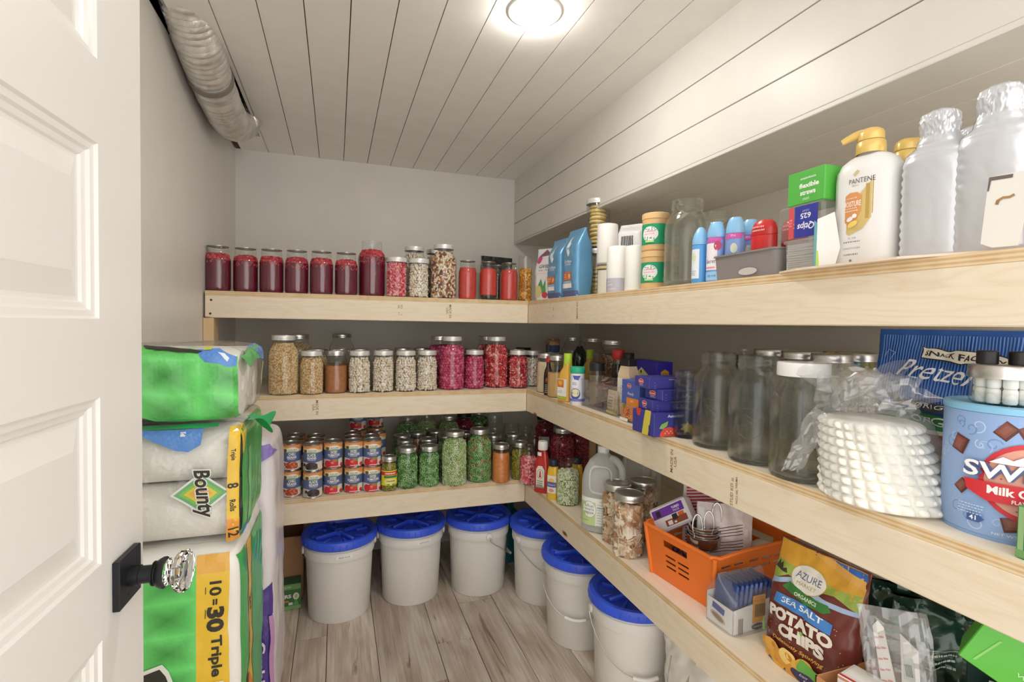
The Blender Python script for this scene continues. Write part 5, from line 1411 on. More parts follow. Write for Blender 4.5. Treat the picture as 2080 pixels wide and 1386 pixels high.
t = carton('sauce_mix_box', 'blue and orange pasta box with a shrimp dish on the front', 'box', (.044, -.883, z), SIDE, w, d, h, M('4a63b4', .4))
a = Art(); pasta_logo(a, -.006, .118, .8); a.text('Ready', .004, .092, .012, 'eef0f6', w=.036, shear=.3); a.rect(-.020, .058, .051, .080, 'e58a2e'); a.text('FAST', .012, .070, .006, 'f7ead6'); a.rect(-.051, .006, .051, .058, 'c98a5a')
for k in range(40): a.ring(pr_.uniform(-.036, .036), pr_.uniform(.014, .05), .007, .006, .0022, pr_.choice(['e0653c', 'e8905a', 'd2482c', 'efc48c']), 12)
a.ell(-.026, .052, .008, .006, '5d8a3c'); a.rect(-.051, .002, -.002, .012, 'eeece6'); a.build('print', fr(w, d, h), t, .02)
PB = M('3f3f92', .4)
zz = z; W_, D_, H_ = .110, .165, .066
pt_ = [('bottom', .0, W_, D_, H_, Vector((.050, -1.040, 0))), ('second', -.05, .080, .158, .032, Vector((.062, -1.030, 0))), ('third', .12, .074, .150, .031, Vector((.072, -1.036, 0))), ('top', -.06, .084, .162, .032, Vector((.058, -1.020, 0)))]
for i, (nm, ro, ww, dd, hh, c) in enumerate(pt_):
    t = carton('pasta_box', 'dark blue pasta box, %s of the stack of four' % nm, 'box', (c.x, c.y, zz), SIDE + ro, ww, dd, hh, PB, 'stacked pasta boxes')
    zz += hh + .0004
    a = Art(); b = Art()
    if i:
        pasta_logo(a, -.004, hh * .58, .85); a.text('PENNE', -.002, hh * .24, .0035, 'd8d6ea', w=.022)
        dashes(b, -.062, hh * .5, .006, 3, .003, .008, 'a9a7d2', ar); b.rect(-.050, hh * .82, .068, hh * .87, 'c9a97c') if False else b.rect(-.020, hh * .82, .072, hh * .88, 'c9a97c'); b.text('La', .014, hh * .55, .007, 'e6e4f2'); b.text('Tradizione', .018, hh * .27, .006, 'e6e4f2', w=.042, arch=.002)
    else:
        a.poly([(-.004, .0), (.026, .0), (.036, .04), (.040, .0715), (.012, .0715), (.004, .04)], 'd8c84e'); a.poly([(-.034, .0715), (-.01, .0715), (-.014, .052), (-.024, .048), (-.033, .056)], 'cf4438'); a.rect(.030, .001, .034, .03, '2f3068')
        b.text('Autentico', -.012, .058, .008, 'e9e6f2', w=.054, bold=.02); b.poly([(-.066, .024), (-.058, .036), (-.036, .044), (-.040, .030), (-.054, .022)], '8dbb5a'); b.ell(-.038, .004, .034, .024, 'dd5540', 28) if False else b.poly([(-.034 + .03 * math.cos(PI * k / 14), .001 + .026 * math.sin(PI * k / 14)) for k in range(15)], 'dd5540')
        for k in range(5): b.ell(-.046 + k * .006, .010 + (k % 2) * .005, .0016, .002, 'f2dccf', 8)
    a.build('print', fr(ww, dd, hh), t, .03); b.build('side_print', rt(ww, dd, hh), t, .03)
# empty jars along the front
JK['N'] = (.042, .185, .84)
j = jar('N', S(1394, 893, T2, .038), None, None, 'empty clear quart jar beside the stack of pasta boxes', clear='thick')
j.location = S(1394, 893, T2, .042)
t = thing('paper_flower', 'small yellow star shaped scrap standing inside the empty quart jar', 'scrap', j.location + Vector((-.004, -.01, .0075)), face_cam(j.location))
MB().poly_prism([(.020 * math.cos(PI / 2 + k * PI / 7) * (1 if k % 2 == 0 else .6), .018 + .018 * math.sin(PI / 2 + k * PI / 7) * (1 if k % 2 == 0 else .6)) for k in range(14)], -.001, .001, M('dcca5c', .6)).build('star', t, smooth=0)
for px, py, r, w_ in ((1454, 915, .058, 'between the quart jar and another large jar'), (1533, 948, .0605, 'beside the white lidded jar')):
    t = jar('H', S(px, py, T2, r), None, None, 'large empty clear jar with an embossed oval, ' + w_, clear='thick'); t.rotation_euler.z = face_cam(t.location, -.25); emblem(t, 'H')
JK['G'] = (.0605, .235, .76)
t = jar('G', S(1624, 985, T2, .0605), None, None, 'large empty clear jar with a white plastic screw lid', clear='thick'); t.rotation_euler.z = face_cam(t.location, 0)
MB().lathe([(.0475, .212), (.0495, .213), (.0495, .238), (.048, .2405), (0, .2407)], LIDW, 48).build('screw_lid', t); graduations(t, 'G', 8)
BRS = M('a89468', .35, metal=.7)
for i, (px, x) in enumerate(((1618, .27), (1682, .30), (1560, .36), (1735, .36))):
    t = jar('H', SX(px, x, z), 'pinto beans' if i % 2 else None, 'band', 'lidded jar near the wall behind the large empty jars, %s from the corner' % ORD[[1, 2, 0, 3][i]], 'jars behind the large empty jars', fill=(0, .5), clear=True)
t = jar('H', SX(1775, .42, z), None, None, 'wide clear jar near the wall behind the bag of coffee filters')
t = thing('decanter', 'dark round decanter with a glass stopper behind the second large jar', 'decanter', SX(1507, .40, z))
MB().lathe([(0, 0), (.045, 0), (.05, .01), (.05, .12), (.045, .17), (.062, .212), (.062, .218), (.02, .222), (0, .222)], M('1b1a1c', .3), 32).build('body', t)
MB().lathe([(.008, .222), (.008, .228), (.016, .234), (.017, .244), (.012, .252), (0, .254)], GL, 24).build('stopper', t)
t = carton('yellow_packet', 'yellow packet with a teal stripe leaning near the wall', 'packet', SX(1716, .545, z), SIDE + .9, .12, .04, .245, M('b5a44a', .5)); a = Art(); a.rect(.01, .2, .03, .243, '2a7a8a'); a.build('stripe', fr(.12, .04, .24), t, .05)
# coffee filters in their plastic bag
fp = S(1793, 1047, T2, .098); fz = face_cam(fp)
cf = thing('coffee_filters', 'stack of white ruffled coffee filters in a clear plastic bag', 'coffee filters', fp, fz)
FIL = M('f3f0e6', .75, sss=.1)
def filt(u, v):
    a_ = 2 * PI * u; rows = 9; y = v * rows; k = math.floor(y); f = y - k
    r = .076 + .026 * (1 - v) ** 1.1
    ph = k * .22 + .35 * math.sin(k * 2.3)
    bump = abs(math.sin(math.pi * f)) ** .6
    r += .0100 * bump * abs(math.sin(14 * a_ + ph * .6)) ** .7 - .004
    zz = .004 + v * .142
    return (r * math.cos(a_) + .030 * (.5 - v) - .012, r * math.sin(a_), zz - .10 * (r * math.cos(a_)) * (1 - v) * .0)
m = MB(); m.grid(filt, 224, 72, FIL, wrap=True); n0 = 72 * 224
m.f.append(tuple(n0 + i for i in range(224))); m.m.append(0); m.f.append(tuple(range(224))[::-1]); m.m.append(0)
m.build('paper_filters', cf, smooth=70)
FILM = glass('bag film', face=(.94, .945, .95), edge=(.88, .89, .90), rough=.10, bump=.6, bscale=35, haze=.12)
def film(u, v):
    a_ = 2 * PI * u
    if v < .62: q = v / .62; r = .106 - .018 * q + .006 * math.sin(5 * a_ + q * 3); zz = .002 + q * .152
    elif v < .78: q = (v - .62) / .16; r = .088 - .052 * q + .004 * math.sin(9 * a_); zz = .154 + q * .022
    else: q = (v - .78) / .22; r = .036 + .040 * q + (.014 * q) * math.sin(4 * a_ + 1); zz = .176 + q * .062 + .018 * q * math.sin(3 * a_ + .5)
    r += .003 * NZ.noise(Vector((math.cos(a_) * 6, math.sin(a_) * 6, zz * 40)))
    sx = .030 * (.5 - min(v / .62, 1)) - .012 - (.030 * max(0, (v - .62) / .38))
    return (r * math.cos(a_) + sx, r * .92 * math.sin(a_), zz)
m = MB(); m.grid(film, 90, 60, FILM, wrap=True); m.build('plastic_bag', cf, smooth=70)
FILM2 = glass('loose film', face=(.95, .955, .96), edge=(.80, .82, .84), rough=.10, ior=1.9, haze=.10)
def crumple(base, amp, sd):
    def f(u, v):
        p = Vector(base(u, v)); q = p * 26
        n = Vector((NZ.noise(q + Vector((sd, 0, 0))), NZ.noise(q + Vector((0, sd + 9, 0))), NZ.noise(q + Vector((0, 0, sd + 17)))))
        n2 = Vector((abs(NZ.noise(q * 2.1 + Vector((sd + 3, 0, 0)))), abs(NZ.noise(q * 2.1 + Vector((0, sd + 5, 0)))), abs(NZ.noise(q * 2.1 + Vector((0, 0, sd + 7))))))
        return p + n * amp + n2 * amp * .8
    return f
m = MB(); m.grid(crumple(lambda u, v: (-.100 - .045 * v - .02 * (u - .5), -.062 - .030 * u, .150 - .120 * v + .02 * u), .012, 1), 8, 16, FILM2); m.build('bag_tail', cf, smooth=0)
m = MB()
m.grid(crumple(lambda u, v: (-.085 + .105 * u + .02 * v, -.035 - .03 * math.sin(u * 3) * (1 - v), .158 + .085 * v * (1 - .55 * abs(u - .35))), .022, 2), 13, 11, FILM2)
m.grid(crumple(lambda u, v: (-.110 + .09 * u, -.050 + .03 * v, .160 + .055 * v + .02 * u), .022, 5), 11, 8, FILM2)
m.grid(crumple(lambda u, v: (-.020 + .075 * u, -.040 + .04 * v, .156 + .070 * v * (1 - .4 * u)), .022, 8), 11, 8, FILM2)
m.build('bag_tuft', cf, smooth=0)
# pretzel bag
pp = SX(1958, .285, z); pr2 = face_cam(pp, -.30)
t = thing('pretzel_bag', 'blue striped bag of pretzel crackers with a clear window', 'bag', pp, pr2)
PZ = Pouch(.315, .312, .075, e=3, close=.55, wr=.006, seed=41, lean=.012)
PZ.mesh(M('2f62b4', .3, coat=.35, metal=.1), 90, 60).build('bag', t)
a = Art()
for k in range(0): x = -.152 + k * .005; a.rect(x, .150, x + .0020, .300, '6f9be0') if abs(x) < .152 else None
a.n += 1; a.hold = True
for k in range(60): a.rect(-.1485 + k * .005, .150, -.1465 + k * .005, .300, '6f9be0')
a.hold = False
a.poly([(-.150, .128), (.150, .128), (.150, .170), (.08, .148), (-.02, .142), (-.10, .152), (-.150, .166)], '3f8a48')
a.rect(-.150, .112, .150, .132, '3f8a48'); a.rect(-.150, .006, .150, .114, 'e8e2da'); a.rect(-.130, .010, .140, .106, '9a5c34')
for k in range(44):
    x, y = pr_.uniform(-.115, .125), .016 + (k % 9) * .010
    a.ell(x, y, .017, .0042, pr_.choice(['b87442', 'c98a54', '8a4c2a', '6e3c22']), 14, pr_.uniform(-.2, .2))
a.poly([(-.104, .158), (-.106, .176), (.05, .162), (.045, .142)], '3a3a3e'); a.text('ORIGINAL', -.022, .1605, .011, 'eef0ee', w=.088, rot=-.09, sp=1.2)
a.text('ORGANIC', -.012, .134, .014, 'f1f3ee', w=.118, rot=-.06, sp=1.1, bold=.01)
a.text('Pretzel Crisps', .018, .212, .045, 'f2f4f8', w=.235, rot=-.09, shear=.35); a.line([(-.07, .182), (.05, .172)], .0012, 'c9d6ee')
a.poly([(-.072, .246), (-.073, .272), (.074, .258), (.072, .232)], '2a2a30'); a.poly([(-.070, .248), (-.071, .270), (.072, .256), (.070, .234)], 'ece6d6'); a.text('SNACK FACTORY.', 0, .2515, .0105, '2e2e34', w=.126, rot=-.095, bold=.025)
a.line([(-.135, .25), (-.125, .265), (-.115, .26), (-.12, .245)], .001, '9fc0ee')
a.build('print', PZ.surf(), t, .008, base=.0012, step=.0003)
# cocoa canister
kp = S(2042, 1106, T2, .081); t = thing('cocoa_canister', 'large pale blue cocoa canister with chocolate squares and a red oval', 'canister', kp, face_cam(kp, .10))
r, h = .0805, .192
MB().lathe([(0, .001), (r - .004, .001), (r, .0), (r + .0006, .003), (r - .0004, .005), (r - .0004, h - .004)], M('86a6d2', .4), 64).build('body', t)
MB().lathe([(r - .0004, h - .004), (r + .0018, h - .003), (r + .0018, h + .006), (r - .001, h + .008), (r - .006, h + .008), (r - .007, h + .004), (0, h + .004)], M('86bfe0', .35), 64).build('lid', t)
a = Art(); a.rect(-.2, .006, .2, h - .004, '8fabd6')
sw_ = random.Random(6)
a.n += 1; a.hold = True
for k in range(70):
    cx, cy, rr_ = sw_.uniform(-.16, .16), sw_.uniform(.012, h - .014), sw_.uniform(.006, .012)
    pts = [(cx + rr_ * (1 - q / 14) * math.cos(q * .55 + k), cy + rr_ * (1 - q / 14) * math.sin(q * .55 + k)) for q in range(12)]
    a.line([(x, min(max(y, .008), h - .006)) for x, y in pts], .0018, sw_.choice(['b9cbe8', '7393c6', 'a6bde2']))
a.hold = False
def choc(cx, cy, s, rot):
    c, d_ = math.cos(rot), math.sin(rot); P = lambda x, y: (cx + (x * c - y * d_) * s, cy + (x * d_ + y * c) * s)
    a.poly([P(-1, -.8), P(1, -.8), P(1, .8), P(-1, .8)], '5a2e26'); a.poly([P(-.8, -.5), P(.8, -.5), P(.8, .75), P(-.8, .75)], '7c463a'); a.poly([P(-.55, -.2), P(.6, -.2), P(.6, .5), P(-.55, .5)], '8a5346')
choc(-.012, .165, .012, .9); choc(.016, .166, .014, .5); choc(-.068, .136, .013, 1.2); choc(-.062, .072, .010, .9); choc(.000, .030, .013, .25); choc(.075, .05, .012, .4)
a.ell(.020, .092, .060, .058, 'c8323c', 40); a.ell(.020, .092, .054, .051, 'd59a86', 40)
for k in range(30): q, e_ = sw_.uniform(0, 6.28), sw_.uniform(.1, .95) ** .5; a.ell(.02 + .050 * e_ * math.cos(q), .092 + .047 * e_ * math.sin(q), .0013, .001, '8a4c3c', 8)
a.poly([(-.028, .118), (-.014, .128), (-.004, .124), (.008, .132), (.018, .126), (.03, .133), (.05, .124), (.06, .116)], 'f2f2f4')
a.poly([(-.052, .072), (-.056, .088), (.11, .088), (.105, .060), (-.03, .060)], 'cf2f38')
for dx, cc, b_ in ((.0, '4d5a86', .075), (0, 'f6f6f6', .02)): a.text('SWISS MISS', .046, .105, .024, cc, w=.205, bold=b_, shear=.08)
a.text('Milk Chocolate', .020, .0775, .0125, 'f7efec', w=.098, bold=.035); a.text('FLAVOR', .008, .0645, .0055, 'f7efec', w=.024, bold=.02)
a.poly([(-.050, .024), (-.050, .036), (-.036, .036), (-.030, .030), (-.036, .024)], '3f5a94'); a.text('41', -.043, .030, .007, 'f2f4f8', bold=.02); a.text('NET WT 76.5 OZ (4.78 LB)', .018, .0135, .005, 'd5e2f2', w=.08); dashes(a, -.045, .048, .03, 4, .0014, .004, 'c2d2ea', ar)
a.build('label', on_cyl(r), t, .0075, step=.00012)
JK['S'] = (.0445, .058, .98)
sj = kp + Vector((-.004, .006, h + .0045))
sm_ = jar('S', sj, None, 'band', 'short clear jar of white marshmallows standing on the cocoa canister', name='short_jar', cat='jar')
MSH = M('f2f0ea', .6, sss=.2)
mm = MB(); mm.lathe([(0, 0), (.0075, 0), (.009, .003), (.009, .020), (.0075, .023), (0, .023)], MSH, 16); md = mm.data('marshmallow')
for k in range(10):
    an = 2 * PI * k / 10
    for l in range(2):
        o = put('marshmallow', md, None, sj + Vector((.031 * math.cos(an), .031 * math.sin(an), .003 + l * .0235)), an); tag(o, 'white marshmallow inside the short jar on the cocoa canister', 'marshmallow', 'marshmallows in the short jar')
BK = M('1f1c1e', .4)
for k, (dx, dy) in enumerate(((-.028, .004), (.002, -.018), (.032, -.006))):
    q = MB(); q.lathe([(0, 0), (.0125, 0), (.0135, .001), (.0135, .020), (.012, .0215), (0, .0215)], BK, 24)
    v = CR * dx + Vector((CF.x, CF.y, 0)).normalized() * (dy)
    o = q.build('bottle_cap', None, sj + Vector((v.x, v.y, .0625))); tag(o, 'small black cap on the short marshmallow jar, %s' % ('at the pretzel bag side' if k == 0 else 'in the middle' if k == 1 else 'at the outer side'), 'cap', 'black caps on the short jar')
# green lid box at the near end
w, d, h = .085, .085, .072
t = carton('jar_lid_box', 'green jar lid box with a cream shield at the near end of the middle shelf', 'box', SX(2053, .012, z) + Vector((.045, -.046, 0)), SIDE, w, d, h, M('3f7a4c', .5))
a = Art(); a.rect(-.0405, .001, -.034, h - .001, '8fb07a'); a.rect(-.0425, .001, .0425, .012, '6f9a5c'); a.rect(-.012, .001, -.008, h - .001, 'd5dcc8'); a.poly([(-.030, .060), (.03, .060), (.03, .030), (.0, .014), (-.03, .030)], '2f4a3c'); a.poly([(-.028, .058), (.028, .058), (.028, .031), (.0, .017), (-.028, .031)], 'f0eee4'); a.text('Ball', -.004, .042, .018, '2f3a34', w=.042, shear=.4)
a.build('print', fr(w, d, h), t, .02)
# ================================================================ bottom tier, side shelf
z = T3 + EP
def on_super(r, sq, k=1.0, z0=0.0):
    e = 2 + sq
    def f(u, v):
        t = min(abs(u) / r, .998); y = r * (1 - t ** e) ** (1 / e)
        gx, gy = t ** (e - 1), (y / r) ** (e - 1); n = Vector((math.copysign(gx, u), -gy / k, 0)).normalized()
        return Vector((u, -y * k, v + z0)), n
    return f
kp = S(1101, 1004, T3, .033); t = thing('ketchup_bottle', 'red ketchup bottle with a white cap at the shelf corner', 'bottle', kp, face_cam(kp, -.45))
oval([(0, 0), (.034, 0), (.0375, .004), (.0375, .10), (.034, .135), (.025, .165), (.0175, .185), (.0165, .195)], .62, M('bf2f2c', .2, coat=.5), 36, 1.0).build('body', t)
MB().lathe([(.0215, .192), (.0225, .194), (.0215, .226), (.019, .230), (0, .230)], M('eceae6', .4), 28).build('cap', t)
a = Art(); a.poly([(-.020, .025), (.020, .025), (.020, .105), (.010, .122), (-.010, .122), (-.020, .105)], 'e9e4d8'); a.ring(0, .085, .015, .022, .002, '8d8a76'); a.poly([(-.006, .07), (.006, .07), (.002, .1), (-.002, .1)], 'b8483c'); dashes(a, 0, .052, .028, 3, .005, .009, '6f7f6a', ar); a.rect(-.02, .025, .02, .032, '8f9a84')
a.build('label', on_super(.0377, 1.0, .62), t, .01)
a = Art(); a.rect(-.016, .168, .006, .184, 'f2f0ee'); a.build('neck_tag', on_cyl(.0262), t, .008)
YEL = M('e8bd38', .25, coat=.4)
def mustard(label, p, off=-.4, lab=True):
    t = thing('mustard_bottle', label, 'bottle', p, face_cam(p, off), 'mustard bottles')
    oval([(0, 0), (.0245, 0), (.027, .004), (.027, .10), (.024, .125), (.019, .143), (.018, .148)], .75, YEL, 32, .6).build('body', t)
    MB().lathe([(.0192, .144), (.02, .146), (.0195, .168), (.017, .172), (0, .1725)], M('23283a', .45), 28).build('cap', t)
    if lab:
        a = Art(); a.rect(-.02, .03, .02, .105, 'eae6dc'); a.ell(0, .082, .014, .012, 'e8c26a'); a.rect(-.02, .055, .02, .078, '5a5fa4'); a.text('Mustard', 0, .066, .007, 'e9e8f2', w=.03, shear=.2); a.ell(0, .042, .012, .008, 'd99a8a')
        a.build('label', on_super(.0272, .6, .75), t, .01)
mustard('yellow mustard bottle with a dark cap beside the ketchup', S(1123, 1017, T3, .023))
mustard('yellow mustard bottle standing behind the jar of diced greens', SX(1171, .135, z), lab=False)
t = jar('Q', S(1153, 1030, T3, .046), 'cubes', None, 'open jar of pale green diced vegetables on the bottom side shelf', fill=(0, .76))
CRS = M('9c2a46', .3, coat=.3, noise=.35, nscale=70)
t = jar('H', SX(1106, .235, z), 'crushed', 'black', 'tall jar of dark red fruit with a dark lid behind the ketchup', fill=(0, .84))
a = Art(); a.rect(-.03, .085, .03, .14, 'e6e3e4'); a.build('label', on_cyl(.0612), t, .01); t.rotation_euler.z = face_cam(t.location, -.1)
jar('H', SX(1141, .185, z), 'crushed', 'band', 'tall jar of dark red fruit with a steel lid behind the mustard', fill=(0, .84))
jar('H', SX(1172, .28, z), 'crushed', 'band', 'tall jar of dark red fruit close to the pine post', fill=(0, .84))
jar('q', S(1091, 1000, T3, .02) + Vector((.0, .115, 0)), 'pink bits', None, 'jar of pink pieces half hidden behind the ketchup', fill=(0, .7))
# vinegar jugs
JUG = glass('milky jug', face=(.92, .93, .92), edge=(.80, .81, .80), rough=.25, haze=.55, hazecol=(.93, .94, .93))
def jug(label, p, off):
    t = thing('vinegar_jug', label, 'jug', p, face_cam(p, off), 'vinegar jugs')
    pr = [(0, 0), (.064, 0), (.072, .006), (.0725, .165), (.0715, .19), (.064, .222), (.047, .254), (.026, .274), (.020, .280), (.0195, .296)]
    MB().lathe(pr, JUG, 48, sq=.9).build('body', t)
    MB().lathe([(.021, .284), (.0215, .286), (.021, .305), (.019, .307), (0, .307)], M('e9eae8', .4), 28).build('cap', t)
    h = MB(); h.tube(bez([(.035, -.02, .268), (.058, -.030, .262), (.078, -.036, .235), (.080, -.040, .190), (.070, -.036, .150)], 6), .0125, JUG, 12); h.build('handle', t)
    r = MB(); r.tube([(.010 + .040 * math.copysign(abs(math.cos(q)) ** .5, math.cos(q)) , -.073 + .010 * abs(math.sin(q)) * (math.sin(q) > 0), .195 + .048 * math.copysign(abs(math.sin(q)) ** .5, math.sin(q))) for q in [2 * PI * i / 28 for i in range(28)]], .004, JUG, 8, closed=True); r.build('grip_rim', t)
    a = Art(); a.rect(-.062, .028, .058, .128, 'eef0ea'); a.rect(-.062, .028, -.006, .112, 'c3d796'); a.ell(-.030, .085, .027, .030, 'f2f4ee', 28); a.ring(-.030, .085, .027, .030, .0012, '7c8f5a', 30)
    for k, (s_, y) in enumerate((('DISTILLED', .097), ('WHITE', .085), ('VINEGAR', .073))): a.text(s_, -.030, y, .007, '4c4f52', w=.036)
    a.text('Nutrition Facts', .024, .117, .004, '5a5d58', w=.03); dashes(a, .026, .105, .05, 9, .0016, .009, '9ba09a', ar); a.rect(.002, .098, .055, .0995, '6a6d68'); dashes(a, -.04, .048, .03, 1, .003, .005, '8fa468', ar)
    a.build('label', on_super(.0728, .9), t, .012)
jug('milky gallon jug of vinegar with a green and white label', S(1222, 1086, T3, .070), -.25)
jug('milky gallon jug standing behind the mushroom jars', SX(1300, .30, z), -.5)
# mushrooms
JK['M'] = (.0515, .200, .86)
jar('M', S(1251, 1109, T3, .050), 'mushrooms', 'band', 'quart jar of dried mushroom slices between the vinegar jug and its twin', fill=(0, .82), seed=1)
jar('M', S(1275, 1138, T3, .0515), 'mushrooms', 'band', 'quart jar of dried mushroom slices nearest the orange basket', fill=(0, .84), seed=2)
jar('M', SX(1304, .160, z), 'mushrooms', 'band', 'quart jar of dried mushrooms partly hidden behind the purple packet', fill=(0, .82), seed=1)
# orange basket with slots
ORG = M('ee7a2c', .42, coat=.1)
bk = thing('storage_basket', 'orange plastic basket with slotted sides full of baking things', 'basket', (.208, -1.088, z), SIDE + .117)
def slot_wall(parent, w0, w1, h, holes, M4, name, tilt):
    """flared wall from width w0 at the foot to w1 at the rim, with holes [(u0, u1, z0, z1)] given at unit width -1..1"""
    us = sorted({-1.0, 1.0} | {q for hh in holes for q in hh[:2]}); zs = sorted({0.0, 1.0} | {q for hh in holes for q in hh[2:]})
    m = MB(); m.T = M4
    P = lambda u, zz, y: (u * (w0 + (w1 - w0) * zz) / 2, y - tilt * zz, zz * h)
    for u0, u1 in zip(us, us[1:]):
        for z0, z1 in zip(zs, zs[1:]):
            if any(a <= (u0 + u1) / 2 <= b and c <= (z0 + z1) / 2 <= d for a, b, c, d in holes): continue
            vs = [P(u0, z0, 0), P(u1, z0, 0), P(u1, z1, 0), P(u0, z1, 0), P(u0, z0, .003), P(u1, z0, .003), P(u1, z1, .003), P(u0, z1, .003)]
            m.add(vs, [(0, 1, 2, 3), (5, 4, 7, 6), (0, 4, 5, 1), (3, 2, 6, 7), (0, 3, 7, 4), (1, 5, 6, 2)], ORG)
    return m.build(name, parent, smooth=0)
bw, bd, bh = .240, .295, .150; tw, td = .272, .327; cr_ = .0
slots = []
for j in range(3):
    for (a0, a1) in ((-.42, -.10), (-.04, .30)): slots.append((a0, a1, .30 + j * .105, .34 + j * .105))
fh = slots + [(-.46, .26, .70, .83)]
slot_wall(bk, bw, tw, bh, fh, Matrix.Translation((0, -bd / 2, 0)), 'front_wall', (td - bd) / 2)
slot_wall(bk, bw, tw, bh, fh, Matrix.Rotation(PI, 4, 'Z') @ Matrix.Translation((0, -bd / 2, 0)), 'back_wall', (td - bd) / 2)
sl2 = [(u, u + .22, .62 + .14 * k, .67 + .14 * k) for u in (-.85, -.55, -.2, .12, .42, .68) for k in range(2)]
for s, nm in ((1, 'near_wall'), (-1, 'far_wall')):
    slot_wall(bk, bd, td, bh, sl2, Matrix.Rotation(s * PI / 2, 4, 'Z') @ Matrix.Translation((0, -bw / 2, 0)), nm, (tw - bw) / 2)
MB().box((0, 0, .002), (bw, bd, .004), ORG).build('base', bk, smooth=0)
rm = MB()
rim = [(x * (tw / 2 + .004), y * (td / 2 + .004), bh + (0.004 if abs(y) < .9 else 0)) for x, y in ((-1, -.9), (-.9, -1), (-.5, -1), (0, -1), (.5, -1), (.9, -1), (1, -.9), (1, -.4), (1, .4), (1, .9), (.9, 1), (.5, 1), (0, 1), (-.5, 1), (-.9, 1), (-1, .9), (-1, .4), (-1, -.4))]
rm.tube(rim, .0055, ORG, 8, closed=True); rm.build('rim', bk)
for sx in (-1, 1):
    for sy in (-1, 1): MB().tube([(sx * (bw / 2 - .001), sy * (bd / 2 - .001), 0), (sx * (tw / 2 - .001), sy * (td / 2 - .001), bh)], .007, ORG, 10).build('corner_post', bk)
def inb(x, y): return Matrix.Translation(bk.location) @ Matrix.Rotation(SIDE + .117, 4, 'Z') @ Vector((x, y, .005))
# what lies in it
t = thing('purple_packet', 'purple and brown packet tipped against the far corner of the orange basket', 'packet', inb(-.078, -.090) + Vector((0, 0, .145)), 0)
t.rotation_euler = (math.radians(-14), math.radians(-34), SIDE + .55)
MB().box((0, 0, .03), (.130, .045, .075), M('e2dee2', .35, coat=.3), .006).build('packet', t, smooth=0)
a = Art(); a.rect(-.055, .032, .056, .058, M('6a2f9e', .3, coat=.4)); a.rect(-.02, .002, .056, .020, M('8e4a34', .35)); a.rect(-.042, .036, -.026, .053, '26222a'); a.text('TURBO', .03, .048, .007, 'efe9f4', w=.028, bold=.03); a.text('PACK', .03, .039, .006, 'efe9f4', w=.022); a.rect(.008, .014, .026, .030, '2a262c'); a.rect(.030, .020, .05, .030, 'd9642c'); a.rect(-.012, .004, .004, .016, 'e9e6e4'); a.rect(.010, .005, .018, .010, 'e9e6e4')
a.build('print', fr(.130, .045, .06), t, .03)
t = thing('striped_bag', 'red and white striped paper bag at the back of the orange basket', 'bag', inb(-.062, .020), SIDE + .80)
pc = Pouch(.150, .290, .022, wr=.002, seed=61); pc.mesh(M('e9dfe0', .5)).build('bag', t)
a = Art()
for k in range(26): y = .02 + k * .0096; a.poly([(-.064, y), (.064, y + .022), (.064, y + .027), (-.064, y + .005)], 'b8283c')
a.build('stripes', pc.surf(), t, .01)
t = thing('candy_bags', 'crinkled bag of dark red sweets lying in the bottom of the orange basket', 'bag', inb(-.01, -.07), SIDE + .117)
m = MB()
for k in range(70):
    v, f = ico(1); c = Vector((pr_.uniform(-.085, .085), pr_.uniform(-.055, .055), pr_.uniform(.010, .080))); m.add([c + p * pr_.uniform(.008, .012) for p in v], f, M(pr_.choice(['6a2230', '7c3440', '4e1f2a', '8f5a4a', 'b98a6a']), .35))
m.build('sweets', t, kind='stuff')
pc = Pouch(.185, .094, .125, e=2.6, close=.3, wr=.006, seed=62); pc.mesh(FILM, 48, 24).build('film', t)
t = thing('measuring_cups', 'nested steel measuring cups with looped wire handles in the orange basket', 'measuring cups', inb(.012, -.075) + Vector((0, 0, .118)), face_cam(inb(0, 0)))
SS = M('d0cfcd', .18, metal=.95)
for k, (r_, z_) in enumerate(((.047, 0), (.043, .013), (.039, .026))):
    m = MB(); m.lathe([(0, z_), (r_ - .004, z_), (r_ - .001, z_ + .004), (r_, z_ + .030), (r_ + .003, z_ + .031), (r_ + .003, z_ + .0325), (r_ - .002, z_ + .032), (r_ - .003, z_ + .006), (0, z_ + .003)], SS, 40); c_ = m.build('cup', t)
    hm = MB(); x0 = (-.016, .014, .034)[k]; y0 = (-.034, -.030, .01)[k]
    hm.tube([(x0 + .013 * math.cos(q), y0, z_ + .062 + (.036 if math.sin(q) > 0 else .034) * math.sin(q)) for q in [-PI / 2 + .35 + (2 * PI - .7) * i / 20 for i in range(21)]], .0022, SS, 6); hm.build('wire_handle', c_)
t = thing('printed_bag', 'clear printed bag of pale sweets leaning in the orange basket', 'bag', inb(.040, -.025), face_cam(inb(.04, -.02), .12))
pc = Pouch(.150, .240, .045, wr=.006, seed=63, close=.4); pc.mesh(M('d8c8c4', .3, coat=.4, noise=.25, nscale=30)).build('bag', t)
a = Art(); a.rect(-.072, .03, -.054, .225, 'e9e9ec')
for k in range(12): y = .165 - k * .0078; a.poly([(-.040, y), (.048, y + .02), (.048, y + .0222), (-.040, y + .0022)], '6a4a4a') if k not in (4, 9) else None
a.build('small_print', pc.surf(), t, .01)
t = thing('white_bowl', 'smooth white bowl turned over in the near corner of the orange basket', 'bowl', inb(.072, .105), 0)
MB().lathe([(.060, 0), (.061, .003), (.0605, .04), (.056, .075), (.044, .103), (.026, .118), (0, .122)], M('ece8e4', .4), 40).build('bowl', t)
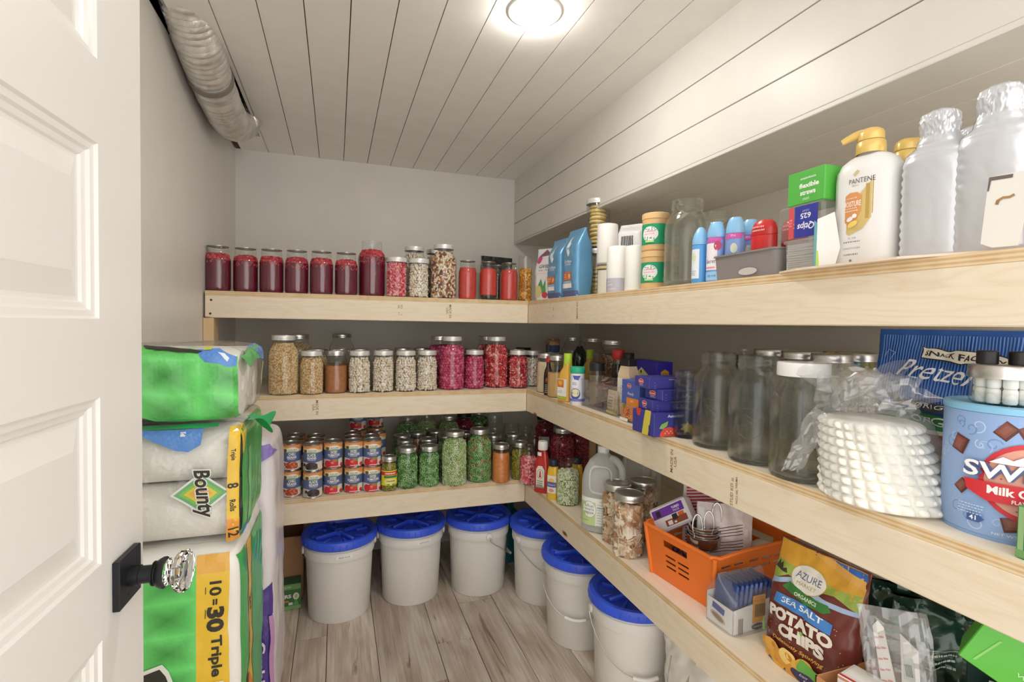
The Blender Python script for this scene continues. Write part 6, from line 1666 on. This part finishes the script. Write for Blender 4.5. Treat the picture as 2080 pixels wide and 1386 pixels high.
# tray of chocolate sachets
tx = thing('sachet_tray', 'white paper tray of blue foil sachets wrapped in clear film', 'tray', (.108, -1.282, z), .05)
tw_, td_, th_ = .132, .088, .060
MB().poly_prism([(-tw_ / 2, 0), (tw_ / 2, 0), (tw_ / 2, th_ * 1.25), (-tw_ / 2, th_)], -td_ / 2, -td_ / 2 + .002, M('eceae6', .5)).build('tray_front', tx, smooth=0)
m = MB(); WHP = M('eceae6', .5)
m.box((0, 0, .001), (tw_, td_, .002), WHP); m.box((-tw_ / 2 + .001, 0, th_ / 2), (.002, td_, th_), WHP); m.box((tw_ / 2 - .001, 0, th_ * .62), (.002, td_, th_ * 1.25), WHP); m.box((0, td_ / 2 - .001, th_ * .6), (tw_, .002, th_ * 1.2), WHP); m.build('tray', tx, smooth=0)
NAV = M('2f4a8c', .25, metal=.3, coat=.4)
for k in range(8):
    s_ = MB().box((0, 0, .057), (.010, .074, .110), NAV, .004).build('sachet', None, smooth=0)
    x_ = -.052 + k * .0142; q = Matrix.Rotation(.05, 4, 'Z') @ Vector((x_, 0, 0))
    s_.location = (tx.location.x + q.x, tx.location.y + q.y, z + .0035); s_.rotation_euler = (0, .10 + .012 * k, .05)
    tag(s_, 'dark blue foil sachet in the white paper tray, %s from the aisle' % ORD[k], 'sachet', 'sachets in the paper tray')
a = Art(); a.rect(-.004, .020, .038, .088, M('e9a21e', .45)); a.text('SOLD AS A SET', .017, .081, .0035, '5a4318', w=.030); a.text('DO NOT SEPARATE', .017, .075, .003, '5a4318', w=.032)
bx = .003
for k in range(15): wd = [.0009, .0016, .0011, .002][(k * 5) % 4]; a.rect(bx, .034, bx + wd, .066, '3a2f1c'); bx += wd + [.0009, .0006, .0012][k % 3]
for k in range(3): a.rect(-.050 + k * .005, .001, -.0475 + k * .005, .040, '4a403a'); a.rect(.048 + k * .004, .001, .050 + k * .004, .046, '4a403a')
a.ell(.012, .012, .020, .008, '3a3230', 20); a.text('GHIRARDELLI', .012, .012, .004, 'e9e4da', w=.03)
a.build('print', on_plane((0, -td_ / 2, 0), (1, 0, 0), (0, 0, 1)), tx, .03)
a = Art(); a.ell(-.005, .022, .026, .010, 'c9b7a4', 20, -.2); a.ell(-.005, .022, .02, .006, '8a6a58', 20, -.2); a.poly([(-.025, .04), (.015, .034), (.018, .05), (-.022, .056)], '3c4a9c'); a.build('side_print', on_plane((-tw_ / 2, 0, 0), (0, -1, 0), (0, 0, 1)), tx, .03)
pc = Pouch(.148, .136, .104, e=5, close=.55, wr=.004, seed=64, foot=1); fm = pc.mesh(FILM, 60, 30).build('wrap_film', tx)
# crisps bag
cb_ = thing('crisps_bag', 'brown and yellow bag of potato crisps standing beside the sachet tray', 'crisps bag', (.108, -1.489, z), SIDE + .06)
CB = Pouch(.205, .262, .072, e=2.8, close=.45, wr=.006, seed=70, lean=.030, seal=.003)
CB.mesh(M('6e3028', .32, coat=.3), 80, 56).build('bag', cb_)
a = Art(); BR = '6e3028'
def clip(y): return min(max(y, .004), .258)
a.rect(-.099, .200, .099, .260, M('e2a83a', .32, coat=.3)); a.poly([(-.099, .168), (-.06, .192), (.0, .184), (.05, .196), (.099, .182), (.099, .215), (.04, .208), (-.02, .212), (-.099, .216)], M('9fb552', .35)); a.poly([(-.02, .262 - .004), (.099, .258), (.099, .225), (.04, .238)], M('e8b25a', .35))
a.poly([(.02, .2585), (.099, .2585), (.099, .242), (.06, .250)], M('3c6fc4', .35)); a.poly([(-.099, .160), (-.05, .180), (.03, .172), (.099, .176), (.099, .184), (.03, .182), (-.05, .190), (-.099, .172)], 'a9c0e0')
a.poly([(-.098, .196), (-.09, .214), (-.086, .205), (-.08, .212), (-.074, .2), (-.066, .204), (-.062, .194)], '3a3f2a')
a.ell(-.012, .200, .040, .0265, 'f0ece2', 32); a.ring(-.012, .200, .041, .0275, .0014, 'c9b77a', 32); a.text('AZURE', -.012, .203, .014, '54688c', w=.060); a.text('MARKET', -.012, .187, .007, 'c2a468', w=.046)
a.poly([(-.062, .168), (-.05, .182), (.0, .172), (.045, .176), (.055, .166), (.04, .158), (.0, .156), (-.05, .164)], '3f7f3c'); a.text('ORGANICS', -.004, .1655, .007, 'e9f0dc', w=.054, bold=.02)
a.poly([(-.075, .130), (-.070, .152), (.0, .156), (.062, .146), (.060, .124), (.0, .132)], M('4a86cc', .35)); a.text('SEA SALT', -.006, .1425, .012, 'f1f4f8', w=.098, bold=.02, arch=.004)
for s_, x, y, h_, w__ in (('POTATO', -.008, .109, .026, .150), ('CHiPS', .000, .080, .027, .108)):
    a.text(s_, x, y, h_, 'ece6da', w=w__, bold=.06, arch=.006)
a.ell(.004, .098, .0045, .004, '7cc24e', 12); a.text('Deliciously Satisfying', -.006, .056, .010, 'e3b25a', w=.120, shear=.3, bold=.015)
for k in range(40): a.ell(pr_.uniform(-.09, .09), pr_.uniform(.03, .15), .0009, .0009, 'e9dccb', 6)
for k in range(9):
    x, y = -.092 + k * .0145, .014 + (k % 3) * .010; a.ell(x, y, .022, .016, pr_.choice(['e9b84e', 'd9983a', 'f0cf7a', 'e2a844']), 18, pr_.uniform(-.6, .6)); a.ell(x + .004, y + .002, .010, .006, pr_.choice(['f2d894', 'c98630']), 14, pr_.uniform(-.6, .6))
a.poly([(-.099, .07), (-.09, .082), (-.086, .055), (-.099, .045)], '7fb85a'); a.poly([(.005, .030), (.012, .048), (.050, .042), (.056, .020), (.010, .016)], '6cb04e'); a.ell(.022, .014, .034, .012, '3a355e', 24); a.text('Enjoy', .020, .018, .007, 'e9e6f0', shear=.3); a.text('REAL', .03, .009, .006, 'e9e6f0', bold=.03)
a.build('print', CB.surf(), cb_, .009)
# brown tray with a small white box and a clear pouch
tr = thing('brown_carton', 'low open brown carton at the near end of the bottom shelf', 'carton', (.086, -1.684, z), SIDE)
BRN = M('c48a5c', .75, noise=.08, nscale=20)
m = MB(); w, d, h = .19, .165, .085
m.box((0, 0, .0015), (w, d, .003), BRN); m.box((0, -d / 2 + .0015, h / 2), (w, .003, h), BRN); m.box((0, d / 2 - .0015, h / 2), (w, .003, h), BRN); m.box((-w / 2 + .0015, 0, h / 2), (.003, d, h), BRN); m.box((w / 2 - .0015, 0, h / 2), (.003, d, h), BRN); m.build('tray', tr, smooth=0)
wb = carton('white_box', 'small white box with a red edge inside the brown carton', 'box', (.062, -1.650, z + .0035), SIDE + .2, .080, .06, .098, M('e9e6e2', .5))
a = Art(); a.rect(-.039, .092, .039, .097, 'c98a6a'); dashes(a, 0, .08, .05, 4, .003, .010, 'b9b4ae', ar); a.build('print', fr(.08, .06, .06), wb, .02)
a = Art(); a.rect(-.038, -.028, .038, -.022, 'c83a34'); a.rect(-.034, -.016, .034, .024, 'f3f1ee'); a.build('top_print', tp(.08, .06, .098), wb, .02)
t = thing('clear_packet', 'clear plastic packet holding a white strip with red print', 'packet', (.100, -1.690, z + .070), SIDE + .45); t.rotation_euler = (-.18, -.20, SIDE + .45)
pc = Pouch(.105, .165, .020, wr=.011, seed=81, close=.3); pc.mesh(FILM2, 30, 18).build('pouch', t, smooth=0)
sm = MB(); sm.poly_prism([(-.030, .01), (-.006, .01), (-.014, .130), (-.022, .141), (-.032, .130)], -.0015, .0, M('ece8e2', .5)); st = sm.build('strip', t, smooth=0)
a = Art()
for k in range(6): a.text('No No', -.019 + (.0 - k * .001), .022 + k * .018, .0042, 'd0483c', w=.016, rot=.25, bold=.02)
a.build('strip_print', on_plane((0, -.0016, 0), (1, 0, 0), (0, 0, 1)), st, .02)
sm = MB(); sm.poly_prism([(.0, .03), (.026, .02), (.034, .10), (.010, .125)], -.001, .0005, M('e3dfd8', .5)); s2_ = sm.build('leaflet', t, smooth=0)
a = Art(); a.poly([(.006, .05), (.022, .045), (.026, .085), (.010, .092)], 'c9d0c9'); [a.rect(.010 + k * .0022, .055, .0112 + k * .0022, .075, '4a4d4a') for k in range(5)]; [a.ell(.020 + pr_.uniform(0, .012), .028 + pr_.uniform(0, .02), .0013, .0013, '3a3230', 6) for _ in range(14)]
a.build('leaflet_print', on_plane((0, -.0011, 0), (1, 0, 0), (0, 0, 1)), s2_, .02)
# dark green packs at the back
DG = M('1f3f32', .25, coat=.5, metal=.2)
for i, (x, y, rz_, w_, h_, lab) in enumerate(((.285, -1.545, -.9, .13, .20, 'dark green foil pack standing behind the crisps bag'), (.30, -1.610, -.8, .14, .19, 'dark green foil pack with a bright crease behind the brown carton'), (.42, -1.60, -1.0, .14, .23, 'dark brown foil pack at the wall behind the green packs'))):
    t = thing('foil_pack', lab, 'pack', (x, y, z), rz_, 'foil packs')
    pc = Pouch(w_, h_, .06, wr=.024, seed=90 + i, close=.3); pc.mesh(DG if i < 2 else M('3c2a26', .3, coat=.4)).build('pack', t)
    a = Art(); a.rect(-.04, h_ * .55, .04, h_ * .56, '8fa89a'); dashes(a, 0, h_ * .5, .07, 3, .004, .012, 'b9c9bd', ar); a.build('print', pc.surf(), t, .01)
t = carton('soap_pack', 'dark green soap carton with pale lettering down its face', 'carton', (.225, -1.765, z), -.95, .10, .05, .215, M('14302c', .3, coat=.4))
a = Art(); a.text('IRISH', .022, .140, .019, 'c9d6d2', w=.095, rot=-PI / 2, bold=.02); a.text('SPRING', -.010, .128, .022, 'c9d6d2', w=.125, rot=-PI / 2, bold=.02); a.build('print', fr(.10, .05, .2), t, .03)
t = carton('green_box', 'glossy lime green box with a hanging slot leaning at the shelf end', 'box', (.128, -1.832, z + .082), SIDE + .45, .15, .07, .085, M('58b83a', .35, coat=.3))
t.rotation_euler = (0.0, .42, SIDE + .45); t.location.z = z + .205
a = Art(); a.rect(-.02, .058, .03, .066, 'a9d890'); a.ell(.005, .066, .008, .006, 'a9d890'); a.poly([(-.06, .01), (-.05, .06), (-.047, .06), (-.057, .01)], '8fd070'); a.text('Whitens teeth', .02, .030, .006, 'cfeac0', w=.07); a.text('in 1 week', .02, .018, .006, 'cfeac0', w=.045)
a.build('print', fr(.15, .07, .085), t, .03)
o = MB().box((0, 0, .080), (.12, .10, .16), M('9a938c', .5), .008).build('grey_case', None, (.150, -1.845, z), SIDE + .35, smooth=0); tag(o, 'plain grey case lying under the lime green box', 'case')
# ================================================================ paper goods by the door
CLW = glass('pack film', face=(.965, .97, .968), edge=(.86, .87, .87), rough=.09, bump=.45, bscale=26, haze=.03)
ROLL = M('efece4', .85, bump=.25, bscale=90)
def soft_box(w, d, h, mat, e=9, wr=.006, seed=0, nu=112, nv=96):
    """wrapped block with rounded, slightly swollen faces"""
    def edge(q):        # walk round a square, 0..1
        q = (q % 1) * 4; k = int(q); f = (q - k) * 2 - 1
        return ((f, -1), (1, f), (-f, 1), (-1, -f))[k]
    def pt(u, v):
        x, y = edge(u); r = (abs(x) ** e + abs(y) ** e) ** (-1 / e); x *= r; y *= r
        q = v * 4
        f, zc = (q, -1) if q < 1 else ((1, q - 2) if q < 3 else (4 - q, 1))
        r = (abs(f) ** e + abs(zc) ** e) ** (-1 / e); f *= r; zc *= r
        x *= f * w / 2; y *= f * d / 2; zz = zc * h / 2 + h / 2
        q = wr * (NZ.noise(Vector((x * 11 + seed, y * 11, zz * 9))) + .5 * NZ.noise(Vector((x * 30, y * 30 + seed, zz * 26))))
        n = Vector((x / w, y / d, (zz - h / 2) / h)).normalized()
        return Vector((x, y, zz)) + n * q
    m = MB(); m.grid(pt, nu, nv, mat, wrap=True); return m
def on_soft(w, d, h, off=.006):
    return on_plane((0, -d / 2 - off, 0), (1, 0, 0), (0, 0, 1)), on_plane((w / 2 + off, 0, 0), (0, 1, 0), (0, 0, 1))
def curved_front(w, d, h, seed, wr, e=9, side=False):
    """front (or near flank) of a soft_box as a surface for print"""
    def raw(a_, b_):
        A, B = (w / 2, d / 2) if not side else (d / 2, w / 2)
        ph = math.asin(max(-1, min(1, math.copysign(min(abs((b_ - h / 2) / (h / 2)), .999) ** (e / 2), b_ - h / 2)))); f = abs(math.cos(ph)) ** (2 / e)
        t = min(abs(a_) / max(A * f, 1e-4), .999)
        o_ = B * f * (1 - t ** e) ** (1 / e)
        x, y = (a_, -o_) if not side else (o_, a_)
        q = wr * (NZ.noise(Vector((x * 11 + seed, y * 11, b_ * 9))) + .5 * NZ.noise(Vector((x * 30, y * 30 + seed, b_ * 26))))
        n = Vector((x / w, y / d, (b_ - h / 2) / h)).normalized()
        return Vector((x, y, b_)) + n * q
    def f(a_, b_):
        p = raw(a_, b_); q = (raw(a_ + .002, b_) - raw(a_ - .002, b_)).cross(raw(a_, b_ + .002) - raw(a_, b_ - .002))
        return p, (q.normalized() if q.length > 1e-12 else Vector((0, -1, 0)))
    return f
def pat(c, k=.42, s=13):
    """print with a faint quilted lozenge pattern"""
    m, nt, b = nodes_mat('quilted ' + c); N = nt.nodes.new; L = nt.links.new
    tc = N('ShaderNodeTexCoord'); sp = N('ShaderNodeSeparateXYZ'); L(tc.outputs['Object'], sp.inputs[0])
    def tri(sgn):
        a_ = N('ShaderNodeMath'); a_.operation = 'MULTIPLY_ADD'; L(sp.outputs['X'], a_.inputs[0]); a_.inputs[1].default_value = sgn * .62; L(sp.outputs['Z'], a_.inputs[2])
        y_ = N('ShaderNodeMath'); y_.operation = 'ADD'; L(a_.outputs[0], y_.inputs[0]); L(sp.outputs['Y'], y_.inputs[1])
        p = N('ShaderNodeMath'); p.operation = 'MULTIPLY'; L(y_.outputs[0], p.inputs[0]); p.inputs[1].default_value = s
        q = N('ShaderNodeMath'); q.operation = 'PINGPONG'; L(p.outputs[0], q.inputs[0]); q.inputs[1].default_value = 1; return q
    mx = N('ShaderNodeMath'); mx.operation = 'MULTIPLY_ADD'; mx.inputs[1].default_value = 1.0; L(tri(1).outputs[0], mx.inputs[0]); t2_ = tri(-1); L(t2_.outputs[0], mx.inputs[2]); hf = N('ShaderNodeMath'); hf.operation = 'PINGPONG'; hf.inputs[1].default_value = 1; L(mx.outputs[0], hf.inputs[0]); mx = hf
    cr = N('ShaderNodeMix'); cr.data_type = 'RGBA'; c0 = lin(c)
    cr.inputs['A'].default_value = (*[x * (1 - k) for x in c0], 1); cr.inputs['B'].default_value = (*[min(1, x * (1 + k) + .03) for x in c0], 1)
    L(mx.outputs[0], cr.inputs['Factor']); L(cr.outputs['Result'], b.inputs['Base Color']); b.inputs['Roughness'].default_value = .32; b.inputs['Coat Weight'].default_value = .3
    n2 = N('ShaderNodeTexNoise'); n2.inputs['Scale'].default_value = 28; bp = N('ShaderNodeBump'); bp.inputs['Strength'].default_value = .25; bp.inputs['Distance'].default_value = .01
    L(tc.outputs['Object'], n2.inputs['Vector']); L(n2.outputs['Fac'], bp.inputs['Height']); L(bp.outputs['Normal'], b.inputs['Normal'])
    return m
GRN = pat('58bd5c'); GRD = M('2fae66', .35, coat=.3); YLW = M('ecc23c', .35, coat=.3); INK = M('38342c', .5); BLV = M('5c8fd6', .35, coat=.3)
XC = -1.219; PW, PD = .292, .36; YC = -1.015 + PD / 2
def rolls(parent, w, d, h, rows, horizontal=True):
    r = h / rows / 2 * .96
    for j in range(rows):
        for i in range(int(d / (2 * r))):
            m = MB(); m.T = Matrix.Translation((-w / 2 + .008, -d / 2 + .006 + r + i * 2 * r * 1.02, h * (j + .5) / rows)) @ Matrix.Rotation(PI / 2, 4, 'Y')
            L_ = w - .016
            m.lathe([(.019, 0), (r - .003, 0), (r, .004), (r, L_ - .004), (r - .003, L_), (.020, L_), (.019, L_ - .02), (0, L_ - .02)], ROLL, 28); m.build('paper_roll', parent)
# bottom pack
p3 = thing('paper_towel_pack', 'tall green and yellow pack of paper towels, bottom of the stack by the door', 'paper towels', (XC, YC, .001), 0, 'paper towel packs')
h3 = .795
soft_box(PW, PD, h3, M('edeae4', .4, coat=.3), seed=4, wr=.005, e=12).build('wrapper', p3, smooth=60)
s3 = curved_front(PW, PD, h3, 4, .005, 12); f3 = curved_front(PW, PD, h3, 4, .005, 12, True)
a = Art(); a.rect(-.141, .03, .054, .755, GRN); a.rect(.054, .03, .119, .775, YLW); a.rect(.054, .735, .119, .775, M('e8b04c', .35, coat=.3))
a.text('10', .092, .700, .024, INK, w=.032, rot=-PI / 2, bold=.03); a.text('=', .092, .670, .009, INK, rot=-PI / 2, bold=.03); a.text('30', .093, .630, .036, INK, w=.058, rot=-PI / 2, bold=.05); a.text('Triple', .092, .545, .028, INK, w=.094, rot=-PI / 2, bold=.03)
a.rect(.072, .690, .0735, .705, INK); a.rect(.072, .635, .0735, .655, INK)
for k in range(3): a.rect(.080 + k * .010, .465, .088 + k * .010, .487, 'f0ecd8')
a.poly([(-.141, .515), (-.01, .548), (.002, .530), (.03, .44), (-.141, .40)], 'e9ebe4'); a.poly([(-.141, .505), (-.015, .538), (-.004, .52), (.02, .44), (-.141, .41)], INK)
a.build('print', s3, p3, .016, base=.0012, step=.0003)
a = Art(); a.rect(-.165, .05, -.105, .765, M('3fae55', .35, coat=.3)); a.rect(-.095, .05, -.03, .76, YLW); a.text('30', -.062, .60, .03, INK, rot=-PI / 2, bold=.04); a.text('Bounty', -.11, .36, .05, INK, w=.16, rot=-PI / 2, bold=.05, shear=.2); a.rect(-.03, .05, .15, .76, GRD); a.poly([(-.105, .4), (-.06, .42), (-.03, .36), (-.06, .3)], 'd9883c')
a.build('side_print', f3, p3, .016, base=.0012, step=.0003)
# middle pack: two rows of rolls in clear film
p2 = thing('paper_towel_pack', 'clear wrapped white paper towels with a lozenge logo, middle of the stack', 'paper towels', (XC - .004, YC - .002, .800), 0, 'paper towel packs')
h2 = .268
rolls(p2, PW, PD, h2, 2)
soft_box(PW + .010, PD + .008, h2 + .004, CLW, seed=7, wr=.0045, e=12).build('film', p2, smooth=60)
s2f = curved_front(PW + .010, PD + .008, h2, 7, .0045, 12); f2 = curved_front(PW + .010, PD + .008, h2, 7, .0045, 12, True)
a = Art()
X0, Z0 = .070, .122
a.poly([(X0 - .060, Z0), (X0, Z0 + .048), (X0 + .058, Z0), (X0, Z0 - .046)], 'dfe6df')
for k, c in enumerate(('6fb076', '86c05c', 'dcc848', 'e8ac48', 'de7a46')):
    q = 1 - k * .17 - .08; a.poly([(X0 - .058 * q, Z0), (X0, Z0 + .045 * q), (X0 + .056 * q, Z0), (X0, Z0 - .043 * q)], M(c, .35, coat=.3))
a.text('Bounty', X0 + .002, Z0, .047, 'e9e9e4', w=.112, rot=-PI / 2 + .10, bold=.07, shear=.15); a.text('Bounty', X0 + .002, Z0, .042, INK, w=.106, rot=-PI / 2 + .10, bold=.03, shear=.15)
a.poly([(-.060, .262), (.074, .262), (.070, .232), (.046, .218), (.02, .222)], BLV); a.rect(.03, .25, .04, .258, 'dfe8f4')
a.poly([(.118, .006), (.140, .006), (.142, .262), (.124, .262)], YLW); a.poly([(.118, .006), (.140, .006), (.141, .06), (.119, .06)], M('e89a34', .35, coat=.3))
for k, (s_, y) in enumerate((('Triple', .205), ('8', .135), ('Rolls', .09), ('12', .03))): a.text(s_, .131, y, .010 if len(s_) > 2 else .018, INK, rot=-PI / 2 + .05, bold=.02)
a.poly([(-.09, .262), (.1, .262), (.1, .2665), (-.09, .2665)], GRD)
a.build('print', s2f, p2, .014, base=.0012, step=.0003)
a = Art(); a.rect(-.165, .004, .12, .262, M('3fae55', .35, coat=.3)); a.poly([(-.165, .20), (-.1, .262), (-.165, .262)], YLW); a.rect(-.16, .004, -.11, .03, BLV); a.poly([(-.12, .03), (-.09, .2), (-.06, .2), (-.085, .03)], M('7fc98a', .35))
a.build('side_print', f2, p2, .016, base=.0012, step=.0003)
m = MB(); m.grid(lambda u, v: (PW / 2 + .004 + .050 * u + .006 * math.sin(v * 9), -.115 + .10 * v, h2 + .004 - .02 * u + .022 * math.sin(u * 3 + v * 5) * u), 8, 10, GRD); m.build('film_tuft', p2, smooth=70)
# top pack
p1 = thing('paper_towel_pack', 'green quilted print pack of paper towels on top of the stack by the door', 'paper towels', (XC - .002, YC, 1.0745), 0, 'paper towel packs')
h1 = .168
rolls(p1, PW - .004, PD, h1, 1)
soft_box(PW + .012, PD + .010, h1 + .006, CLW, seed=12, wr=.006, e=7).build('film', p1, smooth=60)
s1f = curved_front(PW + .012, PD + .010, h1 + .006, 12, .006, 7); f1 = curved_front(PW + .012, PD + .010, h1 + .006, 12, .006, 7, True)
a = Art()
a.poly([(-.145, .06), (-.145, .150), (-.09, .172), (.05, .168), (.136, .150), (.138, .010), (.03, .006), (-.02, .012), (-.07, .035)], GRN)
a.poly([(-.147, .062), (-.147, .152), (-.055, .171), (-.085, .150), (-.108, .11), (-.112, .05)], GRD); a.text('MORE', -.078, .154, .008, 'dff0e2', rot=.5, bold=.03); a.text('200', -.062, .146, .010, 'f0f4f0', rot=.5, bold=.05)
a.poly([(.055, .166), (.075, .140), (.10, .136), (.118, .128), (.134, .130), (.134, .150), (.10, .167)], BLV); a.poly([(.098, .160), (.106, .154), (.118, .140), (.122, .148), (.112, .158)], 'e4ecf6')
a.poly([(-.05, .171), (.02, .168), (.07, .163), (.06, .158), (-.04, .166)], INK); a.rect(.07, .164, .085, .169, 'c9d23c')
a.build('print', s1f, p1, .013, base=.0012, step=.0003)
a = Art(); a.poly([(-.16, .15), (-.06, .165), (.1, .165), (.12, .13), (-.02, .135), (-.1, .12)], M('62b86c', .35)); a.poly([(-.02, .168), (.12, .168), (.14, .12), (.08, .13)], BLV); a.poly([(.1, .12), (.13, .12), (.12, .02), (.1, .03)], M('b9d6a0', .4)); a.build('side_print', f1, p1, .016, base=.0012, step=.0003)
# toilet paper pack behind
tp_ = thing('toilet_paper_pack', 'tall white and purple pack of toilet paper behind the towel stack', 'toilet paper', (-1.188, -.440, .001), 0)
w, d, h = .285, .34, .945
soft_box(w, d, h, M('e2dde0', .35, coat=.35), seed=19, wr=.007, e=10).build('wrapper', tp_, smooth=60)
s4 = curved_front(w, d, h, 19, .007, 10)
PUR = M('4f3a8c', .35, coat=.3)
a = Art(); a.rect(-.05, .03, .135, .40, PUR); a.poly([(.0, .40), (.135, .50), (.136, .40)], PUR); a.poly([(-.02, .40), (.0, .55), (.06, .57), (.10, .52), (.085, .42), (.03, .38)], M('d8dc3c', .35)); a.text('30', .055, .49, .045, INK, w=.05, rot=-.25, bold=.05); dashes(a, .06, .445, .04, 2, .006, .014, '6a7a3c', ar)
a.ell(.03, .56, .05, .055, 'efecee', 28); a.poly([(.07, .86), (.136, .90), (.12, .925), (.06, .915)], M('8a7ac0', .35)); a.ell(.02, .87, .05, .03, M('5a5a8c', .4), 20)
a.text('Cushiony', .10, .22, .03, 'e6e0ee', w=.22, rot=-PI / 2, bold=.03); a.ring(.115, .13, .012, .035, .006, 'e6e0ee'); a.rect(.125, .05, .133, .40, M('b98ab4', .4))
for x, y in ((.07, .74), (.075, .64), (.03, .80)): a.ell(x, y, .016, .022, 'b8b0b6', 20); a.ell(x, y, .007, .010, '8f868c', 16)
a.line([(.02, .78), (.06, .72), (.10, .70)], .003, '5c4a64'); a.line([(.09, .70), (.10, .68)], .006, 'd88aa8')
a.build('print', s4, tp_, .016, base=.0012, step=.0003)
# ================================================================ floor clutter
cb2 = thing('cardboard_box', 'open brown cardboard box on the floor behind the green jar carton', 'box', (-1.135, .385, .0005), .04)
CBD = M('b08560', .8, noise=.06, nscale=20); w, d, h = .24, .26, .30
m = MB(); m.box((0, 0, .002), (w, d, .004), CBD); m.box((0, -d / 2 + .002, h / 2), (w, .004, h), CBD); m.box((0, d / 2 - .002, h / 2), (w, .004, h), CBD); m.box((-w / 2 + .002, 0, h / 2), (.004, d, h), CBD); m.box((w / 2 - .002, 0, h / 2), (.004, d, h), CBD); m.build('carton', cb2, smooth=0)
m = MB(); m.box((w / 2 - .020, -d / 2 - .006, h * .72), (.034, .004, h * .56), CBD); m.build('flap', cb2, smooth=0)
gj = carton('jar_carton', 'green printed carton of preserving jars on the floor beside the buckets', 'carton', (-1.125, .205, .0005), .06, .215, .075, .118, M('3a6f42', .5))
a = Art(); a.rect(-.106, .092, .106, .116, '6f9a5c'); a.rect(-.106, .001, .106, .018, '7fa56a'); a.text('PINT', -.03, .060, .022, 'eef0e6', w=.05, bold=.04); a.text('JARS', .038, .060, .022, 'eef0e6', w=.056, bold=.04); a.rect(-.01, .036, .055, .044, 'd9743c'); a.ell(.086, .060, .013, .016, 'd9dfc0'); a.ell(.086, .060, .007, .009, 'a9b98a'); a.poly([(.074, .020), (.098, .020), (.09, .045), (.082, .045)], '5f9a5a'); a.rect(.055, .022, .072, .034, 'd9dcd0'); a.text('REG. MOUTH', .03, .104, .008, 'e3ecd6', w=.07)
a.build('print', fr(.215, .075, .118), gj, .03)
t = thing('teal_jug', 'teal plastic jug standing on the floor behind the corner buckets', 'jug', (.055, .40, .0005), .2)
MB().lathe([(0, 0), (.075, 0), (.08, .006), (.08, .20), (.06, .25), (.025, .28), (.022, .31), (0, .312)], M('1f6f72', .35), 32, sq=1).build('body', t)
t = thing('flour_sack', 'crumpled white plastic sack on the floor under the side shelf', 'sack', (.225, -1.062, .0005), SIDE + .5)
pc = Pouch(.30, .40, .19, e=2.6, close=.35, wr=.016, seed=101); pc.mesh(M('dcd8d2', .35, coat=.25), 80, 56).build('sack', t)
a = Art(); a.poly([(-.06, .22), (-.052, .25), (-.046, .21), (-.05, .17)], 'a39c86'); a.line([(-.12, .27), (-.118, .20)], .005, 'b3adaa'); a.build('print', pc.surf(), t, .012)
t = thing('lime_pack', 'lime green wrapped pack behind the white sack on the floor', 'pack', (.50, -1.16, .0005), SIDE + .3)
soft_box(.30, .14, .40, M('a9b41e', .4, coat=.2), seed=33, wr=.006, e=6, nu=48, nv=24).build('wrapper', t, smooth=60)

# ================================================================ let jars that were set too close stand clear of one another
def settle():
    R_ = []
    for o in COL.objects:
        if o.parent is None and o.name.split('.')[0] in ('mason_jar', 'cookie_canister') and o.location.z > .3:
            k = [c for c in o.children if c.name.startswith('jar_glass')]
            if k: R_.append([o, max(k[0].dimensions.x, k[0].dimensions.y) / 2 + .001, True])
    F_ = []
    for o in COL.objects:
        if o.parent is None and o.name.split('.')[0] == 'tin_can': F_.append([o, CR_ + .0005, False])
    A_ = R_ + F_
    bpy.context.view_layer.update()
    for it in range(60):
        moved = False
        for i in range(len(R_)):
            for j in range(len(A_)):
                a_, b_ = R_[i], A_[j]
                if a_[0] is b_[0] or abs(a_[0].location.z - b_[0].location.z) > .10: continue
                dv = a_[0].location - b_[0].location; dv.z = 0; need = a_[1] + b_[1]
                if dv.length >= need: continue
                far = a_ if (a_[0].location - CAM).length > (b_[0].location - CAM).length or not b_[2] else b_
                h_ = Vector((far[0].location.x - CAM.x, far[0].location.y - CAM.y, 0)).normalized()
                far[0].location += h_ * min(.012, (need - dv.length) + .002); moved = True
                far[0].location.y = min(far[0].location.y, YB - .045 - far[1]); far[0].location.x = min(far[0].location.x, XR - .045 - far[1])
        if not moved: break
settle()
